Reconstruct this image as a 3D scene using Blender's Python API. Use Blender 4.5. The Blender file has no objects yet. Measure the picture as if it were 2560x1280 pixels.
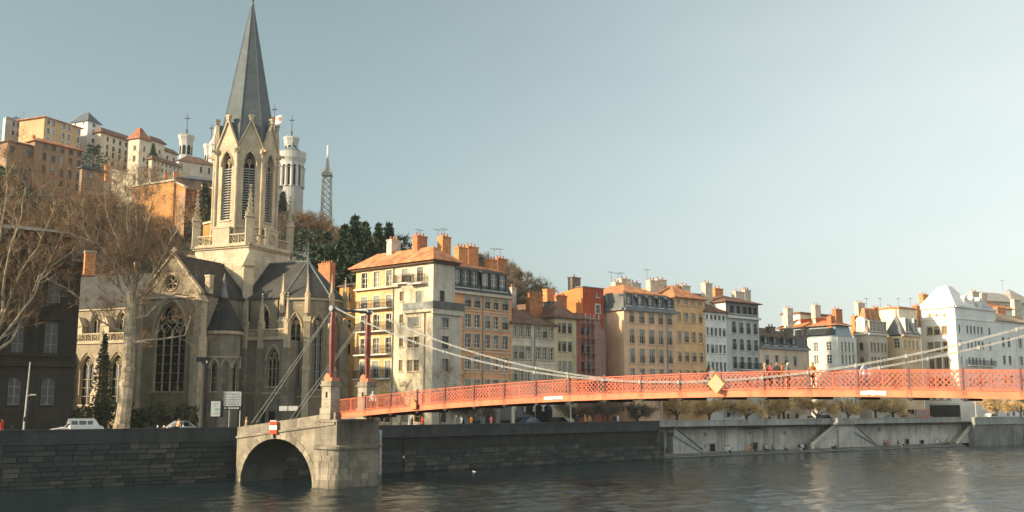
import bpy, bmesh, math, random
from mathutils import Vector, Matrix
from mathutils.geometry import tessellate_polygon
R = math.radians
rnd = random.Random(11)
sc = bpy.context.scene
col = sc.collection
# ---------------------------------------------------------------- camera
FOC, HC = 2550.0, 7.0
TH = math.atan(372 / FOC)
cam = bpy.data.cameras.new('camera'); camo = bpy.data.objects.new('camera', cam); col.objects.link(camo)
camo.location = (0, 0, HC); camo.rotation_euler = (R(90) + TH, 0, 0)
cam.sensor_width = 36; cam.lens = 36 * FOC / 2560; cam.clip_end = 5000; cam.clip_start = .5
sc.camera = camo
# ---------------------------------------------------------------- sky, sun, exposure
SUN_DIR = Vector((-.90, -.436, 0)).normalized(); SUN_EL = R(21)
world = bpy.data.worlds.new('World'); sc.world = world; world.use_nodes = True
nt = world.node_tree; N = nt.nodes; LK = nt.links
bg = N['Background']; sky = N.new('ShaderNodeTexSky'); sky.sky_type = 'NISHITA'; sky.sun_disc = False
sky.sun_elevation = SUN_EL; sky.sun_rotation = math.atan2(SUN_DIR.x, SUN_DIR.y)
sky.air_density = 1.0; sky.dust_density = 3.0; sky.ozone_density = 1.0; sky.altitude = 100
hs = N.new('ShaderNodeHueSaturation'); hs.inputs['Saturation'].default_value = .42; hs.inputs['Hue'].default_value = .475
LK.new(sky.outputs[0], hs.inputs['Color'])
tint = N.new('ShaderNodeMixRGB'); tint.blend_type = 'MULTIPLY'; tint.inputs[0].default_value = 1; tint.inputs[2].default_value = (1.42, 1.67, 1.64, 1); LK.new(hs.outputs[0], tint.inputs[1])
# thin bright veil of high haze filling the right hand half of the sky, fading upward and to the left, boosted out of view to light the river facades
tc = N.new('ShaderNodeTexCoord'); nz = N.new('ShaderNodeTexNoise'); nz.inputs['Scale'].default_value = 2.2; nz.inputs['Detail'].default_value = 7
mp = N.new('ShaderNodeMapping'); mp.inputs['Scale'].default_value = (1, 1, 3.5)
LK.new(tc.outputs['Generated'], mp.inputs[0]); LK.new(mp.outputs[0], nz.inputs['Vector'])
def mnode(op, a, b=None, c=None, tree=nt):
    m = tree.nodes.new('ShaderNodeMath'); m.operation = op
    for i, x in enumerate((a, b, c)):
        if x is None: continue
        if isinstance(x, (int, float)): m.inputs[i].default_value = x
        else: tree.links.new(x, m.inputs[i])
    return m.outputs[0]
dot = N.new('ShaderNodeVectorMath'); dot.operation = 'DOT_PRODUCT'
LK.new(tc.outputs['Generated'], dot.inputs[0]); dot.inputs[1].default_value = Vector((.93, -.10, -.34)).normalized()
def maprange(v, a, b, c, d, tree=nt, smooth=True):
    m = tree.nodes.new('ShaderNodeMapRange'); m.interpolation_type = 'SMOOTHSTEP' if smooth else 'LINEAR'
    tree.links.new(v, m.inputs[0])
    for i, x in enumerate((a, b, c, d)): m.inputs[i + 1].default_value = x
    return m.outputs[0]
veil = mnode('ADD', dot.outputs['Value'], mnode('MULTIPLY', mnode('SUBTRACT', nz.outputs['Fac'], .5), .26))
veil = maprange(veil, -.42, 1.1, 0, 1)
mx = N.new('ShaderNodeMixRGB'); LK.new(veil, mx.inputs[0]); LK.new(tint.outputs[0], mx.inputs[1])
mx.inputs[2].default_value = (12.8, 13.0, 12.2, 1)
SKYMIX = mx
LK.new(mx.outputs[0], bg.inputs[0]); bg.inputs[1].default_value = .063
sl = bpy.data.lights.new('sun', 'SUN'); so = bpy.data.objects.new('sun', sl); col.objects.link(so)
sl.energy = 5.0; sl.angle = R(.6); sl.color = (1.0, .76, .47)
so.rotation_euler = Vector((SUN_DIR.x * math.cos(SUN_EL), SUN_DIR.y * math.cos(SUN_EL), math.sin(SUN_EL))).to_track_quat('Z', 'Y').to_euler()
so.location = (-60, -20, 60)
vs = sc.view_settings; vs.view_transform = 'Standard'; vs.look = 'None'; vs.exposure = 0.63; vs.gamma = 1.0
# ---------------------------------------------------------------- sight lines (photo pixel -> place)
cT, sT = math.cos(TH), math.sin(TH)
def ray(px, py):
    u, v = (px - 1280) / FOC, (640 - py) / FOC
    return Vector((u, cT - v * sT, sT + v * cT))
def atY(px, py, Y):
    d = ray(px, py); t = Y / d.y; return Vector((d.x * t, Y, HC + d.z * t))
def atZ(px, py, z):
    d = ray(px, py); t = (z - HC) / d.z; return Vector((d.x * t, d.y * t, z))
def frame(x, y, ang, z=0):
    return Matrix.Translation((x, y, z)) @ Matrix.Rotation(ang, 4, 'Z')
def onplane(M, px, py, y=0.0):
    """local (x, z) of a sight line on the vertical plane y=const of frame M"""
    Mi = M.inverted(); o = Mi @ Vector((0, 0, HC)); d = Mi.to_3x3() @ ray(px, py)
    t = (y - o.y) / d.y
    return o.x + d.x * t, o.z + d.z * t
def hit(P, ang, px, py=900):
    return onplane(frame(P[0], P[1], ang), px, py)[0]
# ---------------------------------------------------------------- materials
MATS = {}
def mat(name, c, rough=.85, var=.12, scale=.7, bump=0.0, bscale=8, streak=0.0, course=0.0, metal=0.0, spec=.3, c2=None, joint=.62, vscale=None):
    if name in MATS: return MATS[name]
    m = bpy.data.materials.new(name); m.use_nodes = True; t = m.node_tree; n = t.nodes; l = t.links
    p = n['Principled BSDF']; p.inputs['Roughness'].default_value = rough; p.inputs['Metallic'].default_value = metal
    p.inputs['Specular IOR Level'].default_value = spec
    co = n.new('ShaderNodeTexCoord').outputs['Object']
    oi = n.new('ShaderNodeObjectInfo')
    def noise(sca, det=4, vec=co):
        k = n.new('ShaderNodeTexNoise'); k.inputs['Scale'].default_value = sca; k.inputs['Detail'].default_value = det; k.inputs['Roughness'].default_value = .6
        l.new(vec, k.inputs['Vector']); return k.outputs['Fac']
    def mixc(f, a, b, mode='MIX'):
        k = n.new('ShaderNodeMixRGB'); k.blend_type = mode
        for i, x in enumerate((f, a, b)):
            if isinstance(x, (int, float)): k.inputs[i].default_value = x
            elif isinstance(x, tuple): k.inputs[i].default_value = (*x[:3], 1)
            else: l.new(x, k.inputs[i])
        return k.outputs[0]
    lo = tuple(max(0, x * (1 - var * 1.6)) for x in c); hi = tuple(min(1, x * (1 + var)) for x in (c2 or c))
    f = maprange(noise(scale), .3, .7, 0, 1, t)
    cc = mixc(f, lo, hi)
    cc = mixc(mnode('MULTIPLY', mnode('SUBTRACT', oi.outputs['Random'], .5, tree=t), 0.0, tree=t), cc, (0, 0, 0)) if False else cc
    fine = maprange(noise(scale * 9, 3), .3, .7, 0, 1, t)
    cc = mixc(.5 * min(1, var * 2.2), cc, mixc(fine, tuple(x * .72 for x in c), hi))
    if streak:
        mpn = n.new('ShaderNodeMapping'); mpn.inputs['Scale'].default_value = (1.6, 1.6, .16); l.new(co, mpn.inputs[0])
        sf = maprange(noise(1.0, 5, mpn.outputs[0]), .48, .74, 0, streak, t)
        cc = mixc(sf, cc, tuple(x * .34 for x in c))
    h = None
    if course:
        sx = n.new('ShaderNodeSeparateXYZ'); l.new(co, sx.inputs[0])
        zz = mnode('DIVIDE', sx.outputs[2], course, tree=t)
        fr = mnode('FRACT', zz, tree=t); row = mnode('FLOOR', zz, tree=t)
        jn = mnode('LESS_THAN', fr, .09, tree=t)
        al = mnode('ADD', mnode('ADD', sx.outputs[0], sx.outputs[1], tree=t), mnode('MULTIPLY', row, course * 1.37, tree=t), tree=t)
        ff = mnode('FRACT', mnode('DIVIDE', al, course * 2.1, tree=t), tree=t)
        jn = mnode('MAXIMUM', jn, mnode('LESS_THAN', ff, .05, tree=t), tree=t)
        wn = n.new('ShaderNodeTexWhiteNoise'); wn.noise_dimensions = '2D'
        cb = n.new('ShaderNodeCombineXYZ'); l.new(row, cb.inputs[0]); l.new(mnode('FLOOR', mnode('DIVIDE', al, course * 2.1, tree=t), tree=t), cb.inputs[1])
        l.new(cb.outputs[0], wn.inputs['Vector'])
        cc = mixc(maprange(wn.outputs['Value'], 0, 1, 0, .30, t, False), cc, tuple(x * .55 for x in c))
        cc = mixc(mnode('MULTIPLY', jn, .75, tree=t), cc, tuple(x * joint for x in c))
        h = mnode('SUBTRACT', 1.0, jn, tree=t)
    l.new(cc, p.inputs['Base Color'])
    if bump:
        b = n.new('ShaderNodeBump'); b.inputs['Strength'].default_value = min(1, bump); b.inputs['Distance'].default_value = .06
        hb = noise(bscale, 5)
        if h is not None: hb = mnode('ADD', mnode('MULTIPLY', hb, .5, tree=t), mnode('MULTIPLY', h, .5, tree=t), tree=t)
        l.new(hb, b.inputs['Height']); l.new(b.outputs[0], p.inputs['Normal'])
    MATS[name] = m; return m
def glassmat(name, c, rough=.08, spec=.6):
    if name in MATS: return MATS[name]
    m = mat(name, c, rough, .25, 1.2, spec=spec); return m
# ---------------------------------------------------------------- mesh builder
class MB:
    def __init__(s, M=None):
        s.v = []; s.f = []; s.m = []; s.M = M; s.k = 0
    def p(s, x, y, z):
        q = Vector((x, y, z)); q = s.M @ q if s.M else q
        s.v.append(q); return len(s.v) - 1
    def face(s, pts):
        i = [s.p(*q) for q in pts]; s.f.append(i); s.m.append(s.k)
    def fi(s, idx): s.f.append(list(idx)); s.m.append(s.k)
    def box(s, x0, x1, y0, y1, z0, z1, tx=0, ty=0):
        a = [s.p(*q) for q in ((x0, y0, z0), (x1, y0, z0), (x1, y1, z0), (x0, y1, z0), (x0 + tx, y0 + ty, z1), (x1 - tx, y0 + ty, z1), (x1 - tx, y1 - ty, z1), (x0 + tx, y1 - ty, z1))]
        for q in ((3, 2, 1, 0), (4, 5, 6, 7), (0, 1, 5, 4), (1, 2, 6, 5), (2, 3, 7, 6), (3, 0, 4, 7)): s.fi([a[j] for j in q])
        return s
    def prism(s, poly, y0, y1):
        """(x,z) polygon extruded along local y"""
        n = len(poly); a = [s.p(x, y0, z) for x, z in poly]; b = [s.p(x, y1, z) for x, z in poly]
        s.fi(a); s.fi(b[::-1])
        for i in range(n): s.fi((a[i], b[i], b[(i + 1) % n], a[(i + 1) % n]))
        return s
    def vprism(s, poly, z0, z1, poly2=None, cap=True):
        n = len(poly); q = poly2 or poly
        a = [s.p(x, y, z0) for x, y in poly]; b = [s.p(x, y, z1) for x, y in q]
        if cap: s.fi(a[::-1]); s.fi(b)
        for i in range(n): s.fi((a[i], a[(i + 1) % n], b[(i + 1) % n], b[i]))
        return s
    def cone(s, poly, z0, apex):
        n = len(poly); a = [s.p(x, y, z0) for x, y in poly]; t = s.p(*apex)
        for i in range(n): s.fi((a[i], a[(i + 1) % n], t))
        return s
    def tube(s, p0, p1, r0, r1=None, n=6, cap=True):
        p0, p1 = Vector(p0), Vector(p1); r1 = r0 if r1 is None else r1
        d = (p1 - p0)
        if d.length < 1e-6: return s
        d.normalize(); a = d.cross(Vector((0, 0, 1)) if abs(d.z) < .95 else Vector((1, 0, 0))).normalized(); b = d.cross(a)
        A = []; Bq = []
        for i in range(n):
            w = 2 * math.pi * i / n; o = a * math.cos(w) + b * math.sin(w)
            A.append(s.p(*(p0 + o * r0))); Bq.append(s.p(*(p1 + o * r1)))
        for i in range(n): s.fi((A[i], A[(i + 1) % n], Bq[(i + 1) % n], Bq[i]))
        if cap and n > 2: s.fi(A[::-1]); s.fi(Bq)
        return s
    def path(s, pts, rr, n=6):
        for i in range(len(pts) - 1):
            s.tube(pts[i], pts[i + 1], rr[i] if isinstance(rr, (list, tuple)) else rr, rr[i + 1] if isinstance(rr, (list, tuple)) else rr, n, False)
        return s
    def lathe(s, cx, cy, prof, n=12, a0=0.0):
        rings = []
        for r, z in prof: rings.append([s.p(cx + r * math.cos(a0 + 2 * math.pi * i / n), cy + r * math.sin(a0 + 2 * math.pi * i / n), z) for i in range(n)])
        for A, Bq in zip(rings, rings[1:]):
            for i in range(n): s.fi((A[i], A[(i + 1) % n], Bq[(i + 1) % n], Bq[i]))
        s.fi(rings[0][::-1]); s.fi(rings[-1]); return s
    def wall(s, x0, x1, z0, z1, holes=(), depth=.22, y=0.0):
        xs = sorted({x0, x1, *[min(max(h[i], x0), x1) for h in holes for i in (0, 1)]}); zs = sorted({z0, z1, *[min(max(h[i], z0), z1) for h in holes for i in (2, 3)]})
        for a, b in zip(xs, xs[1:]):
            run = None
            for c, d in zip(zs, zs[1:]):
                mxx, mz = (a + b) / 2, (c + d) / 2
                if any(h[0] < mxx < h[1] and h[2] < mz < h[3] for h in holes):
                    if run: s.face([(a, y, run[0]), (b, y, run[0]), (b, y, run[1]), (a, y, run[1])]); run = None
                else: run = (run[0], d) if run else (c, d)
            if run: s.face([(a, y, run[0]), (b, y, run[0]), (b, y, run[1]), (a, y, run[1])])
        for h in holes:
            a, b, c, d = h[:4]; e = y + depth
            s.face([(a, y, c), (b, y, c), (b, e, c), (a, e, c)]); s.face([(a, y, d), (a, e, d), (b, e, d), (b, y, d)])
            s.face([(a, y, c), (a, e, c), (a, e, d), (a, y, d)]); s.face([(b, y, c), (b, y, d), (b, e, d), (b, e, c)])
        return s
    def polywall(s, outer, holes=(), depth=.5, y=0.0):
        polys = [[Vector((x, z, 0)) for x, z in outer]] + [[Vector((x, z, 0)) for x, z in h] for h in holes]
        flat = [q for pl in polys for q in pl]
        base = [s.p(q.x, y, q.y) for q in flat]
        for t in tessellate_polygon(polys): s.fi([base[i] for i in t])
        for h in holes:
            n = len(h)
            for i in range(n):
                (xa, za), (xb, zb) = h[i], h[(i + 1) % n]
                s.face([(xa, y, za), (xb, y, zb), (xb, y + depth, zb), (xa, y + depth, za)])
        return s
    def mesh(s, name, mats, org=Vector((0, 0, 0)), smooth=False, fixn=True):
        me = bpy.data.meshes.new(name); me.from_pydata([v - org for v in s.v], [], s.f)
        for m_ in (mats if isinstance(mats, (list, tuple)) else [mats]): me.materials.append(m_)
        if any(s.m): me.polygons.foreach_set('material_index', s.m)
        if smooth: me.polygons.foreach_set('use_smooth', [True] * len(me.polygons))
        if fixn and len(s.f) < 6000:
            b = bmesh.new(); b.from_mesh(me); bmesh.ops.recalc_face_normals(b, faces=b.faces); b.to_mesh(me); b.free()
        me.update(); return me
    def build(s, name, mats, parent=None, org=None, smooth=False, fixn=True):
        o_ = Vector(org) if org is not None else (WLOC[parent.name].copy() if parent is not None else Vector((0, 0, 0)))
        me = s.mesh(name, mats, o_, smooth, fixn)
        return link(name, me, parent, o_)
WLOC = {}
def link(name, me, parent=None, wloc=(0, 0, 0), rz=0.0, scale=None):
    o = bpy.data.objects.new(name, me); col.objects.link(o); wl = Vector(wloc); WLOC[o.name] = wl
    if parent is not None: o.parent = parent; o.location = wl - WLOC[parent.name]
    else: o.location = wl
    o.rotation_euler = (0, 0, rz)
    if scale: o.scale = scale
    return o
def sub(name, me, parent):           # sub-part sharing its parent's local frame
    o = bpy.data.objects.new(name, me); col.objects.link(o); o.parent = parent; WLOC[o.name] = WLOC[parent.name]; return o
def tag(o, label, cat, group=None):
    o['label'] = label; o['category'] = cat
    if group: o['group'] = group
    return o
def thing(name, label, cat, loc, group=None, rz=0.0):
    o = bpy.data.objects.new(name, None); col.objects.link(o); o.empty_display_size = .5; o.location = loc; o.rotation_euler = (0, 0, rz); WLOC[o.name] = Vector(loc)
    return tag(o, label, cat, group)
def struct(o, kind='structure'): o['kind'] = kind; return o
def copytree(src, loc, rz=0.0, label=None, scale=None):
    o = src.copy(); col.objects.link(o); o.location = loc; o.rotation_euler = (0, 0, rz); WLOC[o.name] = Vector(loc)
    if label: o['label'] = label
    if scale: o.scale = (scale,) * 3
    for ch in src.children:
        c = ch.copy(); col.objects.link(c); c.parent = o
        for g in ch.children:
            d = g.copy(); col.objects.link(d); d.parent = c
    return o
def ngon(r, n, a0=0.0, cx=0, cy=0): return [(cx + r * math.cos(a0 + 2 * math.pi * i / n), cy + r * math.sin(a0 + 2 * math.pi * i / n)) for i in range(n)]
def lerp(a, b, t): return a + (b - a) * t
def curve(tab, x):
    if x <= tab[0][0]: return tab[0][1]
    for (a, b), (c, d) in zip(tab, tab[1:]):
        if x <= c: return lerp(b, d, (x - a) / (c - a))
    return tab[-1][1]
# ================================================================ SETTING
GZ = 3.95                                   # level of the quay street
# ---- river
wm = bpy.data.materials.new('river_water'); wm.use_nodes = True; t = wm.node_tree; n = t.nodes; l = t.links
p = n['Principled BSDF']; p.inputs['Base Color'].default_value = (.010, .022, .028, 1); p.inputs['Roughness'].default_value = .07; p.inputs['IOR'].default_value = 1.33
p.inputs['Specular IOR Level'].default_value = .5
tcw = n.new('ShaderNodeTexCoord'); hsum = None
for sx, sy, rz, scl, amp in ((1, .6, .2, 1.6, .5), (1, .8, .9, 4.5, .22), (1, .9, .4, 11, .08)):
    mpw = n.new('ShaderNodeMapping'); mpw.inputs['Rotation'].default_value = (0, 0, -rz); mpw.inputs['Scale'].default_value = (sx * .6, sy * 2.0, 1); l.new(tcw.outputs['Object'], mpw.inputs[0])
    k = n.new('ShaderNodeTexNoise'); k.inputs['Scale'].default_value = scl; k.inputs['Detail'].default_value = 3; l.new(mpw.outputs[0], k.inputs['Vector'])
    q = mnode('MULTIPLY', k.outputs['Fac'], amp, tree=t); hsum = q if hsum is None else mnode('ADD', hsum, q, tree=t)
b = n.new('ShaderNodeBump'); b.inputs['Strength'].default_value = .4; b.inputs['Distance'].default_value = .22; l.new(hsum, b.inputs['Height']); l.new(b.outputs[0], p.inputs['Normal'])
import numpy as np
rng_ = np.random.default_rng(4)
xs_w = np.concatenate(([-500, -250, -120], np.linspace(-62, 118, 460), [200, 400, 900])); ys_w = np.concatenate(([-120, -20, 30], np.linspace(50, 196, 380), [280, 500, 900]))
GX, GY = np.meshgrid(xs_w, ys_w); HW = np.zeros_like(GX)
for _ in range(46):
    lam = 0.75 * 5.0 ** rng_.random(); th = rng_.normal(-.95, .55); k_ = 2 * np.pi / lam; HW += .0044 * lam ** .75 * np.sin(k_ * (GX * np.cos(th) + GY * np.sin(th)) + rng_.random() * 6.28)
HW *= np.clip(.75 + .5 * np.sin(GX * .05 + GY * .083 + 1.0) * np.sin(GX * .031 - GY * .06), .25, 1.2); HW[(GX < -61) | (GX > 117) | (GY < 51) | (GY > 195)] = 0
ny_, nx_ = GX.shape; me = bpy.data.meshes.new('river'); vv = np.stack([GX.ravel(), GY.ravel(), HW.ravel()], 1)
ii = np.arange(ny_ * nx_).reshape(ny_, nx_); ff = np.stack([ii[:-1, :-1], ii[:-1, 1:], ii[1:, 1:], ii[1:, :-1]], -1).reshape(-1, 4)
me.from_pydata(vv.tolist(), [], ff.tolist()); me.polygons.foreach_set('use_smooth', [True] * len(me.polygons)); me.materials.append(wm); struct(link('river', me))
mb = MB(); mb.face([(-500, -120, -2.5), (900, -120, -2.5), (900, 900, -2.5), (-500, 900, -2.5)])
struct(mb.build('river_bed', mat('mud', (.06, .06, .05))))
# ---- quay line
QL = [Vector(q) for q in ((-110, 41), (-42.5, 86.6), (-25.6, 98.0), (-13.5, 106.4), (19.4, 136.05), (79.7, 178.0), (300, 331.5))]
asph = mat('asphalt', (.055, .055, .055), .9, .2, .5, .2, 20)
mb = MB(); gl = [mb.p(q.x - .3, q.y + .4, GZ) for q in QL] + [mb.p(1000, 819, GZ)]; gl = [mb.p(-900, -492, GZ)] + gl
gb_ = [mb.p(-900, 1300, GZ)] + [mb.p(q.x - 200, 1300, GZ) for q in QL] + [mb.p(1000, 1300, GZ)]
for i in range(len(gl) - 1): mb.fi((gl[i], gl[i + 1], gb_[i + 1], gb_[i]))
struct(mb.build('quay_street', asph, fixn=False))
# pavement strip behind the parapet
pv = mat('pavement', (.22, .21, .19), .9, .15, .8, .1, 12)
mb = MB()
for a, b_ in zip(QL, QL[1:]):
    d = (b_ - a).normalized(); nn = Vector((-d.y, d.x)); c1, c2 = a + nn * .9, b_ + nn * .9; e1, e2 = a + nn * 4.2, b_ + nn * 4.2
    mb.face([(*c1, GZ + .12), (*c2, GZ + .12), (*e2, GZ + .12), (*e1, GZ + .12)]); mb.face([(*e1, GZ + .12), (*e2, GZ + .12), (*e2, GZ - .05), (*e1, GZ - .05)])
struct(mb.build('pavement', pv, fixn=False))
mb = MB()
for i, (a, b_) in enumerate(zip(QL, QL[1:])):
    d = (b_ - a).normalized(); nn = Vector((-d.y, d.x)); L = (b_ - a).length; s_ = 1.0
    while s_ + 1.6 < L:
        for off in (8.0,):
            q = a + d * s_ + nn * off; mb.face([(*(q), GZ + .005), (*(q + d * 1.6), GZ + .005), (*(q + d * 1.6 + nn * .12), GZ + .005), (*(q + nn * .12), GZ + .005)])
        s_ += 4.2
struct(mb.build('road_marking', mat('road_paint', (.7, .7, .68), .7, .15, 3), fixn=False))
# ---- hill
HILL = [(-900, 545), (-300, 520), (0, 500), (200, 505), (450, 520), (560, 535), (700, 552), (780, 562), (860, 595), (1000, 640), (1140, 690), (1280, 738), (1360, 780), (1480, 880), (1650, 975), (1900, 1008), (4000, 1010)]
HTAB = [((px - 1280) / FOC, (atY(px, py, 300).z)) for px, py in HILL]
def sstep(a, b, x):
    t = min(1, max(0, (x - a) / (b - a))); return t * t * (3 - 2 * t)
HPROF = [(148, 0), (162, .26), (188, .52), (215, .72), (255, .9), (300, 1.0)]
def hz(x, y):
    zr = max(GZ, curve(HTAB, x / max(y, 60) * .99)); n_ = .9 * math.sin(x * .13 + y * .07) + .6 * math.sin(x * .31 - y * .19)
    f = curve(HPROF, y)
    return GZ - .4 + (zr - GZ) * f * (1 - .35 * sstep(360, 700, y)) + n_ * sstep(160, 200, y)
mb = MB(); nx, ny = 90, 60; idx = []
for j in range(ny + 1):
    y = 148 + 552 * (j / ny) ** 1.5
    idx.append([mb.p(-330 + 366 * i / nx, y, hz(-330 + 366 * i / nx, y)) for i in range(nx + 1)])
for j in range(ny):
    for i in range(nx): mb.fi((idx[j][i], idx[j][i + 1], idx[j + 1][i + 1], idx[j + 1][i]))
struct(mb.build('hillside', mat('hill_ground', (.06, .052, .034), .95, .4, .12, .4, 2, c2=(.09, .075, .045)), smooth=True, fixn=False))
# ---- quay walls
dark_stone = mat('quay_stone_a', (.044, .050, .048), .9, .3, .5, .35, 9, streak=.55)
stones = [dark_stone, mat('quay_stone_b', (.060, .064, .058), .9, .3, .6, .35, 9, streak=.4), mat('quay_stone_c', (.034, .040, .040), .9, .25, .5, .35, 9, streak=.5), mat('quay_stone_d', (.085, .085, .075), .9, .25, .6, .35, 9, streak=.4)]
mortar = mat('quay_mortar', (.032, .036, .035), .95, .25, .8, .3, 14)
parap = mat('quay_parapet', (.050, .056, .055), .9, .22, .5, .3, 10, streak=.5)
render_wall = mat('quay_render', (.50, .488, .45), .92, .28, .28, .3, 6, streak=.85)
parap_r = mat('quay_parapet_grey', (.33, .335, .315), .92, .2, .4, .25, 8, streak=.6)
def block_mesh(name, m, seed):
    r = random.Random(seed); b = MB()
    j = lambda a: r.uniform(-a, a)
    f = [b.p(x + j(.02), -.5 + j(.12), z + j(.04)) for x, z in ((-.47, -.44), (.47, -.44), (.47, .44), (-.47, .44))]
    k = [b.p(x, .5, z) for x, z in ((-.5, -.5), (.5, -.5), (.5, .5), (-.5, .5))]
    mid = [b.p(x + j(.008), -.25, z + j(.02)) for x, z in ((-.492, -.475), (.492, -.475), (.492, .475), (-.492, .475))]
    b.fi(f)
    for i in range(4):
        b.fi((mid[i], mid[(i + 1) % 4], f[(i + 1) % 4], f[i])); b.fi((k[i], k[(i + 1) % 4], mid[(i + 1) % 4], mid[i]))
    return b.mesh(name, m)
BLK = [block_mesh('stone', stones[[0, 1, 2, 0, 2, 1, 3][i]], i) for i in range(7)]
def lay_stones(parent, M, x0, x1, z0, z1, ch, cw, rng, d=.24, wts=(0, 0, 1, 2, 2, 3, 4, 5, 6), blk=None, limit=300, batter=0.0):
    ang = math.atan2(M[1][0], M[0][0]); cnt = 0; rows = max(1, round((z1 - z0) / ch)); hs_ = [rng.uniform(.7, 1.3) for _ in range(rows)]; k_ = (z1 - z0) / sum(hs_); za = z0
    for r_ in range(rows):
        x = x0 - rng.uniform(0, cw * .6); h = hs_[r_] * k_
        while x < x1 - .05:
            w = cw * rng.uniform(.55, 1.6); xa, xb = max(x, x0), min(x + w, x1); x += w
            if xb - xa < .15 or cnt >= limit: continue
            q = M @ Vector(((xa + xb) / 2, -.02 + rng.uniform(-.02, .025) - batter * (1 - (r_ + .5) / rows), za + .5 * h))
            o = link('stone', (blk or BLK)[rng.choice(wts)], parent, q, ang, (xb - xa - .004, d, h - .004)); cnt += 1
        za += h
    return cnt
def quay_frame(i): a, b_ = QL[i], QL[i + 1]; return frame(a.x, a.y, math.atan2(b_.y - a.y, b_.x - a.x)), (b_ - a).length
rq = random.Random(5)
def quay(name, label, segs, stone=True, top=4.9, pm=parap, wmat=mortar, back=0.0, zs=3.62):
    root = thing(name, label, 'quay wall', (*QL[segs[0]], 0)); n_left = 300
    core, pp, cp, st = MB(), MB(), MB(), MB()
    for i in segs:
        M, L = quay_frame(i); core.M = pp.M = cp.M = st.M = M; y = back
        core.box(-.05, L, y + .1, y + 1.3, -2.4, zs); st.box(0, L, y - .16, y + .5, zs, zs + .22)
        pp.box(0, L, y, y + .5, zs + .22, top - .14)
        x = 0
        while x < L:
            w = min(1.9, L - x); cp.box(x + .006, x + w - .006, y - .07, y + .58, top - .14 + rq.uniform(-.008, .008), top + rq.uniform(-.01, .012)); x += 1.9
        if stone and n_left > 0:
            x0 = 0 if i else 79
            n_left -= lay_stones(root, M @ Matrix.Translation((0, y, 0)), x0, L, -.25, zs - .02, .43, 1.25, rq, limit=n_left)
    core.build('wall_core', wmat, root); st.build('string_course', pm, root); pp.build('parapet', pm, root); cp.build('coping', pm, root)
    return root
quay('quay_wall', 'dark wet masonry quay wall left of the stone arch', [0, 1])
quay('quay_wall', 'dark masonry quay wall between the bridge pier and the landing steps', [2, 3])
qr = quay('quay_wall', 'pale stained quay wall with diagonal stairs above the landing steps', [4], False, pm=parap_r, wmat=render_wall, back=2.4)
qd = quay('quay_wall', 'dark quay wall at the far right beyond the last stair', [5], False, pm=parap_r, wmat=mat('quay_far', (.20, .20, .19), .92, .3, .3, .3, 5, streak=.8))
# landing steps and stairs along the pale wall
M4, L4 = quay_frame(4); stepm = mat('step_stone', (.34, .33, .30), .9, .2, .6, .2, 8); stepd = mat('step_riser', (.11, .115, .11), .9, .25, .8, .2, 8)
steps = thing('landing_steps', 'low stone landing steps along the water where people sit', 'steps', (*QL[4], 0))
for k, (y0, z1) in enumerate(((.2, .16), (.75, .34), (1.3, .52))):
    mb = MB(M4); x = .6
    while x < L4 - 3:
        w = min(2.4, L4 - 3 - x); mb.box(x + .01, x + w - .01, y0 - .04, 2.6, -.4 if k == 0 else z1 - .19, z1 - .05); x += 2.4
    mb.build('riser', stepd, steps)
    mb = MB(M4); mb.box(.5, L4 - 2.9, y0 - .09, 2.62, z1 - .05, z1); mb.build('tread', stepm, steps)
qs = thing('corner_pier', 'projecting masonry end of the dark wall beside the landing steps', 'pier', (*QL[4], 0))
mb = MB(M4); mb.box(-.6, .75, .15, 2.9, -1, 3.5); mb.build('pier_core', mortar, qs)
lay_stones(qs, M4 @ Matrix.Translation((0, .1, 0)), -.6, .78, -.2, 3.4, .42, .8, rq)
lit_cop = mat('stair_coping_sunlit', (.68, .60, .46), .85, .12, .8)  # sunlight on the lit stairs' copings put into this paler, warmer colour
def wallstair(px_t, py_t, px_b, py_b, label, lit, w=1.15):
    xt, zt = onplane(M4, px_t, py_t, 1.2); xb, zb = onplane(M4, px_b, py_b, 1.2)
    root = thing('quay_stair', label, 'stairs', M4 @ Vector((xb, 1.2, .5)))
    mb = MB(M4); mb.prism([(xt, .52), (xb, .52), (xb, max(zb - .9, .6)), (xt, zt - .95)], 1.22, 2.38); mb.build('stair_flight', render_wall, root)
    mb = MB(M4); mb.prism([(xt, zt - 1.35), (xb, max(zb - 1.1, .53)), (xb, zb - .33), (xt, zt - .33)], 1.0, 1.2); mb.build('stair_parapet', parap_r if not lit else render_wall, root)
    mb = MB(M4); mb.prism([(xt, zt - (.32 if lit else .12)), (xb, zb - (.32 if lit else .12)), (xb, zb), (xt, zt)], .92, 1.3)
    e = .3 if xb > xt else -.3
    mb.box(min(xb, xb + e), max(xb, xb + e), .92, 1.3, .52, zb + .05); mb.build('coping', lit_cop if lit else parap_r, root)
    # visible steps
    k = 10; mb = MB(M4)
    for i in range(k):
        xa, xc = lerp(xt, xb, i / k), lerp(xt, xb, (i + 1) / k); z = lerp(zt - .9, .6, (i + 1) / k); mb.box(min(xa, xc), max(xa, xc), 1.23, 2.37, z - .3, z + .1)
    mb.build('tread', stepm, root)
wallstair(1682, 1063, 1752, 1120, 'dark stone stair descending along the pale wall beside the dark masonry', False)
wallstair(2092, 1052, 2030, 1106, 'pale sunlit stair with sloping coping left of the stair landing', True)
wallstair(2132, 1058, 2192, 1113, 'grey stair descending to the right from the stair landing', False)
wallstair(2436, 1045, 2392, 1103, 'pale sunlit stair near the far right end of the landing', True)
xa, _ = onplane(M4, 2092, 1052, 1.2); xb, _ = onplane(M4, 2132, 1058, 1.2)
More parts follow.
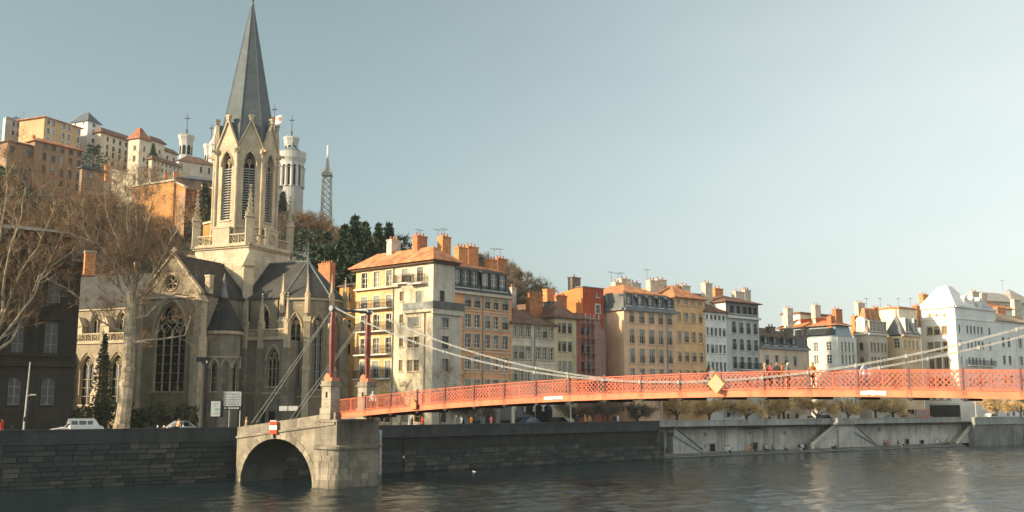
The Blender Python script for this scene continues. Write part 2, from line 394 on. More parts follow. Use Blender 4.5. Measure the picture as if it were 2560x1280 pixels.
lp = thing('stair_landing', 'stone landing platform between the two middle stairs', 'landing', M4 @ Vector((xa, 1.2, .5)))
mb = MB(M4); mb.box(xa + .01, xb - .01, 1.0, 2.39, .53, 3.75); mb.build('landing_block', render_wall, lp)
mb = MB(M4); mb.box(xa, xb, .93, 1.3, 4.4, 4.52); mb.box(xa + .02, xb - .02, 1.0, 1.2, 3.75, 4.4); mb.build('coping', stepm, lp)
mb = MB(M4); mb.box(xa - .1, xa + .9, .98, 1.9, 4.52, 5.0); mb.build('end_block', stepm, lp)
# drain openings and mooring niches in the pale wall: parts of the wall
dk = mat('dark_opening', (.012, .014, .014), .9, .1)
for px, py0, py1, w in ((1781, 1110, 1128, 1.0), (1887, 1107, 1122, 1.0), (2268, 1098, 1111, .9), (2305, 1101, 1112, 1.0), (1671, 1121, 1132, .9)):
    x, z1 = onplane(M4, px, py0, 2.4); _, z0 = onplane(M4, px, py1, 2.4); z0 = max(z0, .53)
    mb = MB(M4); mb.box(x - w / 2, x + w / 2, 2.44, 2.49, z0, z1); o = mb.build('niche_door', dk, qr)
    mb = MB(M4); mb.box(x - w / 2 - .12, x - w / 2, 2.36, 2.5, z0, z1); mb.box(x + w / 2, x + w / 2 + .12, 2.36, 2.5, z0, z1); mb.box(x - w / 2 - .12, x + w / 2 + .12, 2.36, 2.5, z1, z1 + .14); mb.build('niche_frame', parap_r, qr)
iron = mat('iron', (.03, .03, .03), .6, .2, 3, metal=.5)
for px, py in ((1763, 1087), (1873, 1084), (1961, 1083), (1763, 1116), (2198, 1075)):
    x, z = onplane(M4, px, py, 2.4); mb = MB(M4)
    pts = [(x + .2 * math.cos(a), 2.33, z + .2 * math.sin(a)) for a in [2 * math.pi * i / 10 for i in range(11)]]
    mb.path(pts, .035, 4); mb.box(x - .05, x + .05, 2.3, 2.45, z + .15, z + .26); mb.build('mooring_ring', iron, qr)
# ================================================================ FOOTBRIDGE
red = mat('bridge_red', (.62, .185, .085), .55, .2, .8, .05, 10, streak=.5, spec=.35)
redl = mat('lattice_red', (.55, .125, .06), .55, .14, 1.2, spec=.35)
redd = mat('tower_red', (.165, .024, .017), .42, .14, 1.5, spec=.45)
steel = mat('cable_steel', (.40, .415, .40), .45, .15, 3, metal=.35)
clampm = mat('clamp_steel', (.22, .23, .225), .5, .15, 3, metal=.3)
teal = mat('beam_teal', (.05, .085, .10), .5, .15, 3, metal=.2)
deckm = mat('deck_under', (.05, .045, .042), .8, .2, 1)
limestone = mat('abutment_stone', (.26, .23, .178), .88, .36, .55, .35, 7, streak=.75)
limeb = [mat('abutment_stone_b', (.325, .285, .22), .88, .24, .8, .35, 8, streak=.6), mat('abutment_stone_c', (.27, .24, .19), .88, .26, .7, .35, 8, streak=.75), mat('abutment_stone_d', (.225, .20, .16), .9, .26, .7, .35, 8, streak=.7)]
BA = math.atan2(-1.817, 2.361); BAY = math.hypot(2.361, 1.817)
MBR = frame(-12.37, 86.9, BA)                # local x along the bridge from post 0, y across (0 = near railing)
WD = 3.85
def dz(i): return 7.97 - .0098 * (i - 12) ** 2 if i < 12 else 7.97 - .0085 * (i - 12) ** 2
def cz(i): return 8.5 + .0538 * (i - 10.07) ** 2
I0, I1 = -1.15, 22.0
br = thing('footbridge', 'long red lattice suspension footbridge arching over the river', 'bridge', MBR @ Vector((I0 * BAY, WD / 2, dz(I0))))
ks = [I0] + list(range(0, 22)) + [I1]
for side, y in ((0, 0.0), (1, WD)):
    mb = MB(MBR); mr = MB(MBR)
    for a, b_ in zip(ks, ks[1:]):
        xa, xb, za, zb = a * BAY, b_ * BAY, dz(a), dz(b_)
        o = -1 if side == 0 else 1
        y0, y1 = (y - .09, y + .07)
        mb.prism([(xa, za - .44), (xb, zb - .44), (xb, zb - .04), (xa, za - .04)], y0, y1)
        mb.prism([(xa, za - .47), (xb, zb - .47), (xb, zb - .44), (xa, za - .44)], y - .16, y + .16)
        mb.prism([(xa, za - .04), (xb, zb - .04), (xb, zb), (xa, za)], y - .15, y + .15)
        mr.prism([(xa, za + 1.08), (xb, zb + 1.08), (xb, zb + 1.14), (xa, za + 1.14)], y - .05, y + .05)
        mr.prism([(xa, za + .06), (xb, zb + .06), (xb, zb + .11), (xa, za + .11)], y - .03, y + .03)
    mb.build('edge_girder', red, br); mr.build('hand_rail', redl, br)
    for i in range(0, 22):
        mb = MB(MBR); x, z = i * BAY, dz(i); mb.box(x - .05, x + .05, y - .06, y + .06, z - .03, z + 1.2); mb.box(x - .07, x + .07, y - .08, y + .08, z + 1.2, z + 1.25)
        mb.build('post', redd, br)
        mb = MB(MBR); mb.box(x - .16, x + .16, y - .105, y + .085, z - .42, z - .06); [mb.tube((x + sx * .11, y - .1, z - .24 + sz * .12), (x + sx * .11, y - .125, z - .24 + sz * .12), .022, n=6) for sx in (-1, 1) for sz in (-1, 0, 1)]; mb.build('splice_plate', red, br)
    for a, b_ in zip(ks, ks[1:]):
        xa, xb = a * BAY + .05, b_ * BAY - .05; h = .97; mb = MB(MBR); L = xb - xa; step = .33
        def zz(x): return lerp(dz(a), dz(b_), (x - xa) / L) + .11
        k = -h
        while k < L:
            for sgn in (1, -1):
                # bar from (k,0) to (k+h,h), clipped; thin flat strip
                p0, p1 = max(k, 0), min(k + h, L)
                if p1 - p0 > .05:
                    q0, q1 = (p0 - k, p1 - k) if sgn == 1 else (h - (p0 - k), h - (p1 - k))
                    yy = y - .012 * sgn; t_ = .017
                    A, Bp = (xa + p0, zz(xa + p0) + q0), (xa + p1, zz(xa + p1) + q1)
                    dx, dz_ = Bp[0] - A[0], Bp[1] - A[1]; ln = math.hypot(dx, dz_); nx_, nz_ = -dz_ / ln * t_, dx / ln * t_
                    mb.prism([(A[0] - nx_, A[1] - nz_), (Bp[0] - nx_, Bp[1] - nz_), (Bp[0] + nx_, Bp[1] + nz_), (A[0] + nx_, A[1] + nz_)], yy - .006, yy + .006)
            k += step
        mb.box((xa + xb) / 2 - .03, (xa + xb) / 2 + .03, y - .03, y + .03, zz((xa + xb) / 2), zz((xa + xb) / 2) + h)
        mb.build('lattice_panel', redl, br, fixn=False)
    # main cable, clamps and hangers
    mb = MB(MBR); n_ = 96; yc = y + (-.22 if side == 0 else .22)
    for dzz in (-.036, .036):
        pts = [((-1.34 + (21.48 + 1.34) * k / n_) * BAY, yc, cz(-1.34 + (21.48 + 1.34) * k / n_) + dzz) for k in range(n_ + 1)]
        mb.path(pts, .026, 6)
    mb.build('main_cable', steel, br, fixn=False)
    for i in range(0, 21):
        mb = MB(MBR); x = i * BAY; zc = cz(i); zd = dz(i) - .3
        mb.box(x - .07, x + .07, yc - .06, yc + .06, zc - .12, zc + .1)
        if zc - .14 > zd + .1:
            for dx in (-.07, .07): mb.tube((x + dx, yc, zd), (x + dx, yc, zc - .1), .014, n=4)
        mb.build('hanger', clampm, br)
mb = MB(MBR)
for a, b_ in zip(ks, ks[1:]): mb.prism([(a * BAY, dz(a) - .16), (b_ * BAY, dz(b_) - .16), (b_ * BAY, dz(b_) - .06), (a * BAY, dz(a) - .06)], .1, WD - .1)
mb.build('deck', deckm, br)
for i in range(0, 22):
    mb = MB(MBR); x, z = i * BAY, dz(i); mb.prism([(x - .1, z - .62), (x + .1, z - .62), (x + .1, z - .16), (x - .1, z - .16)], .2, WD - .2)
    mb.prism([(x - .28, z - .5), (x, z - .66), (x + .28, z - .5)], -.05, .3); mb.build('cross_beam', deckm, br)
# towers
TX = -1.34 * BAY
def tower(x, y, z0, z1):
    pr = [(.27, z0), (.23, z0 + .12), (.19, z0 + .3), (.23, z0 + 1.2), (.285, z0 + 2.9), (.255, z0 + 4.6), (.19, z1 - .5), (.16, z1 - .1), (.2, z1)]
    mb = MB(MBR); N_ = 12
    rings = []
    for r_, z in pr: rings.append([mb.p(x + r_ * (1 if k % 2 == 0 else .78) * math.cos(2 * math.pi * k / N_), y + r_ * (1 if k % 2 == 0 else .78) * math.sin(2 * math.pi * k / N_), z) for k in range(N_)])
    for A, Bq in zip(rings, rings[1:]):
        for k in range(N_): mb.fi((A[k], A[(k + 1) % N_], Bq[(k + 1) % N_], Bq[k]))
    mb.fi(rings[-1]); o = mb.build('tower_column', redd, br)
    mb = MB(MBR); mb.tube((x - .28, y - .25, z0 + .02), (x - .28, y + .25, z0 + .02), .34, n=14); mb.box(x - .5, x + .5, y - .42, y + .42, z0 - .3, z0 - .02); mb.build('tower_hinge', red, br)
    mb = MB(MBR); mb.tube((x, y - .3, z1 + .02), (x, y + .3, z1 + .02), .25, n=12); mb.box(x - .2, x + .2, y - .25, y + .25, z1 - .12, z1 + .05); mb.build('cable_saddle', clampm, br)
for tx in (TX, 21.48 * BAY):
    for y in (-.22, WD + .22): tower(tx, y, 9.35, 15.35)
    mb = MB(MBR); mb.tube((tx, 0, 15.3), (tx, WD, 15.3), .12, n=10); mb.build('tower_beam', teal, br)
# back stays and diagonal stays
for y in (-.22, WD + .22):
    for dx in (0, .42):
        mb = MB(MBR); mb.tube((TX + dx * .3, y, 15.45), (-4.9 * BAY + dx * 1.6, y, 5.35), .042, n=6); mb.build('back_stay', clampm, br)
    mb = MB(MBR); mb.tube((-4.9 * BAY - .15, y, 5.1), (-4.9 * BAY + 1.1, y, 5.9), .11, n=6); mb.build('stay_anchor', iron, br)
    for e in (1.5, 3.2):
        mb = MB(MBR); mb.tube((TX, y, 15.2), (e * BAY, y, dz(e) + .1), 0.014, n=4); mb.build('diagonal_stay', clampm, br)
# ---------------------------------------------------------------- masonry abutment with arch
ab = thing('stone_abutment', 'pale stained stone arch and pier carrying the footbridge', 'abutment', MBR @ Vector((-2 * BAY, 0, 0)))
XL, XR = -5.45 * BAY, -1.0 * BAY
def topz(x): return lerp(4.93, 6.35, (x - XL) / (XR - XL))
cx, ax, az = -3.56 * BAY, 1.66 * BAY, 4.0
archp = [(cx - ax * math.cos(math.pi * k / 24), -.35 + (az + .35) * math.sin(math.pi * k / 24) ** .92) for k in range(25)]
YN, YF = -.55, WD + .55
outer = [(XL, -.8)] + [(archp[0][0], -.8)] + archp + [(archp[-1][0], -.8), (XR, -.8), (XR, topz(XR) - 1.0), (XL, topz(XL) - 1.0)]
for y, nm in ((YN, 'spandrel_wall'), (YF, 'spandrel_wall')):
    mb = MB(MBR); mb.polywall(outer, y=y); mb.build(nm, limestone, ab, fixn=False)
mb = MB(MBR)
for (xa, za), (xb, zb) in zip(archp, archp[1:]): mb.face([(xa, YN, za), (xb, YN, zb), (xb, YF, zb), (xa, YF, za)])
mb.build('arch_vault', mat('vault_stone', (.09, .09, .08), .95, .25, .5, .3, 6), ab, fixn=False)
for k in range(24):                         # voussoirs, one stone each
    (xa, za), (xb, zb) = archp[k], archp[k + 1]; e = .55
    def outp(x, z): d = Vector((x - cx, (z + .3) * 1.25)); d.normalize(); return (x + d.x * e, z + d.y * e)
    g = .012
    a_, b2 = (lerp(xa, xb, g * 2), lerp(za, zb, g * 2)), (lerp(xa, xb, 1 - g * 2), lerp(za, zb, 1 - g * 2))
    mb = MB(MBR); mb.prism([a_, b2, outp(*b2), outp(*a_)], YN - .05 - .02 * (k % 2), YN + .1); mb.build('voussoir', limeb[(k * 5 + k // 3) % 3], ab)
mb = MB(MBR); mb.prism([(XL, topz(XL) - 1.02), (XR, topz(XR) - 1.02), (XR, topz(XR) - .82), (XL, topz(XL) - .82)], YN - .16, YN + .3); mb.build('string_course', limestone, ab)
k = 8
for i in range(k):                           # parapet slabs
    xa, xb = lerp(XL, XR, i / k) + .008, lerp(XL, XR, (i + 1) / k) - .008
    for y in (YN, YF - .4):
        mb = MB(MBR); mb.prism([(xa, topz(xa) - .82), (xb, topz(xb) - .82), (xb, topz(xb) + rq.uniform(-.01, .02)), (xa, topz(xa))], y - .02, y + .4); mb.build('parapet_slab', limeb[(i * 2) % 3] if i % 3 else limestone, ab)
mb = MB(MBR); mb.prism([(XL, topz(XL) - 1.1), (XR, topz(XR) - 1.1), (XR, topz(XR) - .95), (XL, topz(XL) - .95)], YN + .1, YF - .1); mb.build('ramp_deck', pv, ab)
# pier: lower rounded body of coursed blocks, ledge, upper shaft, pedestals
PX0, PX1 = -1.95 * BAY, -.93 * BAY
def rrect(x0, x1, y0, y1, r, n_=6):
    out = []
    for (cx_, cy_, a0) in ((x1 - r, y0 + r, -90), (x1 - r, y1 - r, 0), (x0 + r, y1 - r, 90), (x0 + r, y0 + r, 180)):
        for k in range(n_ + 1): a = R(a0 + 90 * k / n_); out.append((cx_ + r * math.cos(a), cy_ + r * math.sin(a)))
    return out
low = rrect(PX0, PX1 + .25, YN - .35, YF + .35, .95)
mb = MB(MBR); mb.vprism(rrect(PX0 + .03, PX1 + .22, YN - .32, YF + .32, .93), -2, 3.25); mb.build('pier_core', mat('abutment_joint', (.20, .18, .145), .95, .2, 1, .2, 9), ab)
per = [0.0]
for a, b_ in zip(low, low[1:] + low[:1]): per.append(per[-1] + math.hypot(b_[0] - a[0], b_[1] - a[1]))
def onper(s):
    s %= per[-1]
    for i in range(len(low)):
        if s <= per[i + 1]:
            t_ = (s - per[i]) / max(1e-6, per[i + 1] - per[i]); a, b_ = low[i], low[(i + 1) % len(low)]; return (lerp(a[0], b_[0], t_), lerp(a[1], b_[1], t_))
    return low[0]
cxm, cym = (PX0 + PX1) / 2, WD / 2
for row in range(7):
    z0, z1 = -.4 + row * .52, -.4 + (row + 1) * .52; s_ = rq.uniform(0, .8); end = s_ + per[-1]
    while s_ < end - .2:
        w = min(rq.uniform(.8, 1.5), end - s_); m_ = max(2, int(w / .35)); prj = rq.uniform(.0, .03)
        pts = [onper(s_ + .015 + (w - .03) * k / m_) for k in range(m_ + 1)]
        ins = [(lerp(x, cxm, .06), lerp(y, cym, .06)) for x, y in pts]; ots = [(lerp(x, cxm, -prj * .5), lerp(y, cym, -prj * .5)) for x, y in pts]
        mb = MB(MBR); mb.vprism(ots + ins[::-1], z0 + .006, z1 - .006); mb.build('stone', limeb[2] if row < 2 else rq.choice(limeb), ab); s_ += w
mb = MB(MBR); mb.vprism(rrect(PX0 - .05, PX1 + .5, YN - .6, YF + .6, 1.1), 3.25, 3.45); mb.vprism(rrect(PX0 - .05, PX1 + .5, YN - .6, YF + .6, 1.1), 3.45, 3.62, rrect(PX0 + .1, PX1 + .1, YN - .1, YF + .1, .4)); mb.build('ledge', limestone, ab)
mb = MB(MBR); mb.box(PX0 + .6, PX1, YN - .04, YF + .04, 3.5, 5.55); mb.build('pier_shaft', mat('pier_shaft_stone', (.24, .215, .175), .9, .24, .6, .3, 8, streak=.75, course=.5), ab)
mb = MB(MBR); mb.box(PX0 + .5, PX1 + .12, YN - .16, YF + .16, 5.55, 5.75); mb.build('string_course', limestone, ab)
for y in (-.22, WD + .22):
    x = TX; zt = 9.0
    mb = MB(MBR); mb.box(x - .72, x + .62, y - .62, y + .62, 5.75, 6.7); mb.box(x - .62, x + .52, y - .52, y + .52, 6.7, zt - .4); mb.build('pedestal', mat('pedestal_stone', (.37, .33, .26), .88, .2, .7, .3, 8, streak=.45, course=.62), ab)
    mb = MB(MBR); mb.box(x - .74, x + .64, y - .64, y + .64, zt - .4, zt - .26); mb.box(x - .66, x + .56, y - .56, y + .56, zt - .26, zt + .05); mb.build('pedestal_cap', limestone, ab)
    mb = MB(MBR); mb.box(x - .12, x + .12, y - .53, y - .51, 7.6, 8.1); mb.build('pedestal_slot', dk, ab)
# simple counterpart pier at the camera's bank end
ab2 = thing('stone_pier', 'stone pier of the footbridge beyond the right edge', 'pier', MBR @ Vector((21.5 * BAY, 0, 0)))
mb = MB(MBR); mb.box(21.2 * BAY, 24 * BAY, YN, YF, -2, 6.9); mb.build('pier_shaft', limestone, ab2)
for y in (-.22, WD + .22): mb = MB(MBR); mb.box(21.48 * BAY - .6, 21.48 * BAY + .6, y - .6, y + .6, 6.9, 9.05); mb.build('pedestal', limestone, ab2)
# ---------------------------------------------------------------- signs fixed to the bridge
def diamond_sign():
    x, z = onplane(MBR, 1791, 960, -.75); M = MBR @ Matrix.Translation((x, -.75, z)) @ Matrix.Rotation(R(40), 4, 'Z')
    o = thing('diamond_sign', 'pale yellow diamond navigation board on the bridge railing', 'sign', M @ Vector((0, 0, 0))); r_ = .68
    mb = MB(M); mb.prism([(-r_ * .86, 0), (0, -r_), (r_ * .86, 0), (0, r_)], .02, .06); mb.build('board_rim', mat('sign_yellow', (.85, .52, .06), .5, .05), o)
    r_ = .60; mb = MB(M); mb.prism([(-r_ * .86, 0), (0, -r_), (r_ * .86, 0), (0, r_)], -.01, .018); mb.build('board_face', mat('sign_pale', (.74, .66, .42), .5, .05), o)
    mb = MB(M); mb.box(-.4, .4, .06, .32, -.3, -.24); mb.box(-.4, .4, .06, .32, .24, .3); mb.build('bracket', iron, o)
diamond_sign()
x, z = onplane(MBR, 1034, 1010, -.3); o = thing('navigation_box', 'small orange wedge shaped box hung on the bridge railing', 'sign', MBR @ Vector((x, -.3, z)))
mb = MB(MBR); mb.prism([(x - .3, z - .38), (x + .28, z - .38), (x + .3, z + .02), (x + .05, z + .34), (x - .24, z + .36)], -.34, -.14); mb.build('box_body', mat('sign_orange', (.72, .22, .08), .5, .08), o)
mb = MB(MBR); mb.box(x + .3, x + .36, -.36, -.12, z - .38, z + .05); mb.build('box_lid', redd, o)
wp = mat('white_paint_patch', (.8, .78, .72), .6, .12, 4)
for px0, px1, py0, py1, lab in ((1360, 1406, 990, 999, 'white painted strip on the girder left of the diamond board'), (2149, 2215, 974, 983, 'white worn painted strip on the girder below the walker in blue')):
    x0, z1 = onplane(MBR, px0, py0, -.1); x1, _ = onplane(MBR, px1, py0, -.1); zc = dz((x0 + x1) / 2 / BAY) - .22
    o = thing('painted_strip', lab, 'paint patch', MBR @ Vector((x0, -.1, zc)), 'painted strips on the girder'); k = 7; mb = MB(MBR)
    for i in range(k): a, b_ = lerp(x0, x1, i / k), lerp(x0, x1, (i + .96) / k); mb.box(a, b_, -.1, -.092, zc - .15 + rq.uniform(0, .08) + (dz(b_ / BAY) - dz(x0 / BAY)), zc + .15 - rq.uniform(0, .05) + (dz(a / BAY) - dz(x0 / BAY)))
    mb.build('paint', wp, o)
x, z = onplane(MBR, 683, 1069, YN - .3); o = thing('no_entry_board', 'red board with white bar and lamps above the stone arch', 'sign', MBR @ Vector((x, YN - .3, z)))
M = MBR
sr, sw = mat('sign_red', (.62, .05, .02), .5, .06), mat('sign_white', (.8, .78, .72), .5, .05); h, w = .56, .5
for a, b_, m_, nm in ((-h, -.19, sr, 'red_panel'), (-.185, .185, sw, 'white_panel'), (.19, h, sr, 'red_panel')):
    mb = MB(M); mb.box(x - w, x + w, YN - .32, YN - .27, z + a, z + b_); mb.build(nm, m_, o)
mb = MB(M); mb.box(x - w + .1, x + w - .1, YN - .27, YN - .02, z - .3, z - .24); mb.box(x - .03, x + .03, YN - .27, YN - .02, z - .95, z + .4); mb.build('bracket', iron, o)
for dx in (-.3, 0, .3): mb = MB(M); mb.tube((x + dx, YN - .36, z + h + .03), (x + dx, YN - .22, z + h + .03), .07, n=8); mb.build('lamp', sw, o)
# depth gauge board and ladder pole beside the pier, pole below the wall
M2, L2 = quay_frame(3)
for px, pyt, pyb, lab, m_ in ((952, 1075, 1186, 'pale graduated water gauge on the wall right of the pier', mat('gauge', (.35, .36, .34), .7, .2, 2)),):
    x, zt = onplane(M2, px, pyt, -.25); o = thing('water_gauge', lab, 'gauge', M2 @ Vector((x, -.2, 0)))
    mb = MB(M2); mb.box(x - .14, x + .14, -.3, -.17, -.5, zt); mb.build('gauge_board', m_, o)
    for k in range(4): mb = MB(M2); mb.box(x + .14, x + .26, -.3, -.22, .5 + k * .8, .62 + k * .8); mb.build('gauge_mark', sr, o)
x, zt = onplane(M2, 1010, 1085, -.2); o = thing('mooring_pole', 'thin dark pole against the wall right of the gauge', 'pole', M2 @ Vector((x, -.2, 0)))
mb = MB(M2); mb.tube((x, -.2, -1), (x, -.2, zt), .07); mb.build('pole', iron, o); mb = MB(M2); mb.tube((x, -.2, 1.5), (x, -.2, 1.75), .09); mb.build('band', sw, o)
# ================================================================ CHURCH
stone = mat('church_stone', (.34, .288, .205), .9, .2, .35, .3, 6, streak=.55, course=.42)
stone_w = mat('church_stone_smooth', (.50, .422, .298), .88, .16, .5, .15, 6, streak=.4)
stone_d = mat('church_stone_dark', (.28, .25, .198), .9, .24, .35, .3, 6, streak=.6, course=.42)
slate = mat('slate', (.045, .045, .047), .75, .2, .5, .25, 30, streak=.3, spec=.2)
slate2 = mat('slate_light', (.07, .069, .067), .75, .2, .5, .25, 30, spec=.2)
spire_m = mat('spire_slate', (.12, .143, .156), .7, .14, .4, .2, 24, course=.5, spec=.15, joint=.85)
lead = mat('lead', (.19, .215, .22), .6, .15, 2, metal=.1)
glass_d = glassmat('leaded_glass', (.018, .022, .026), .15)
louv = mat('louvre', (.42, .42, .40), .7, .12, 2)
CHA = R(-23.5)
MC = frame(-36.2, 135.72, CHA)
ch = thing('church', 'gothic limestone church with tall slate spire behind the quay', 'church', MC @ Vector((0, 0, GZ)))
def CX(px, py, y): return onplane(MC, px, py, y)
def sub_fr(x, y, deg): return MC @ Matrix.Translation((x, y, 0)) @ Matrix.Rotation(R(deg), 4, 'Z')
def gpts(cx, z0, zs, w, k=.9, n_=6):
    """pointed arch outline, z0 sill, zs springing"""
    h = w * k; pts = [(cx - w / 2, z0), (cx - w / 2, zs)]
    for i in range(1, n_): a = i / n_; pts.append((cx - w / 2 + w / 2 * (1 - math.cos(a * math.pi / 2)) ** .9, zs + h * math.sin(a * math.pi / 2) ** 1.0 * (1 - .12 * math.sin(a * math.pi))))
    pts.append((cx, zs + h)); left = pts[2:-1]
    pts += [(2 * cx - x, z) for x, z in left[::-1]] + [(cx + w / 2, zs), (cx + w / 2, z0)]
    return pts
def gothic(M, cx, z0, zs, w, k=.9, lights=2, y=0.0, dep=.55, parent=None, tr=True, hood=True, glass=None, louvre=False):
    pts = gpts(cx, z0, zs, w, k); h = w * k; par = parent or ch; fr_ = MB(M); yt = y + dep * .62; bw = .075 if w < 3 else .1
    rim = [(lerp(x, cx, -.0), z) for x, z in pts]
    # stone frame following the opening
    for (xa, za), (xb, zb) in zip(pts, pts[1:]):
        fr_.tube((xa, yt, za), (xb, yt, zb), bw, n=4, cap=False)
    if lights > 1:
        for i in range(1, lights):
            x = cx - w / 2 + w * i / lights; ztop = zs + (h * .25 if lights == 2 else h * .1); fr_.box(x - bw * .6, x + bw * .6, yt - bw, yt + bw, z0, ztop)
    lw = w / lights
    if tr:
        for i in range(lights):          # sub-arch heads
            c = cx - w / 2 + lw * (i + .5); q = gpts(c, zs - lw * .1, zs - lw * .1, lw, .9, 4)[1:-1]
            fr_.path([(x, yt, z) for x, z in q], bw * .55, 4)
        def ring(cx_, cz_, r_, n_=10): fr_.path([(cx_ + r_ * math.cos(2 * math.pi * j / n_), yt, cz_ + r_ * math.sin(2 * math.pi * j / n_)) for j in range(n_ + 1)], bw * .55, 4)
        if lights <= 2: rr = w * .21; ring(cx, zs + h * .46, rr); [ring(cx + rr * .42 * dx, zs + h * .46 + rr * .42 * dz_, rr * .34, 6) for dx, dz_ in ((1, 0), (-1, 0), (0, 1), (0, -1))]
        else:
            ring(cx, zs + h * .52, w * .17, 14)
            for s_ in (-1, 1): ring(cx + s_ * w * .22, zs + h * .17, w * .115)
            for j in range(6): a = j * math.pi / 3; fr_.tube((cx, yt, zs + h * .52), (cx + w * .17 * math.cos(a), yt, zs + h * .52 + w * .17 * math.sin(a)), bw * .4, n=4)
    if not louvre:
        z = z0 + 1.1
        while z < zs - .5: fr_.box(cx - w / 2, cx + w / 2, yt - .02, yt + .02, z - .02, z + .02); z += 1.1
    if hood:
        q = gpts(cx, zs, zs, w + .34, k + .06)[1:-1]; fr_.path([(x, y - .06, z) for x, z in q], .11, 4)
        fr_.box(cx - w / 2 - .15, cx + w / 2 + .15, y - .14, y + dep * .5, z0 - .16, z0 + .02)
    o = fr_.build('window', stone_w, par)
    g = MB(M)
    if louvre:
        zt = zs - .1; k_ = int((zt - z0) / .34)
        for j in range(k_): z = z0 + .05 + j * .34; g.face([(cx - w / 2, y + .16, z), (cx + w / 2, y + .16, z), (cx + w / 2, yt + .12, z + .27), (cx - w / 2, yt + .12, z + .27)])
        g.build('louvre', louv, o); g = MB(M)
    g.polywall(pts, y=y + dep - .02); g.build('pane', glass or glass_d, o)
    return pts
def pinnacle(x, y, z0, z1, w, M=MC, par=None, name='pinnacle'):
    mb = MB(M); zm = lerp(z0, z1, .45); mb.box(x - w / 2, x + w / 2, y - w / 2, y + w / 2, z0, zm); mb.box(x - w * .62, x + w * .62, y - w * .62, y + w * .62, zm, zm + w * .16)
    for a in range(4):
        q = M @ Matrix.Translation((x, y, 0)) @ Matrix.Rotation(a * math.pi / 2, 4, 'Z'); mm = MB(q); mm.prism([(-w * .5, zm), (w * .5, zm), (0, zm + w * .9)], -w * .56, -w * .3)
        base = len(mb.v); mb.v += mm.v; mb.f += [[i + base for i in f] for f in mm.f]; mb.m += mm.m
    sq = [(x - w * .36, y - w * .36), (x + w * .36, y - w * .36), (x + w * .36, y + w * .36), (x - w * .36, y + w * .36)]
    mb.cone(sq, zm + w * .1, (x, y, z1)); n_ = max(3, int((z1 - zm) / (w * .55)))
    for j in range(1, n_):
        t_ = j / n_; r_ = w * .36 * (1 - t_) + .02; z = lerp(zm, z1, t_); e = w * .13
        for sx in (-1, 1):
            for sy in (-1, 1): mb.box(x + sx * r_ - e / 2 + sx * e * .4, x + sx * r_ + e / 2 + sx * e * .4, y + sy * r_ - e / 2 + sy * e * .4, y + sy * r_ + e / 2 + sy * e * .4, z - e * .6, z + e * .5)
    mb.box(x - w * .12, x + w * .12, y - w * .12, y + w * .12, z1 - w * .15, z1 + w * .1); return mb.build(name, stone_w, par or ch)
def balustrade(M, x0, x1, y, z0, h, par=None):
    mb = MB(M); mb.box(x0, x1, y - .12, y + .12, z0, z0 + .14); mb.box(x0, x1, y - .14, y + .14, z0 + h - .16, z0 + h); n_ = max(1, round((x1 - x0) / (h * .95))); w = (x1 - x0) / n_; r_ = (h - .3) * .5
    for i in range(n_):
        c = x0 + w * (i + .5); zc = z0 + h / 2
        mb.path([(c + r_ * .85 * math.cos(2 * math.pi * j / 8), y, zc + r_ * math.sin(2 * math.pi * j / 8)) for j in range(9)], .06, 4)
        mb.path([(c - r_ * .6, y, zc - r_ * .6), (c, y, zc + .1), (c + r_ * .6, y, zc - r_ * .6)], .05, 4); mb.path([(c - r_ * .6, y, zc + r_ * .6), (c, y, zc - .1), (c + r_ * .6, y, zc + r_ * .6)], .05, 4)
        mb.box(c + w / 2 - .05, c + w / 2 + .05, y - .08, y + .08, z0, z0 + h)
    return mb.build('balustrade', stone_w, par or ch)
def buttress(M, x, y, z0, z1, w, d, mat_=None, steps=2):
    """buttress standing out from plane y (outward -y) with sloped offsets and gabled cap"""
    mb = MB(M); dd = d; za = z0
    for s_ in range(steps):
        zb = lerp(z0, z1, (s_ + 1) / steps) - .5; mb.box(x - w / 2, x + w / 2, y - dd, y + .05, za, zb)
        nd = dd * .72 if s_ < steps - 1 else .12
        mb.prism([(0, 0)] * 0 or [(x - w / 2, zb), (x + w / 2, zb), (x + w / 2, zb + .001), (x - w / 2, zb + .001)], y - dd, y) if False else None
        A = [(x - w / 2 - .05, y - dd - .08, zb), (x + w / 2 + .05, y - dd - .08, zb), (x + w / 2 + .05, y - nd, zb + .6), (x - w / 2 - .05, y - nd, zb + .6)]
        mb.face(A); mb.face([A[0], A[3], (A[0][0], y, zb)]); mb.face([A[1], (A[1][0], y, zb), A[2]]); mb.face([A[0], (A[0][0], y, zb), (A[1][0], y, zb), A[1]])
        za = zb; dd = nd
    return mb.build('buttress', mat_ or stone, ch, fixn=False)
H_ = 4.35
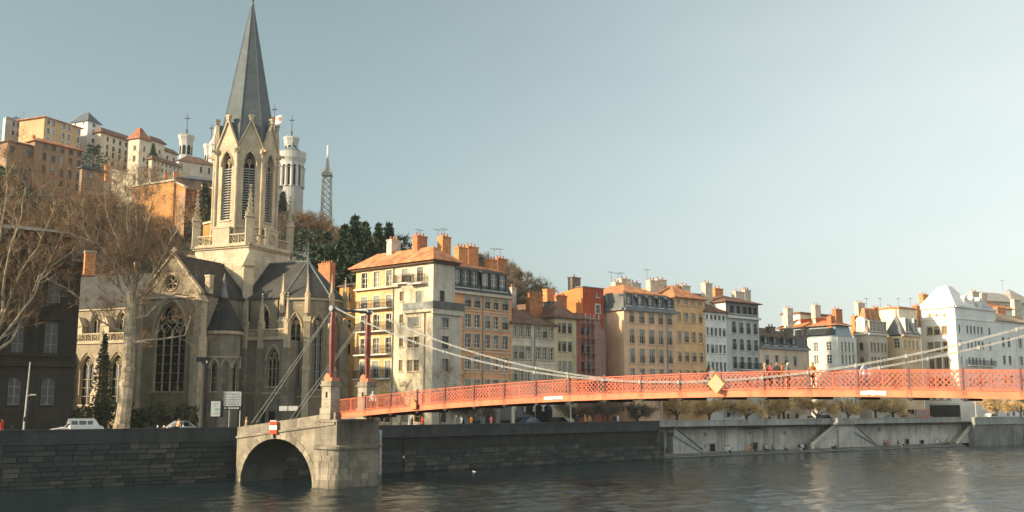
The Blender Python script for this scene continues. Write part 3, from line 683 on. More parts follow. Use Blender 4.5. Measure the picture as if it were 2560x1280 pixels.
# ---- nave, aisle
ZE, ZR = 20.2, 25.3
NX0 = -30.0
cl_w = [CX(240, 800, -4.6)[0], CX(305, 800, -4.6)[0]]; gap = cl_w[1] - cl_w[0]; clx = [cl_w[0] - gap, *cl_w, cl_w[1] + gap]
mb = MB(MC); mb.polywall([(NX0, GZ), (-H_, GZ), (-H_, ZE), (NX0, ZE)], [gpts(x, 16.6, 18.0, 1.5, .95) for x in clx if x < -6], .5, y=-4.6); mb.build('nave_wall', stone, ch, fixn=False)
for x in clx:
    if x < -6: gothic(MC, x, 16.6, 18.0, 1.5, .95, 2, y=-4.6)
mb = MB(MC); mb.box(NX0, -H_, -4.85, -4.5, ZE - .35, ZE); mb.build('cornice', stone_w, ch)
mb = MB(MC); mb.prism([], 0, 0) if False else None
mb.face([(NX0 - .3, -5.0, ZE - .1), (-H_ + .3, -5.0, ZE - .1), (-H_ + .3, 0, ZR), (NX0 - .3, 0, ZR)]); mb.face([(NX0 - .3, 5, ZE - .1), (-H_ + .3, 5, ZE - .1), (-H_ + .3, 0, ZR), (NX0 - .3, 0, ZR)]); mb.face([(NX0 - .3, -5, ZE - .1), (NX0 - .3, 5, ZE - .1), (NX0 - .3, 0, ZR)])
mb.build('nave_roof', slate2, ch, fixn=False)
AY = -9.0; AZ = 14.9
aw = [CX(217, 930, AY)[0], CX(292, 930, AY)[0]]; ag = aw[1] - aw[0]; awx = [aw[0] - ag, *aw]
mb = MB(MC); mb.polywall([(NX0, GZ), (-4.6, GZ), (-4.6, AZ), (NX0, AZ)], [gpts(x, 7.0, 11.6, 2.3, .8) for x in awx], .6, y=AY); mb.face([(-4.62, AY, GZ), (-4.62, -4.6, GZ), (-4.62, -4.6, AZ), (-4.62, AY, AZ)]); mb.build('aisle_wall', stone, ch, fixn=False)
for x in awx: gothic(MC, x, 7.0, 11.6, 2.3, .8, 2, y=AY)
mb = MB(MC); mb.box(NX0, -4.6, AY - .22, AY + .2, AZ, AZ + .25); mb.build('string_course', stone_w, ch)
balustrade(MC, NX0, -4.7, AY, AZ + .25, 1.15)
mb = MB(MC); mb.face([(NX0, AY, AZ + .1), (-4.6, AY, AZ + .1), (-4.6, -4.6, AZ + 1.3), (NX0, -4.6, AZ + 1.3)]); mb.build('aisle_roof', slate, ch, fixn=False)
for x in [(a + b_) / 2 for a, b_ in zip(awx, awx[1:])] + [awx[-1] + ag / 2]:
    if x < -5.2: buttress(MC, x, AY, GZ, 13.5, .9, 1.3, stone_w); pinnacle(x, AY - .15, AZ + .2, AZ + 1.9, .55)
for px in (205, 271):
    x, _ = CX(px, 800, -5.1); mb = MB(MC); mb.box(x - .55, x + .55, -5.5, -4.6, 15.5, 17.6); mb.prism([(x - .75, 17.6), (x + .75, 17.6), (x, 18.9)], -5.7, -4.6); mb.build('gablet', stone_w, ch)
# ---- transept with gable end
TY = -13.3; TW = 4.55; TZ = 20.3; big = gpts(.1, 8.6, 15.6, 4.9, .8, 8)
rose = [(.0 + 1.05 * math.cos(2 * math.pi * j / 16), 21.75 + 1.05 * math.sin(2 * math.pi * j / 16)) for j in range(16)]
mb = MB(MC); mb.polywall([(-TW, GZ), (TW, GZ), (TW, TZ), (0, ZR - .3), (-TW, TZ)], [big, rose], .7, y=TY); mb.build('transept_gable', stone, ch, fixn=False)
gothic(MC, .1, 8.6, 15.6, 4.9, .8, 4, y=TY, dep=.7)
mb = MB(MC); mb.path([(x, TY - .04, z) for x, z in rose + rose[:1]], .13, 4)
for j in range(5):
    a = R(90) + j * 2 * math.pi / 5; mb.path([(.52 * math.cos(a) + .36 * math.cos(b_), TY + .3, 21.75 + .52 * math.sin(a) + .36 * math.sin(b_)) for b_ in [2 * math.pi * i / 8 for i in range(9)]], .07, 4)
mb.path([(x * .98, TY + .3, 21.75 + (z - 21.75) * .98) for x, z in rose + rose[:1]], .1, 4); o = mb.build('rose_window', stone_w, ch)
mb = MB(MC); mb.polywall(rose, y=TY + .6); mb.build('pane', glass_d, o)
for s_ in (-1, 1):
    mb = MB(MC); mb.prism([(s_ * (TW + .25), TZ - .15), (s_ * (TW + .25), TZ + .15), (0, ZR + .25), (0, ZR - .15)], TY - .16, TY + .35); mb.build('gable_coping', stone_w, ch)
    M = sub_fr(s_ * TW, 0, 90 * s_)
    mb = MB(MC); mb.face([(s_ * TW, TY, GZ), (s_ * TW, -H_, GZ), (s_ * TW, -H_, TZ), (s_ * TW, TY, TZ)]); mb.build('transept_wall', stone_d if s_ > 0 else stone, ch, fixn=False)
    mb = MB(MC); mb.face([(s_ * (TW + .35), TY + .3, TZ - .2), (s_ * (TW + .35), -H_ + .4, TZ - .2), (0, -H_ + .4, ZR), (0, TY + .3, ZR)]); mb.build('transept_roof', slate, ch, fixn=False)
    mb = MB(MC); x = s_ * (TW + .1); mb.box(x - .62, x + .62, TY - .75, TY + .6, GZ, 15); mb.box(x - .55, x + .55, TY - .45, TY + .5, 15, 19.2); mb.build('corner_buttress', stone_w, ch)
    mb = MB(MC); mb.prism([(x - .7, 19.2), (x + .7, 19.2), (x, 20.2)], TY - .6, TY + .6); mb.build('buttress_cap', stone_w, ch)
mb = MB(MC); mb.box(-TW, TW, TY - .2, TY + .1, TZ - .5, TZ - .2); mb.build('string_course', stone_w, ch)
mb = MB(MC); mb.box(-.12, .12, TY + .1, TY + .3, ZR, ZR + .8); mb.box(-.4, .4, TY + .1, TY + .3, ZR + .4, ZR + .55); mb.build('gable_cross', stone_w, ch)
mb = MB(MC); mb.box(TW - .35, TW + .35, -12.2, -11.5, TZ, TZ + 2.1); mb.box(TW - .42, TW + .42, -12.3, -11.4, TZ + 2.1, TZ + 2.3); mb.build('chimney', stone_w, ch)
# ---- choir with polygonal apse
AR, AC = 4.75, 10.5; av = [(AC + AR * math.cos(R(a)), -AR * math.sin(R(a))) for a in (90, 54, 18, -18, -54, -90)]
ZC = 20.3
mb = MB(MC); mb.polywall([(H_, GZ), (AC, GZ), (AC, ZC), (H_, ZC)], [gpts(7.6, 15.7, 17.9, 1.2, .95)], .5, y=-AR); mb.face([(H_, AR, GZ), (AC, AR, GZ), (AC, AR, ZC), (H_, AR, ZC)]); mb.build('choir_wall', stone, ch, fixn=False)
gothic(MC, 7.6, 15.7, 17.9, 1.2, .95, 1, y=-AR, tr=False)
for i in range(5):
    (xa, ya), (xb, yb) = av[i], av[i + 1]; ang = math.atan2(yb - ya, xb - xa); M = MC @ frame(xa, ya, ang); L = math.hypot(xb - xa, yb - ya); hol = [gpts(L / 2, 8.9, 16.6, 1.35, 1.0)]
    mb = MB(M); mb.polywall([(0, GZ), (L, GZ), (L, ZC), (0, ZC)], hol, .5); mb.build('apse_wall', stone, ch, fixn=False)
    if i < 4: gothic(M, L / 2, 8.9, 16.6, 1.35, 1.0, 2)
    mb = MB(M); mb.box(-.1, L + .1, -.3, .1, ZC - .3, ZC); mb.build('cornice', stone_w, ch)
    mb = MB(M); mb.box(-.02, L + .02, -.12, .02, 7.9, 8.1); mb.build('string_course', stone_w, ch)
for i in range(0, 6):
    x, y = av[i]; a = math.atan2(y, x - AC); M = MC @ frame(x, y, a + math.pi / 2)
    mb = MB(M); mb.box(-.42, .42, -1.1, .1, GZ, 11.2); mb.box(-.38, .38, -.75, .1, 11.2, 17.2)
    for z, d in ((11.2, 1.1), (17.2, .75)): mb.face([(-.46, -d - .08, z), (.46, -d - .08, z), (.46, -d * .55, z + .7), (-.46, -d * .55, z + .7)]); mb.face([(-.46, -d - .08, z), (-.46, -d * .55, z + .7), (-.46, 0, z)]); mb.face([(.46, -d - .08, z), (.46, 0, z), (.46, -d * .55, z + .7)])
    mb.build('buttress', stone_w, ch, fixn=False)
    mb = MB(M); mb.box(-.5, .5, -1.2, .1, 7.9, 8.12); mb.build('string_course', stone_w, ch)
    pinnacle(x + .35 * math.cos(a), y + .35 * math.sin(a), 18.3, 23.2, .5)
ZRC = 25.5; ov = [(AC + (AR + .35) * math.cos(R(k)), -(AR + .35) * math.sin(R(k))) for k in (90, 54, 18, -18, -54, -90)]
mb = MB(MC)
for s_ in (-1, 1): mb.face([(H_ - .3, s_ * (AR + .35), ZC - .05), (AC, s_ * (AR + .35), ZC - .05), (AC, 0, ZRC), (H_ - .3, 0, ZRC)])
for i in range(5): mb.face([(*ov[i], ZC - .05), (*ov[i + 1], ZC - .05), (AC, 0, ZRC)])
rf = mb.build('choir_roof', slate2, ch, fixn=False)
mb = MB(MC)
for i in range(6): mb.tube((*ov[i], ZC), (AC, 0, ZRC + .05), .09, n=5)
mb.tube((H_, 0, ZRC), (AC, 0, ZRC), .1, n=5); mb.build('roof_hip', lead, rf)
mb = MB(MC); mb.tube((AC, 0, ZRC - .1), (AC, 0, ZRC + .9), .13, .07); mb.lathe(AC, 0, [(.05, ZRC + .8), (.2, ZRC + 1.0), (.05, ZRC + 1.2), (.03, ZRC + 2.4)], 8); mb.build('finial', lead, rf)
mb = MB(MC)
for x in (5.4, 9.8): mb.tube((x, -AR - .3, GZ), (x, -AR - .3, ZC - .3), .08, n=6)
mb.tube((AC + .3, -AR - .2, GZ), (AC + .3, -AR - .2, ZC - .3), .09, n=6); mb.build('downpipe', iron, ch)
# ---- side chapel
SY = -6.6; SZ = 14.9; sx0 = 5.0; sx1, _ = CX(716, 900, SY)
wx, _ = CX(682, 920, SY)
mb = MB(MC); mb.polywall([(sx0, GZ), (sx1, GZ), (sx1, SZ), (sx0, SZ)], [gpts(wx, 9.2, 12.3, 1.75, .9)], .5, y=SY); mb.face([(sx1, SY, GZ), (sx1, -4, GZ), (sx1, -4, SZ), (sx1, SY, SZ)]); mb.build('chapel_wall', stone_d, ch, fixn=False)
gothic(MC, wx, 9.2, 12.3, 1.75, .9, 3, y=SY)
mb = MB(MC); mb.box(sx0, sx1 + .15, SY - .25, SY + .3, SZ, SZ + .28); mb.build('string_course', stone_w, ch)
mb = MB(MC); mb.box(sx0, sx1 + .1, SY - .12, SY + .1, 8.3, 8.5); mb.build('string_course', stone_w, ch)
mb = MB(MC); mb.face([(sx0, SY, SZ + .2), (sx1, SY, SZ + .2), (sx1, -4.6, SZ + .6), (sx0, -4.6, SZ + .6)]); mb.build('chapel_roof', lead, ch, fixn=False)
balustrade(MC, sx0, sx1, SY, SZ + .28, 1.1)
for px in (612, 652, 716):
    x, _ = CX(px, 820, SY - .3); pinnacle(x, SY - .15, SZ - 1, 20.6, .6); mb = MB(MC); mb.box(x - .4, x + .4, SY - .55, SY, GZ, SZ - 1); mb.build('buttress', stone_d, ch)
mb = MB(MC)
for px in (655, 680): x, _ = CX(px, 1030, SY); mb.box(x - .45, x + .45, SY - .03, SY - .01, 4.3, 6.2)
mb.build('cellar_window', dk, ch)
# ---- stair turret with conical roof
q = atY(556, 832, 125.2); tx_, ty_, _ = MC.inverted() @ q; TR = 2.3; oct_ = ngon(TR, 10, R(18), tx_, ty_)
zt = q.z
for i in range(10):
    (xa, ya), (xb, yb) = oct_[i], oct_[(i + 1) % 10]; M = MC @ frame(xa, ya, math.atan2(yb - ya, xb - xa)); L = math.hypot(xb - xa, yb - ya)
    mb = MB(M); mb.polywall([(0, GZ), (L, GZ), (L, zt), (0, zt)], [gpts(L / 2, 8.6, 11.4, .85, .9)], .35); mb.build('turret_wall', stone_d, ch, fixn=False)
    gothic(M, L / 2, 8.6, 11.4, .85, .9, 1, dep=.35, tr=False)
mb = MB(MC); mb.vprism(ngon(TR + .25, 20, 0, tx_, ty_), zt - .25, zt + .12); mb.build('string_course', stone_w, ch)
mb = MB(MC); mb.vprism(ngon(TR + .12, 20, 0, tx_, ty_), 12.6, 12.8); mb.build('string_course', stone_w, ch)
ztop = atY(562, 715, 125.2).z; zmid = atY(562, 745, 125.2).z
mb = MB(MC); mb.vprism(ngon(TR + .3, 20, 0, tx_, ty_), zt + .12, zmid, ngon(.55, 20, 0, tx_, ty_)); o = mb.build('turret_roof', slate, ch)
mb = MB(MC); mb.lathe(tx_, ty_, [(.56, zmid), (.2, ztop), (.28, ztop + .25), (.1, ztop + .5), (.2, ztop + .8), (.03, ztop + 1.6)], 12); mb.build('finial', lead, o)
# ---- tower
ZT = 27.35
for k in range(4):
    M = sub_fr(0, 0, 90 * k); mb = MB(M); x0 = .4
    mb.wall(-H_, H_, GZ, ZT, [(x0 - .16, x0 + .16, 22.9 + 1.0, 24.2 + 1.0)] if k in (0, 1) else [], .4, y=-H_); mb.build('tower_wall', mat('tower_stone', (.55, .46, .325), .88, .2, .3, .2, 6, streak=.5, course=.45, c2=(.64, .55, .41)), ch, fixn=False)
    if k in (0, 1): mb = MB(M); mb.box(x0 - .2, x0 + .2, -H_ + .4, -H_ + .45, 23.8, 25.3); mb.build('slit_window', dk, ch)
    mb = MB(M); mb.box(-H_ - .45, H_ + .45, -H_ - .45, -H_ + .2, ZT, ZT + .3); mb.box(-H_ - .25, H_ + .25, -H_ - .22, -H_ + .1, ZT - .22, ZT); mb.build('cornice', stone_w, ch)
    balustrade(M, -H_ + .2, H_ - .2, -H_ - .1, ZT + .3, 1.35)
    mb = MB(M); mb.box(-1.35, 1.35, -H_ - .3, -H_ + .05, ZT + .3, ZT + 2.5); mb.prism([(-.8, ZT + 2.5), (.8, ZT + 2.5), (0, ZT + 3.0)], -H_ - .25, -H_ + .0) if k == 3 else mb.box(-1.45, 1.45, -H_ - .38, -H_ + .1, ZT + 2.5, ZT + 2.66); mb.build('parapet_block', stone_w, ch)
    if k == 1:
        mb = MB(M); mb.path([(.55 * math.cos(a), -H_ - .34, ZT + 1.4 + .55 * math.sin(a)) for a in [2 * math.pi * i / 12 for i in range(13)]], .1, 4); mb.build('clock_ring', stone_w, ch)
    Md = sub_fr(0, 0, 90 * k + 45); c = -H_ * math.sqrt(2)      # diagonal corner buttress and pinnacle
    mb = MB(Md); mb.box(-.62, .62, c - .75, c + 1.0, GZ, 24.6); mb.build('corner_buttress', stone_w, ch)
    mb = MB(Md); mb.prism([(-.8, 24.6), (.8, 24.6), (0, 26.6)], c - .95, c + 1.0); mb.build('buttress_cap', stone_w, ch)
    pinnacle(0, c + .05, ZT + .2, 35.3, 1.0, Md)
# roof creases against the tower, belfry octagon
BR = 3.95; L = 2 * BR * math.tan(R(22.5)); ZB0, ZB1 = ZT + .3, 40.4
for k in range(8):
    M = sub_fr(0, 0, 45 * k); win = gpts(0, 31.0, 38.9, 1.55, 1.05)
    mb = MB(M); mb.polywall([(-L / 2, ZB0), (L / 2, ZB0), (L / 2, ZB1 + .2), (0, ZB1 + 3.9), (-L / 2, ZB1 + .2)], [win], .75, y=-BR); mb.build('belfry_wall', mat('belfry_stone', (.56, .47, .33), .88, .18, .4, .15, 6, streak=.4, course=.5), ch, fixn=False)
    gothic(M, 0, 31.0, 38.3, 1.55, 1.05, 2, y=-BR, dep=.72, louvre=True)
    # gable copings, ball finial, corner shafts, gable roof behind
    mb = MB(M)
    for s_ in (-1, 1): mb.prism([(s_ * (L / 2 + .12), ZB1 + .1), (s_ * (L / 2 + .12), ZB1 + .45), (0, ZB1 + 4.45), (0, ZB1 + 4.0)], -BR - .22, -BR + .2)
    mb.box(-.22, .22, -BR - .3, -BR + .25, ZB1 + 4.2, ZB1 + 4.6); mb.box(-.34, .34, -BR - .36, -BR + .3, ZB1 + 4.6, ZB1 + 4.85); mb.build('belfry_gable', stone_w, ch)
    mb = MB(M)
    for s_ in (-1, 1): mb.face([(0, -BR, ZB1 + 4.1), (0, -1.8, ZB1 + 4.1), (s_ * L / 2, -BR + .1, ZB1 + .3)])
    mb.build('gable_roof', spire_m, ch, fixn=False)
    Mk = sub_fr(0, 0, 45 * k + 22.5); c = -BR / math.cos(R(22.5))
    mb = MB(Mk); mb.tube((0, c - .05, ZB0), (0, c - .05, ZB1 - .3), .22, n=8); mb.box(-.35, .35, c - .4, c + .2, ZB1 - .35, ZB1 + .2); mb.box(-.16, .16, c - .95, c - .3, ZB1 - .15, ZB1 + .12); mb.build('corner_shaft', stone_w, ch)
    mb = MB(M); mb.box(-L / 2 - .05, L / 2 + .05, -BR - .18, -BR + .1, 30.0, 30.25); mb.face([(-.8, -BR - .02, 30.3), (.8, -BR - .02, 30.3), (.78, -BR + .5, 31.0), (-.78, -BR + .5, 31.0)]); mb.build('string_course', stone_w, ch)
mb = MB(MC); mb.vprism(ngon(BR - .4, 8, R(22.5)), ZB0, ZB1); mb.build('belfry_core', dk, ch)
mb = MB(MC); ZS = 62.3; rb = 3.95 / math.cos(R(22.5))
mb.vprism(ngon(rb, 8, R(22.5)), ZB1 - .3, ZS, ngon(.16, 8, R(22.5))); sp = mb.build('spire', spire_m, ch)
mb = MB(MC)
for k in range(8): a = R(22.5 + 45 * k); mb.tube((rb * math.cos(a), rb * math.sin(a), ZB1 - .3), (.16 * math.cos(a), .16 * math.sin(a), ZS), .07, .04, n=4)
mb.build('spire_ridge', lead, sp)
mb = MB(MC); mb.lathe(0, 0, [(.2, ZS - .6), (.3, ZS - .1), (.14, ZS + .2), (.26, ZS + .55), (.1, ZS + .9), (.05, ZS + 2.6)], 8); mb.build('finial', lead, sp)
# base plinth in the darker stone
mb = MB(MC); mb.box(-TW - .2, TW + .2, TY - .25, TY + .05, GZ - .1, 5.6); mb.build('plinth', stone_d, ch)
# ================================================================ STREET BUILDINGS
terra = mat('terracotta', (.42, .17, .085), .85, .25, .9, .5, 22, c2=(.55, .25, .12))
terra_d = mat('terracotta_old', (.20, .115, .08), .88, .28, .9, .5, 22)
brick = mat('chimney_brick', (.50, .21, .10), .9, .25, 2.0, .3, 14, course=.16)
brick_o = mat('chimney_orange', (.62, .27, .11), .9, .2, 2.0, .3, 14)
brick_w = mat('chimney_render', (.60, .53, .43), .9, .2, 1.5, .25, 10, streak=.5)
brick_d = mat('chimney_dark', (.17, .145, .125), .9, .25, 2.0, .3, 14)
pot_m = mat('chimney_pot', (.45, .2, .11), .85, .2, 4)
frame_w = mat('window_white', (.66, .64, .59), .6, .08, 3)
frame_g = mat('window_grey', (.28, .29, .28), .6, .1, 3)
frame_d = mat('window_dark', (.07, .075, .075), .5, .1, 3)
shut_g = mat('shutter_grey', (.30, .31, .29), .7, .15, 2)
shut_b = mat('shutter_bluegrey', (.16, .19, .20), .7, .15, 2)
rail_m = mat('balcony_iron', (.035, .035, .035), .55, .2, 4)
zinc = mat('zinc', (.20, .22, .235), .5, .12, 1, .05, 5, metal=.25)
mans = mat('mansard_slate', (.045, .052, .058), .55, .2, .8, .3, 26, spec=.5)
mans_l = mat('mansard_grey', (.13, .14, .145), .55, .2, .8, .3, 26, spec=.5)
PANES = [glassmat('glass_dark', (.02, .024, .028), .06, .45), glassmat('glass_mid', (.045, .052, .056), .08, .45), glassmat('glass_curtain', (.16, .155, .145), .12, .6), glassmat('glass_blind', (.30, .29, .26), .2, .5)]
WC = {}
def win_mesh(typ, w, h, fm, sm):
    key = (typ, round(w, 1), round(h, 1), fm.name, sm.name)
    if key in WC: return WC[key]
    b = MB(); w2 = w / 2; fy = .13
    b.k = 0
    for (a, c, d, e) in ((-w2, -w2 + .07, 0, h), (w2 - .07, w2, 0, h), (-w2 + .07, w2 - .07, 0, .07), (-w2 + .07, w2 - .07, h - .07, h)): b.box(a, c, fy, fy + .06, d, e)
    if w > .6: b.box(-.045, .045, fy - .012, fy + .05, .07, h - .07)
    k = 2 if h > 1.3 else 1
    for j in range(1, k + 1): z = h * j / (k + 1); b.box(-w2 + .07, w2 - .07, fy - .005, fy + .045, z - .025, z + .025)
    b.k = 1
    if typ != 'n':
        t_ = .15
        b.box(-w2 - t_, -w2, -.05, .02, -.02, h + t_); b.box(w2, w2 + t_, -.05, .02, -.02, h + t_); b.box(-w2, w2, -.05, .02, h, h + t_)
    b.box(-w2 - .2, w2 + .2, -.14, .02, -.12, -.02)
    mats = [fm, sm]
    if typ in ('s', 'c', 'h'):
        b.k = 2; mats = [fm, sm, shut_b if typ == 'h' else shut_g]
        z0 = {'s': h * .55, 'c': .04, 'h': .72 * h}[typ]; n_ = max(2, int((h - z0) / .13))
        for j in range(n_): z = lerp(z0, h, j / n_); b.box(-w2 + .01, w2 - .01, .03, .075, z + .008, z + (h - z0) / n_)
    if typ in ('d', 'r', 's'):
        b.k = len(mats); mats = mats + [rail_m]
        b.box(-w2 - .02, w2 + .02, -.11, -.07, .78, .83); b.box(-w2 - .02, w2 + .02, -.11, -.07, .08, .12)
        x = -w2 + .05
        while x < w2: b.box(x - .014, x + .014, -.10, -.08, .12, .78); x += .15
    me = b.mesh('window', mats); p_ = MB(); p_.face([(-w2, fy + .04, 0), (w2, fy + .04, 0), (w2, fy + .04, h), (-w2, fy + .04, h)])
    pn = []
    for g in PANES: pn.append(p_.mesh('pane', g))
    WC[key] = (me, pn); return WC[key]
rw = random.Random(21)
def put_win(root, M, x0, x1, z0, z1, typ, fm, sm, wts=(5, 3, 2, 1)):
    if typ == 'w': typ = rw.choices(('w', 'h', 's', 'c'), (12, 3, 2, 1))[0]
    me, pn = win_mesh(typ, x1 - x0, z1 - z0, fm, sm); ang = math.atan2(M[1][0], M[0][0])
    o = link('window', me, root, M @ Vector(((x0 + x1) / 2, 0, z0)), ang)
    sub('pane', rw.choices(pn, wts)[0], o); return o
def roof_frustum(mb, P, z0, z1, ins):
    """P: footprint corners ccw in local frame; inset toward the middle by ins metres"""
    n_ = len(P); c = [sum(q[i] for q in P) / n_ for i in (0, 1)]; out = []
    for i in range(n_):
        a, b_, d = Vector(P[i - 1]), Vector(P[i]), Vector(P[(i + 1) % n_]); e1 = (b_ - a).normalized(); e2 = (d - b_).normalized()
        n1, n2 = Vector((-e1.y, e1.x)), Vector((-e2.y, e2.x)); k = ins / max(.2, 1 + n1.dot(n2)); q = b_ + (n1 + n2) * k; out.append((q.x, q.y))
    mb.vprism(P, z0, z1, out); return out
class Bld:
    def __init__(s, name, label, K, ang, pxr, D=11, py=900, z0=None, cat='building', w=None):
        s.K = Vector((K[0], K[1])); s.ang = ang; s.F = frame(K[0], K[1], ang); s.w = w or hit(K, ang, pxr, py); s.D = D; s.z0 = GZ if z0 is None else z0
        lb = s.F @ Vector((0, D, 0)); s.L = frame(lb.x, lb.y, ang - math.pi / 2)
        s.root = thing(name, label, cat, (K[0], K[1], s.z0))
    def end(s): q = s.F @ Vector((s.w, 0, 0)); return (q.x, q.y)
    def fr(s, side): return s.F if side == 'F' else s.L
    def z(s, px, py, side='F', y=0.0): return onplane(s.fr(side), px, py, y)[1]
    def x(s, px, py, side='F', y=0.0): return onplane(s.fr(side), px, py, y)[0]
    def grid(s, cols, rows, pxr, pyr, side='F', typ='w'):
        xs = [(s.x(a, pyr, side), s.x(b_, pyr, side)) for a, b_ in cols]; zs = [(s.z(pxr, r_[1], side), s.z(pxr, r_[0], side)) + tuple(r_[2:]) for r_ in rows]
        return [(a, b_, c[0], c[1], c[2] if len(c) > 2 else typ) for a, b_ in xs for c in zs]
    def wall(s, side, x0, x1, z0, z1, m, wins=(), fm=frame_w, sm=None, wts=(5, 3, 2, 1), name='wall'):
        M = s.fr(side); wins = [w_ for w_ in wins if w_[0] > x0 + .02 and w_[1] < x1 - .02 and w_[2] > z0 and w_[3] < z1]
        mb = MB(M); mb.wall(x0, x1, z0, z1, wins, .24); o = mb.build(name, m, s.root, fixn=False)
        for w_ in wins: put_win(s.root, M, *w_[:4], w_[4], fm, sm or frame_w, wts)
        return o
    def shell(s, z1, m, left=True):
        """the walls without windows: right, back and (if wanted) left"""
        mb = MB(s.F); w, D, z0 = s.w, s.D, s.z0
        mb.face([(w, 0, z0), (w, D, z0), (w, D, z1), (w, 0, z1)]); mb.face([(0, D, z0), (w, D, z0), (w, D, z1), (0, D, z1)])
        if left: mb.face([(0, 0, z0), (0, D, z0), (0, D, z1), (0, 0, z1)])
        return mb.build('side_wall', m, s.root, fixn=False)
    def foot(s, o=0.0): return [(-o, -o), (s.w + o, -o), (s.w + o, s.D + o), (-o, s.D + o)]
    def band(s, z, h=.3, out=.3, m=None, side='F', x0=None, x1=None, name='cornice'):
        mb = MB(s.fr(side)); L = s.w if side == 'F' else s.D; a = (-.02 if x0 is None else x0); b_ = (L + .02 if x1 is None else x1); mb.box(a, b_, -out, .05, z, z + h); return mb.build(name, m or frame_w, s.root)
    def hip(s, z, rise, ins, m=terra, over=.5, th=.16):
        mb = MB(s.F); P = s.foot(over); mb.vprism(P, z, z + th); roof_frustum(mb, P, z + th, z + th + rise, min(ins, min(s.w, s.D) / 2 + over - .05)); return mb.build('roof', m, s.root)
    def mansard(s, z, rise, ins=1.1, m=mans, top=terra, trise=1.2, tins=4.0, dormers=(), fm=frame_w, dm=None, dw=1.15):
        mb = MB(s.F); P = s.foot(.12); q = roof_frustum(mb, P, z, z + rise, ins); o = mb.build('mansard', m, s.root)
        mb = MB(s.F); pq = [(x * 1.0, y) for x, y in q]; mb.vprism(pq, z + rise + .003, z + rise + .14); roof_frustum(mb, pq, z + rise + .14, z + rise + .14 + trise, min(tins, min(s.w, s.D) / 2 - ins - .1)); mb.build('roof', top, s.root)
        for dx in dormers:
            mb = MB(s.F @ Matrix.Translation((dx, 0, 0))); w2 = dw / 2; za, zb = z + rise * .16, z + rise * .84
            mb.box(-w2 - .12, -w2, .0, ins + .5, za, zb); mb.box(w2, w2 + .12, .0, ins + .5, za, zb); mb.box(-w2 - .2, w2 + .2, -.08, ins + .6, zb, zb + .16); mb.box(-w2 - .12, w2 + .12, -.04, .1, za - .12, za)
            mb.build('dormer', dm or m, s.root)
            put_win(s.root, s.F @ Matrix.Translation((dx, .02, 0)), -w2 + .02, w2 - .02, za, zb, 'n', fm, fm, (2, 2, 2, 2))
        return o
    def chim(s, px0, px1, py0, py1, t=4.0, m=brick, pots=3, d=.9, rot=0.0):
        x0, z1 = onplane(s.F, px0, py0, t); x1, _ = onplane(s.F, px1, py0, t); _, z0 = onplane(s.F, (px0 + px1) / 2, py1, t)
        if x1 < x0: x0, x1 = x1, x0
        mb = MB(s.F); d = min(d, max(.5, (x1 - x0) * .8)); mb.box(x0, x1, t - d / 2, t + d / 2, z0 - 2.2, z1 - .18); mb.box(x0 - .07, x1 + .07, t - d / 2 - .07, t + d / 2 + .07, z1 - .18, z1 - .02)
        o = mb.build('chimney', m, s.root)
        for j in range(pots):
            x = lerp(x0, x1, (j + .5) / pots); b_ = MB(s.F); b_.lathe(x, t, [(.13, z1 - .02), (.1, z1 + .38), (.13, z1 + .42)], 8); b_.build('chimney_pot', pot_m, o)
        return o
    def aerial(s, px, py0, py1, t=4.0):
        x, z1 = onplane(s.F, px, py0, t); _, z0 = onplane(s.F, px, py1, t); mb = MB(s.F); mb.tube((x, t, z0), (x, t, z1), .03, n=4); mb.tube((x - .7, t, z1 - .15), (x + .7, t, z1 - .15), .018, n=4)
        for k in range(5): mb.tube((x - .6 + k * .3, t - .3, z1 - .15), (x - .6 + k * .3, t + .3, z1 - .15), .012, n=3)
        return mb.build('aerial', iron, s.root)
    def balcony(s, x0, x1, z, d=.9, side='F'):
        mb = MB(s.fr(side)); mb.box(x0, x1, -d, .02, z - .16, z); o = mb.build('balcony_slab', frame_w, s.root)
        b_ = MB(s.fr(side)); b_.box(x0, x1, -d, -d + .05, z + .95, z + 1.0); b_.box(x0, x1, -d, -d + .04, z + .06, z + .1); x = x0
        while x < x1: b_.box(x, x + .03, -d + .01, -d + .03, z, z + .95); x += .14
        for xx in (x0, x1 - .05): b_.box(xx, xx + .05, -d, 0, z + .95, z + 1.0); [b_.box(xx, xx + .03, -d + k * .15, -d + k * .15 + .03, z, z + .95) for k in range(1, 6)]
        b_.build('balcony_rail', rail_m, o)
    def pipe(s, x, z1, side='F', m=None):
        mb = MB(s.fr(side)); mb.tube((x, -.1, s.z0), (x, -.1, z1), .06, n=6); mb.build('downpipe', m or frame_g, s.root)
def stucco(n_, c, **k): return mat('wall_' + n_, c, .9, k.pop('var', .15), k.pop('scale', .22), .12, 9, streak=k.pop('streak', .35) * 1.35, **k)
# ---- dark block at far left
KL = atY(181, 1040, 108); aL = R(36); wL = 34; KLo = (KL.x - wL * math.cos(aL), KL.y - wL * math.sin(aL))
b = Bld('stone_building', 'dark stone apartment block at the left edge behind bare branches', KLo, aL, 0, D=22, w=wL)
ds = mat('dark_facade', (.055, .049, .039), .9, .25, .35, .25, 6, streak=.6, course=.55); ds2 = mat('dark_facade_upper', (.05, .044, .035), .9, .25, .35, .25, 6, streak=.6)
z_c = b.z(188, 668); z_s0, z_s1 = b.z(180, 918), b.z(180, 893)
xs = [(b.x(20, 980), b.x(51, 980)), (b.x(103, 980), b.x(136, 980))]; g = xs[1][0] - xs[0][0]; xs = [(xs[0][0] - k * g, xs[0][1] - k * g) for k in (3, 2, 1)] + xs
b.wall('F', 0, wL, GZ, z_s0, ds, [(a, c, b.z(110, 1012), b.z(110, 945), 'k') for a, c in xs], frame_g, ds, (6, 3, 0, 0))
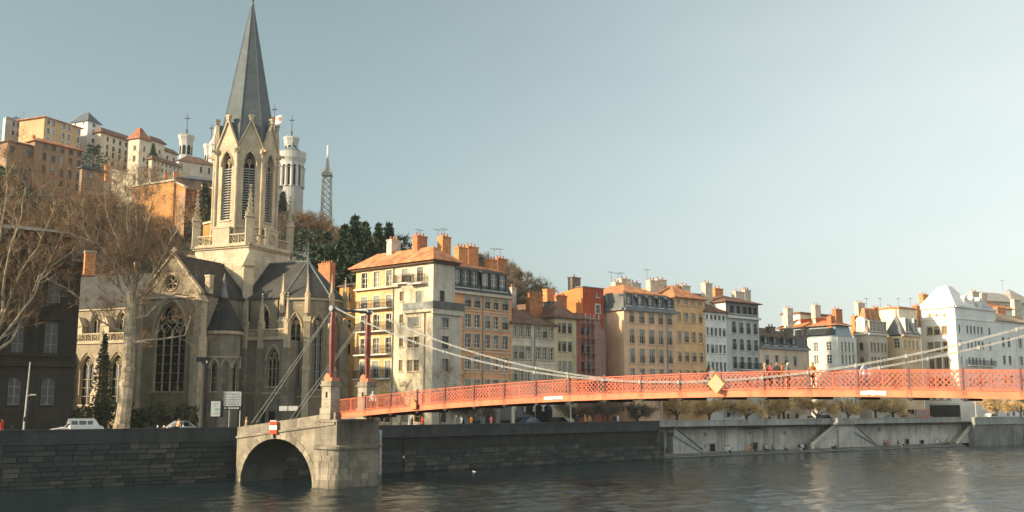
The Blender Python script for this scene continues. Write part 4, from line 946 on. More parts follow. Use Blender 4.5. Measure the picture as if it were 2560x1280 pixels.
b.wall('F', 0, wL, z_s0, z_c, ds2, [(a, c, b.z(110, 888), b.z(110, 806), 'k') for a, c in xs] + [(a, c, b.z(110, 755), b.z(110, 695), 'k') for a, c in xs], frame_g, ds, (6, 3, 0, 0))
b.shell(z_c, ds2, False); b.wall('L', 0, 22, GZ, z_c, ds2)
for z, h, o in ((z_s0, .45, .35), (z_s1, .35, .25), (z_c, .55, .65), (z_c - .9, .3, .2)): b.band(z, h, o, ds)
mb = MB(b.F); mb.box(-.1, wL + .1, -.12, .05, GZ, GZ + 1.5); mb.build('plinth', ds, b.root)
for a, c in xs:                               # pediments over first-floor windows, arched heads below
    z = b.z(110, 800); mb = MB(b.F); mb.prism([(a - .45, z), (c + .45, z), ((a + c) / 2, z + .95)], -.4, .05); mb.build('pediment', ds, b.root)
    mb = MB(b.F); zz = b.z(110, 945); mb.prism([(a - .2, zz - .5), (a, zz - .5)] + [((a + c) / 2 - (c - a) / 2 * math.cos(k * math.pi / 8), zz - .5 + .5 * math.sin(k * math.pi / 8)) for k in range(9)] + [(c, zz - .5), (c + .2, zz - .5), (c + .2, zz + .3), (a - .2, zz + .3)], -.06, .05); mb.build('window_arch', ds, b.root)
zt = b.z(160, 578); mb = MB(b.F); mb.box(1, wL - .7, 1.6, 21.4, z_c + .55, zt); mb.build('attic_wall', ds2, b.root)
mb = MB(b.F); x, z = b.x(140, 640, y=1.6), b.z(140, 640, y=1.6); mb.box(x - .7, x + .7, 1.55, 1.59, z - 1.0, z + 1.2); mb.build('attic_window', PANES[0], b.root)
balu = MB(b.F); x = wL - 12
while x < wL - 2: balu.lathe(x, .1, [(.07, z_c + .55), (.11, z_c + .85), (.06, z_c + 1.2), (.09, z_c + 1.4)], 6); x += .32
balu.box(wL - 12.3, wL - 1.8, -.1, .3, z_c + 1.4, z_c + 1.6); balu.build('balustrade', ds, b.root)
mb = MB(b.F); P = [(.6, 1.2), (wL - .3, 1.2), (wL - .3, 21.8), (.6, 21.8)]; roof_frustum(mb, P, zt, zt + .8, 3); mb.build('roof', mans_l, b.root)
# ---- E1 corner house
K1 = atY(1081, 900, 120); a1 = R(50)
b = Bld('corner_house', 'tall cream and ochre corner house with terracotta roof and balconies', (K1.x, K1.y), a1, 1137, D=0, py=700); E1 = b
b.D = -hit((K1.x, K1.y), a1 - math.pi / 2, 888, 800); lb = b.F @ Vector((0, b.D, 0)); b.L = frame(lb.x, lb.y, a1 - math.pi / 2)
ochre = stucco('ochre_yellow', (.70, .47, .235), streak=.3); cream = stucco('cream', (.72, .62, .45), streak=.3); creamd = stucco('cream_grey', (.55, .50, .41), streak=.4)
ze = b.z(1081, 650); xs_ = b.x(985, 800, 'L'); D = b.D
c3 = [(903, 918), (933.5, 949), (965, 979)]
W = b.grid(c3, [(680, 720, 'w')], 935, 750, 'L') + b.grid(c3, [(741, 772, 's'), (787, 828, 'd'), (846, 885, 'w'), (903, 946, 's')], 935, 800, 'L')
b.wall('L', 0, xs_, GZ, ze, ochre, W + b.grid([(900, 925), (945, 975)], [(1012, 1056, 'n')], 935, 1030, 'L'), frame_w, cream)
W = b.grid([(1005, 1020), (1043, 1058)], [(670, 706)], 1030, 700, 'L', 'w') + b.grid([(1040, 1056)], [(728, 757)], 1045, 740, 'L', 'w') + b.grid([(998, 1008)], [(729, 753), (786, 808), (845, 867), (900, 928)], 1003, 800, 'L', 'n') \
    + b.grid([(1019, 1033), (1035, 1048)], [(793, 816, 'c'), (842, 870, 'w'), (900, 928, 'w')], 1035, 850, 'L', 'w') + b.grid([(1000, 1020), (1035, 1060)], [(1012, 1056, 'n')], 1030, 1030, 'L')
b.wall('L', xs_, D, GZ, ze, cream, W, mat('window_wood', (.40, .25, .12), .6, .12, 3), cream)
b.wall('F', 0, b.w, GZ, ze, creamd, b.grid([(1099, 1111)], [(727, 758)], 1105, 740) + b.grid([(1104, 1121)], [(794, 818), (841, 872), (897, 927)], 1112, 850) + b.grid([(1098, 1116)], [(1012, 1056, 'n')], 1110, 1030), frame_d, creamd)
b.shell(ze, creamd, False); b.hip(ze, 1.9, 6.5, terra, .75)
mb = MB(b.F); P = b.foot(.45); mb.vprism(P, ze - .28, ze - .02); mb.build('eaves', mat('eaves_wood', (.12, .07, .04), .8, .2, 3), b.root)
z5 = b.z(935, 724, 'L'); b.band(z5, .22, .45, cream, 'L', 0, xs_ + 1, 'string_course')
for py in (772, 828, 886, 946): b.balcony(.6, xs_ - .4, b.z(935, py, 'L'), .8, 'L')
b.balcony(b.x(1030, 710, 'L'), b.x(1066, 710, 'L'), b.z(1050, 708, 'L'), .9, 'L'); b.balcony(xs_ + .2, xs_ + 3.2, b.z(1005, 708, 'L'), .5, 'L')
# projecting lower bay with terrace
zb = b.z(1081, 772); bm = MB(b.L); x0 = b.x(1012, 770, 'L'); bw = b.x(1153, 900) 
tm = MB(b.F); tm.box(-.35, bw, -.35, .0, zb - .55, zb + .05); tm.box(b.w, bw, 0, 6, GZ, zb + .05); tm.build('terrace_slab', creamd, b.root)
tm = MB(b.F); tm.box(-.45, bw + .1, -.45, -.38, zb + .05, zb + .95); tm.box(-.45, -.38, -.38, D - x0, zb + .05, zb + .95) if False else None; tm.build('terrace_parapet', mat('terrace_grey', (.13, .13, .12), .85, .2, 1), b.root)
tm = MB(b.L); tm.box(x0, D + .35, -.36, 0, zb - .3, zb + .0); tm.build('terrace_slab', cream, b.root); tm = MB(b.L); tm.box(x0, D + .3, -.36, -.32, zb, zb + .9); x = x0; tm.build('terrace_rail', frame_g, b.root)
b.pipe(xs_ - .12, ze, 'L', frame_g); b.pipe(b.x(1062, 850, 'L'), zb, 'L', mat('rust_pipe', (.40, .20, .08), .7, .2, 3))
for q in ((973, 996, 598, 650, 9, brick_w), (1037, 1062, 588, 640, 4.5, brick), (1100, 1121, 590, 640, 3, brick_o)): b.chim(*q[:4], q[4], q[5], 3)
mb = MB(b.F); x, z = b.x(1047, 628, y=4), b.z(1047, 628, y=4); mb.lathe(x, 3.3, [(.5, z - .1), (.4, z), (.05, z + .1)], 10); mb.build('satellite_dish', frame_g, b.root)
b.aerial(1048, 572, 590, 5); b.aerial(1095, 572, 592, 5); b.aerial(1110, 570, 592, 5)
# ---- row along the quay
def row_bld(name, label, K, ang, pxr, **k): return Bld(name, label, K, ang, pxr, **k)
P2 = E1.F @ Vector((E1.w, .4, 0))
b = Bld('salmon_house', 'salmon town house with black mansard roof beside the cream corner house', (P2.x, P2.y), R(47), 1279, D=12); E2 = b
sal = stucco('salmon', (.72, .36, .17), streak=.3); trim = mat('trim_pale', (.55, .47, .37), .85, .12, 1)
zm = b.z(1210, 740); cols = [(1162, 1177), (1185, 1200), (1212, 1225), (1233, 1246), (1255, 1270)]
W = b.grid(cols, [(747, 773, 's'), (790, 822, 'w'), (838, 872, 'h'), (894, 925, 'w'), (950, 982, 'w')], 1225, 850, 'F')
W += b.grid([(1145, 1151)], [(790, 822, 'n'), (838, 872, 'n'), (894, 925, 'n')], 1150, 850)
b.wall('F', 0, b.w, GZ, zm, sal, W, frame_w, trim, (6, 3, 1, 1)); b.shell(zm, sal); b.band(zm - .05, .35, .35, trim)
for py in (783, 828, 882, 934): b.band(b.z(1225, py), .14, .08, trim, name='string_course')
sg = MB(b.F); sg.box(.05, b.w - .05, -.06, -.01, GZ, b.z(1225, 990)); sg.build('shop_front', mat('shop_grey', (.19, .19, .175), .8, .2, 1.2), b.root)
for k in range(4):
    x = lerp(1.2, b.w - 1.2, k / 3); sg = MB(b.F); sg.box(x - .9, x + .9, -.1, -.065, GZ + .1, GZ + 2.7); o = sg.build('shop_window', PANES[0], b.root); sg = MB(b.F); sg.box(x - 1, x + 1, -.2, -.07, GZ + 2.7, GZ + 2.85); sg.build('lintel', frame_d, o)
b.mansard(zm + .3, 3.15, .95, mans, terra, 1.3, 4, [b.x(px, 705) for px in (1144, 1165, 1187, 1214, 1235.5, 1257)], frame_w, mans, 1.15)
b.pipe(b.x(1206, 850), zm, 'F', frame_g)
for q in ((1141, 1164, 617, 672, 3.5, brick_o), (1165, 1190, 615, 672, 4.5, brick_o), (1218, 1238, 648, 690, 3.5, brick_o), (1239, 1261, 645, 690, 4.5, brick)): b.chim(*q[:4], q[4], q[5], 3)
for px in (1235, 1250): b.aerial(px, 620, 650, 5)
b = Bld('cream_low_house', 'lower cream house with dark brown tile roof and six window columns', E2.end(), R(42), 1387, D=12); E3 = b
crm = stucco('pale_cream', (.66, .60, .48), streak=.45); ze = b.z(1330, 812)
W = b.grid([(1283.5, 1292.5), (1298, 1309), (1314.5, 1326), (1340, 1351), (1356.5, 1367), (1372, 1383)], [(817, 844, 'w'), (868, 899, 'w'), (926, 953, 'w')], 1330, 850)
b.wall('F', 0, b.w, GZ, ze, crm, W, frame_w, mat('trim_ochre', (.46, .36, .22), .85, .12, 1), (4, 4, 2, 1)); b.shell(ze, crm); b.hip(ze, 2.3, 5.5, terra_d, .45)
for py in (852, 910): b.band(b.z(1330, py), .12, .07, crm, name='string_course')
for k in range(4):                           # arched shop bays
    x = lerp(1.4, b.w - 1.4, k / 3); mb = MB(b.F); z = GZ + 2.2; mb.prism([(x - .85, GZ + .1), (x + .85, GZ + .1)] + [(x + .85 * math.cos(j * math.pi / 8), z + .85 * math.sin(j * math.pi / 8)) for j in range(9)], -.03, -.005); o = mb.build('arched_opening', PANES[0], b.root)
    mb = MB(b.F); mb.path([(x + .95 * math.cos(j * math.pi / 8), -.05, z + .95 * math.sin(j * math.pi / 8)) for j in range(9)], .1, 4); mb.build('arch_trim', crm, o)
b.band(GZ + 3.4, .2, .15, frame_g, name='string_course'); b.pipe(b.x(1336, 860), ze)
b.chim(1319, 1352, 733, 785, 3.0, brick, 4, .8); b.chim(1276, 1287, 718, 745, 6, brick_w, 2)
gl = MB(b.F); zz = b.z(1330, 765, y=7); gl.box(1.5, b.w - .3, 7, 11.8, ze, zz); gl.build('rear_wall', stucco('straw', (.62, .51, .31)), b.root)
b = Bld('yellow_house', 'narrow straw yellow house with green shuttered windows beside the scaffolding', E3.end(), R(42), 1441, D=13); E4 = b
yel = stucco('straw_front', (.62, .52, .33), streak=.35); ze = b.z(1415, 797)
W = b.grid([(1395, 1402), (1405, 1415.5), (1419, 1430)], [(808, 833, 'h'), (854, 879, 'h'), (903, 929, 'c')], 1412, 860)
b.wall('F', 0, b.w, GZ, ze, yel, W, frame_d, yel); b.shell(ze, stucco('straw', (.62, .51, .31))); b.hip(ze, 2.4, 6, terra_d, .5)
b.chim(1362, 1382, 722, 760, 6, brick_o, 0); b.chim(1357, 1390, 742, 765, 6.5, brick_w, 0); b.chim(1390, 1412, 738, 775, 3.0, brick, 2, .8)
b.band(b.z(1415, 890), .12, .06, yel, name='string_course'); b.band(b.z(1415, 842), .12, .06, yel, name='string_course')
mb = MB(b.F); x, z = b.x(1375, 768, y=3), b.z(1375, 768, y=3); mb.box(x - .8, x + .8, 2, 4, ze - .5, z + .6); mb.box(x - .95, x + .95, 1.9, 4.1, z + .6, z + .7); mb.build('roof_dormer', zinc, b.root)
b = Bld('pink_house', 'pink house wrapped in scaffold netting between straw and red houses', E4.end(), R(42), 1497, D=12); E5 = b
pink = stucco('rose', (.44, .16, .12), streak=.4); ze = b.z(1470, 800)
W = b.grid([(1452, 1460), (1465, 1476)], [(819, 835), (856, 882), (905, 927)], 1462, 870)
b.wall('F', 0, b.w, GZ, ze, pink, W, frame_d, pink); b.shell(ze, pink); b.hip(ze, 1.0, 4, terra_d, .3)
sca = thing('scaffolding', 'steel scaffold with pale torn netting on the pink house front', 'scaffolding', (*b.K, GZ)); xa, xb = b.x(1448, 860), b.x(1494, 860)
nm = bpy.data.materials.new('scaffold_net'); nm.use_nodes = True; t = nm.node_tree; pb = t.nodes['Principled BSDF']; pb.inputs['Base Color'].default_value = (.42, .30, .27, 1); pb.inputs['Alpha'].default_value = .42; pb.inputs['Roughness'].default_value = .9
for k in range(5):
    x = lerp(xa, xb, k / 4); mb = MB(b.F); mb.tube((x, -1.3, GZ), (x, -1.3, ze + .8), .04, n=5); mb.tube((x, -.25, GZ), (x, -.25, ze + .8), .04, n=5); mb.build('standard', frame_g, sca)
z = GZ + 2
while z < ze + .5:
    mb = MB(b.F); mb.box(xa, xb, -1.28, -.3, z - .05, z); mb.build('walk_board', mat('board', (.30, .22, .13), .8, .2, 3), sca)
    mb = MB(b.F); mb.tube((xa, -1.3, z + 1), (xb, -1.3, z + 1), .03, n=5); mb.build('guard_rail', frame_g, sca); z += 2
rs = random.Random(3); mb = MB(b.F); nxx, nzz = 8, 12; ids = [[mb.p(lerp(xa + (xb - xa) * .45, xb + .15, i / nxx), -1.36 + .07 * rs.uniform(-1, 1), lerp(GZ + 2.5, ze - .2 - (0 if i < 3 else .2 * i * rs.random()), j / nzz)) for i in range(nxx + 1)] for j in range(nzz + 1)]
for j in range(nzz):
    for i in range(nxx): mb.fi((ids[j][i], ids[j][i + 1], ids[j + 1][i + 1], ids[j + 1][i]))
mb.build('netting', nm, sca, fixn=False)
K6 = E5.F @ Vector((hit(E5.K, R(42), 1478), 1.5, 0))
b = Bld('red_house', 'tall brick red house rising behind the scaffolding with orange side wall', (K6.x, K6.y), R(42), 1509, D=16, py=760); E6 = b
redw = stucco('brick_red', (.45, .095, .045), streak=.3); orw = stucco('orange_side', (.66, .24, .085), streak=.2); ze = b.z(1480, 720)
b.wall('F', 0, b.w, GZ, ze, redw, b.grid([(1489, 1497)], [(731, 743)], 1493, 740, 'F', 'n') + b.grid([(1489, 1499)], [(762, 783)], 1494, 770) + b.grid([(1496, 1502)], [(812, 832), (862, 890)], 1499, 850, 'F', 'n'), frame_w, frame_w)
mb = MB(b.L); zl = b.z(1412, 752, 'L'); mb.polywall([(0, GZ), (b.D, GZ), (b.D, ze), (b.D * .93, ze), (b.D * .25, zl), (0, zl - .6)]); mb.build('side_wall', orw, b.root, fixn=False); b.shell(ze - 2.5, redw, False)
mb = MB(b.F); mb.box(-.15, b.w + .1, -.12, 1.3, ze, ze + .14); mb.build('parapet_cap', zinc, b.root)
mb = MB(b.F); mb.face([(0, 1.3, ze - .1), (b.w, 1.3, ze - .1), (b.w, b.D, zl - .6), (0, b.D, zl - .6)]); mb.build('roof', terra, b.root, fixn=False)
b.chim(1425, 1446, 692, 745, 9, brick_d, 1, .9); b.chim(1533, 1550, 705, 735, 6, brick_w, 2); b.chim(1549, 1571, 696, 735, 7, brick_w, 2); b.chim(1576, 1597, 706, 735, 9, brick_w, 2)
# ---- E7 with grey mansard, standing forward
q = E5.F @ Vector((hit(E5.K, R(42), 1560), -3.2, 0)); K7 = atY(1561, 900, q.y - .5)
b = Bld('beige_house', 'broad beige house with grey mansard and five dormers beside the red house', (K7.x, K7.y), R(38), 1690, D=13); E7 = b
bei = stucco('beige', (.76, .50, .325), streak=.3); zm = b.z(1620, 779); zl = zm
cols = [(1574.6, 1586), (1599, 1611), (1623, 1636), (1647, 1658), (1670, 1680)]; W = b.grid(cols, [(782, 809, 's'), (825, 860, 's'), (873, 908, 's'), (922, 952, 'w'), (968, 998, 'w')], 1620, 860)
b.wall('F', 0, b.w, GZ, zm, bei, W, frame_w, bei, (3, 4, 3, 2)); b.wall('L', 0, b.D, GZ, zm, bei); b.shell(zm, bei, False); b.band(zm - .05, .35, .4, zinc); b.band(zm - .05, .35, .4, zinc, 'L')
b.mansard(zm + .3, 2.2, .85, mans_l, terra, 1.7, 5, [b.x(px, 765) for px in (1573, 1601, 1627, 1651, 1675)], frame_w, mans, .9)
for q in ((1620, 1638, 700, 745, 4, brick_w), (1638, 1661, 698, 745, 5, brick_w), (1661, 1667, 725, 750, 5, brick_w)): b.chim(*q[:4], q[4], q[5], 2)
b.band(b.z(1620, 1000), .18, .1, bei, name='string_course'); b.pipe(b.x(1668, 860), zm)
for px, y0 in ((1528, 678), (1545, 682), (1553, 680), (1617, 672)): b.aerial(px, y0, 705, 6)
b = Bld('ochre_house', 'ochre house with four window columns next to the beige mansard house', E7.end(), R(40), 1765, D=14); E8 = b
och = stucco('ochre_front', (.74, .47, .25), streak=.3); ze = b.z(1727, 748)
W = b.grid([(1694.5, 1703), (1711.5, 1721.6), (1729.5, 1739.7), (1748, 1757)], [(752, 763, 'n'), (783, 806, 'w'), (830, 857, 'w'), (881, 905, 's'), (926, 950, 'w'), (972, 998, 'w')], 1727, 860)
b.wall('F', 0, b.w, GZ, ze, och, W, frame_w, och, (3, 4, 3, 2)); b.shell(ze, stucco('white_side', (.72, .66, .54))); b.hip(ze, 2.2, 6, terra, .45); b.chim(1688, 1698, 716, 745, 4, brick_o, 2); b.chim(1700, 1720, 713, 745, 4, brick_w, 2); b.band(b.z(1727, 768), .12, .07, och, name='string_course')
mb = MB(b.F); x, z = b.x(1730, 735, y=5), b.z(1730, 735, y=5); mb.box(x - 1.5, x + 2.5, 4, 9, ze, z); mb.build('roof_room', zinc, b.root)
b = Bld('white_narrow_house', 'narrow white house with five tight window columns between ochre and grey houses', E8.end(), R(40), 1818, D=12); E9 = b
whi = stucco('off_white', (.76, .75, .71), streak=.3); ze = b.z(1790, 782)
W = b.grid([(1766.5, 1772.5), (1777, 1784), (1787, 1794), (1797.5, 1804.5), (1807.5, 1814)], [(788, 800, 'n'), (820, 840, 'w'), (862, 883, 'w'), (905, 928, 'w'), (950, 975, 'w')], 1790, 860)
b.wall('F', 0, b.w, GZ, ze, whi, W, frame_g, whi, (5, 3, 2, 1)); b.shell(ze, whi); b.hip(ze, 1.6, 5, terra_d, .4); b.chim(1758, 1775, 707, 790, 3, brick_w, 2)
for py in (808, 850, 892): b.band(b.z(1790, py), .1, .06, whi, name='string_course')
b = Bld('grey_house', 'tall grey stone house with attic loggia and white side gable', E9.end(), R(40), 1900, D=12); E10 = b
gry = stucco('stone_grey', (.52, .525, .50), streak=.35); zc = b.z(1860, 798); zt = b.z(1860, 759); cols = [(1831, 1841), (1849, 1859), (1867, 1877), (1884.5, 1894)]
b.wall('F', 0, b.w, GZ, zc, gry, b.grid(cols, [(807, 834, 'd'), (849, 876, 'd'), (892, 922, 'd'), (945, 972, 'w')], 1860, 860), frame_g, gry, (6, 3, 1, 0)); b.shell(zt, stucco('white_gable', (.74, .73, .68)))
b.band(zc, .35, .5, frame_w); mb = MB(b.F); mb.wall(0, b.w, zc + .35, zt, [(b.x(px0, 780), b.x(px1, 780), zc + .8, zt - .5) for px0, px1 in ((1824, 1835), (1842, 1851), (1855, 1868), (1871, 1880), (1882, 1893))], .5, y=.02); mb.build('attic_wall', mat('attic_grey', (.22, .23, .23), .8, .15, 1), b.root, fixn=False)
for px0, px1 in ((1824, 1835), (1842, 1851), (1855, 1868), (1871, 1880), (1882, 1893)): put_win(b.root, b.F @ Matrix.Translation((0, .1, 0)), b.x(px0, 780), b.x(px1, 780), zc + .8, zt - .5, 'n', frame_d, gry, (6, 2, 1, 0))
b.hip(zt, 1.5, 5, terra_d, .5); b.chim(1782, 1802, 720, 770, 5, brick_o, 2); b.chim(1834, 1856, 728, 755, 4, brick_w, 2); b.chim(1857, 1871, 724, 758, 5, brick_d if False else brick_w, 3)
b.balcony(b.x(1847, 922), b.x(1898, 922), b.z(1872, 924), .9)
for py in (842, 884, 936): b.band(b.z(1860, py), .12, .07, gry, name='string_course')
b = Bld('low_mansard_house', 'low beige house with dark mansard and tall chimneys beside the grey house', E10.end(), R(38), 2023, D=11); E11 = b
bg2 = stucco('beige_pink', (.70, .54, .40), streak=.4); zm = b.z(1960, 873)
b.wall('F', 0, b.w, GZ, zm, bg2, b.grid([(1913.5, 1922), (1938, 1946), (1961, 1969.5), (1983.5, 1991.5)], [(889, 914, 'w'), (940, 962, 'w'), (998, 1012, 'w'), (1034, 1048, 'n')], 1950, 900), frame_g, mat('trim_cream', (.58, .52, .42), .85, .1, 1)); b.shell(zm, bg2)
b.band(zm - .05, .35, .4, zinc); b.mansard(zm + .3, 1.7, .8, mans, terra_d, 1.6, 4, [b.x(px, 860) for px in (1916, 1939, 1963, 1986)], frame_w, mans, .8)
for q in ((1919, 1933, 816, 860, 2.2), (1951, 1957, 827, 840, 4), (1964, 1977, 820, 872, .9), (2001, 2012, 824, 870, 1.0)): b.chim(*q[:4], q[4], brick_d, 2, .8)
# ---- street gap, then modern block, beige block, ochre block, white gothic house
def corner(px, Y, ang, pxr, pxl, name, label, py=900):
    K = atY(px, py, Y); b_ = Bld(name, label, (K.x, K.y), ang, pxr, D=1, py=py); b_.D = -hit(b_.K, ang - math.pi / 2, pxl, py); lb_ = b_.F @ Vector((0, b_.D, 0)); b_.L = frame(lb_.x, lb_.y, ang - math.pi / 2); return b_
ye = E11.F @ Vector((E11.w, 0, 0))
b = corner(2097, ye.y + 11, R(40), 2143, 1935, 'modern_block', 'modern white block with blue grey glazed attic behind the low house'); E12 = b
mw = stucco('modern_white', (.66, .64, .58), streak=.12); za = b.z(2097, 842); zt = b.z(2097, 812)
b.wall('L', 0, b.D, GZ, za, mw, b.grid([(2034, 2045), (2066, 2078)], [(855, 878, 'n'), (888, 910, 'n')], 2050, 870, 'L', 'n') + b.grid([(2000, 2010)], [(855, 878, 'n')], 2005, 870, 'L', 'n'), frame_w, mw)
b.wall('F', 0, b.w, GZ, za, mw, b.grid([(2104, 2108), (2113, 2117), (2122, 2126), (2131, 2135)], [(855, 880), (887, 911), (945, 968), (998, 1020)], 2118, 880, 'F', 'n'), frame_g, mw); b.shell(za, mw, False)
bl = mat('attic_blue', (.20, .27, .31), .45, .1, 1, spec=.5); mb = MB(b.F); P = b.foot(-.4); roof_frustum(mb, P, za, zt, .5); mb.build('glazed_attic', bl, b.root)
mb = MB(b.L); mb.box(b.D * .35, b.D - .9, -.02, .3, za + .5, zt - .5); mb.build('attic_glass', PANES[1], b.root)
for px in (1936, 1998, 2020): mb = MB(b.L); x = b.x(px, 830, 'L'); mb.box(x - .6, x + .6, .1, .45, za + .6, zt - .6); mb.build('attic_shutter', frame_w, b.root)
mb = MB(b.F); P = b.foot(-.2); roof_frustum(mb, P, zt, zt + 1.6, 4); mb.build('roof', terra, b.root)
for q in ((1963, 1977, 770, 805, 8), (2032, 2046, 762, 790, 6), (2084, 2100, 772, 800, 4), (2072, 2082, 790, 810, 2)): b.chim(*q[:4], q[4], brick_w if q[0] < 2070 else brick, 2)
wb = MB(b.F); x0, z1 = onplane(b.F, 2000, 785, 9); x1, _ = onplane(b.F, 2078, 785, 9); wb.box(x0, x1, 9, 13, zt - 1, z1); wb.build('rear_wall', mat('rear_white', (.74, .69, .58), .9, .1, .5), b.root); wb = MB(b.F); wb.box(x0 - .2, x1 + .2, 8.8, 13.2, z1, z1 + .4); wb.build('rear_roof', terra_d, b.root)
b = corner(2173, ye.y + 17, R(40), 2221, 2138, 'mansard_block', 'grey beige block with row of mansard dormers right of the modern block'); E13 = b
gb = stucco('grey_beige', (.58, .51, .41), streak=.3); zm = b.z(2190, 838)
b.wall('F', 0, b.w, GZ, zm, gb, b.grid([(2177, 2182), (2185, 2190), (2194, 2199), (2203, 2208), (2212, 2216)], [(857, 880), (893, 916), (945, 968), (1000, 1022)], 2195, 880, 'F', 'w'), mat('window_ochre', (.40, .26, .12), .7, .1, 2), gb)
b.wall('L', 0, b.D, GZ, zm, gb, b.grid([(2150, 2159)], [(857, 876), (893, 912)], 2155, 880, 'L', 'w'), frame_d, gb); b.shell(zm, gb, False); b.band(zm, .3, .4, frame_w); b.band(zm, .3, .4, frame_w, 'L')
b.mansard(zm + .3, 2.6, .8, mat('mansard_brown', (.26, .21, .165), .6, .2, .8), terra, 2.0, 4, [b.x(px, 825) for px in (2178, 2187, 2196, 2205, 2213)], frame_w, mat('dormer_cream', (.60, .54, .44), .8, .1, 1), .8)
mb = MB(b.L); x = b.x(2152, 830, 'L'); mb.box(x - .9, x + .9, .0, 1, zm + .3, zm + 2.6); mb.prism([(x - 1.1, zm + 2.6), (x + 1.1, zm + 2.6), (x + .6, zm + 3.2), (x, zm + 3.4), (x - .6, zm + 3.2)], -.05, 1); mb.build('side_dormer', frame_w, b.root); put_win(b.root, b.L @ Matrix.Translation((0, -.13, 0)), x - .5, x + .5, zm + .6, zm + 2.2, 'n', frame_g, frame_w)
b.chim(2131, 2145, 790, 810, 5, brick_o, 2)
b = corner(2258, ye.y + 21, R(40), 2305, 2216, 'ochre_block', 'pale ochre block with tall slate roof beside the white gothic house'); E14 = b
oc = stucco('pale_ochre', (.70, .52, .32), streak=.2); zm = b.z(2258, 840); 
b.wall('F', 0, b.w, GZ, zm, oc, b.grid([(2262, 2267), (2272, 2277), (2282, 2287), (2292, 2297)], [(852, 872), (888, 908), (945, 968)], 2280, 880, 'F', 'n'), frame_w, oc); b.wall('L', 0, b.D, GZ, zm, oc, b.grid([(2235, 2249)], [(846, 870)], 2242, 860, 'L', 'w'), frame_w, oc); b.shell(zm, oc, False); b.band(zm, .3, .35, trim)
b.mansard(zm + .3, 3.6, 1.6, mans_l, terra, 1.6, 3, [b.x(px, 820) for px in (2268, 2290)], frame_w, frame_w, 1.0)
wb = MB(b.L); x0, z1 = onplane(b.L, 2190, 775, 1.5); wb.box(x0, b.D - 1.2, 1.5, 8, GZ, z1); wb.build('rear_wall', mat('rear_cream', (.76, .68, .53), .9, .1, .5), b.root); wb = MB(b.L); wb.box(x0 - .3, b.D - 1, 1.3, 8.2, z1, z1 + .35); wb.build('rear_roof', terra, b.root)
for q in ((2180, 2198, 768, 800, 6, brick_o), (2140, 2157, 756, 775, 9, brick_w), (2217, 2229, 766, 800, 4, brick_w), (2234, 2250, 775, 790, 3, brick_o), (2286, 2298, 764, 790, 3, brick)): b.chim(*q[:4], q[4], q[5], 2)
for px in (2166, 2200, 2245, 2275): b.aerial(px, 745, 775, 6)
b = corner(2395, ye.y + 25, R(38), 2497, 2306, 'white_gothic_house', 'tall white house with steep pyramid roof and pale window surrounds'); E15 = b
ww = stucco('chalk_white', (.78, .755, .69), streak=.1, var=.05); wg = stucco('chalk_grey', (.78, .78, .75), streak=.2, var=.08); ze = b.z(2392, 768); oc_f = mat('window_tan', (.48, .32, .17), .7, .1, 2)
W = b.grid([(2321, 2333), (2339, 2351), (2358, 2369)], [(817, 836, 'w'), (856, 880, 'w'), (895, 922, 'w'), (945, 966, 'w'), (988, 1000, 'n')], 2345, 870, 'L') 
b.wall('L', 0, b.D, GZ, ze, ww, W, oc_f, oc_f, (3, 4, 2, 2)); W = b.grid([(2400, 2404), (2419, 2424), (2428, 2433), (2437, 2442), (2446, 2451), (2455, 2460), (2474, 2479)], [(816, 835, 'n'), (853, 872, 'n'), (894, 914, 'w'), (945, 966, 'n')], 2440, 870)
b.wall('F', 0, b.w, GZ, ze, wg, W, frame_g, wg); b.shell(ze, wg, False)
for side in 'LF':
    b.band(ze, .4, .35, ww if side == 'L' else wg, side); b.band(b.z(2392, 797), .2, .15, ww if side == 'L' else wg, side, name='string_course')
for px in (2324, 2342, 2361):                # quatrefoil vents
    x, z = onplane(b.L, px, 788); mb = MB(b.L); mb.box(x - .42, x + .42, -.04, .02, z - .15, z + .15); mb.box(x - .15, x + .15, -.04, .02, z - .42, z + .42); mb.build('cross_vent', oc_f, b.root)
mb = MB(b.F); rw_ = 7.2; P = [(-.3, -.3), (rw_, -.3), (rw_, b.D + .3), (-.3, b.D + .3)]; zr = b.z(2345, 722, y=3.8); roof_frustum(mb, P, ze + .4, zr + .6, min(rw_ + .3, b.D + .6) / 2 - .75); mb.build('pyramid_roof', mat('pale_roof', (.66, .66, .64), .7, .06, .6), b.root)
mb = MB(b.F); P = [(rw_ - 1, .2), (b.w + .2, .2), (b.w + .2, b.D), (rw_ - 1, b.D)]; roof_frustum(mb, P, ze + .4, ze + 3.0, 2.4); mb.build('roof', mat('grey_roof', (.38, .39, .39), .7, .1, .6), b.root)
for px in (2418, 2437, 2455): x = b.x(px, 760); mb = MB(b.F); mb.box(x - .5, x + .5, .3, 2, ze + .4, ze + 1.8); mb.prism([(x - .7, ze + 1.8), (x + .7, ze + 1.8), (x, ze + 2.6)], .2, 2); mb.build('dormer', ww, b.root)
for px in (2312, 2333, 2352, 2372): x = b.x(px, 768, 'L'); mb = MB(b.L); mb.box(x - .3, x + .3, .2, 1.2, ze + .7, ze + 1.15); mb.build('roof_vent', oc_f, b.root)
for q in ((2302, 2315, 735, 765, -1.5, brick_o), (2425, 2442, 728, 770, 5, brick_w), (2448, 2462, 733, 760, 9, brick_w), (2386, 2402, 742, 765, 9, brick)): b.chim(*q[:4], q[4] if q[4] > 0 else 11, q[5], 2)
b.balcony(b.x(2415, 912), b.x(2483, 912), b.z(2450, 914), .8)
sf = MB(b.L); sf.box(1, b.D - .5, -.12, -.03, GZ + .05, GZ + 3.4); sf.build('shop_front', mat('shop_pale', (.55, .55, .52), .8, .1, 1), b.root)
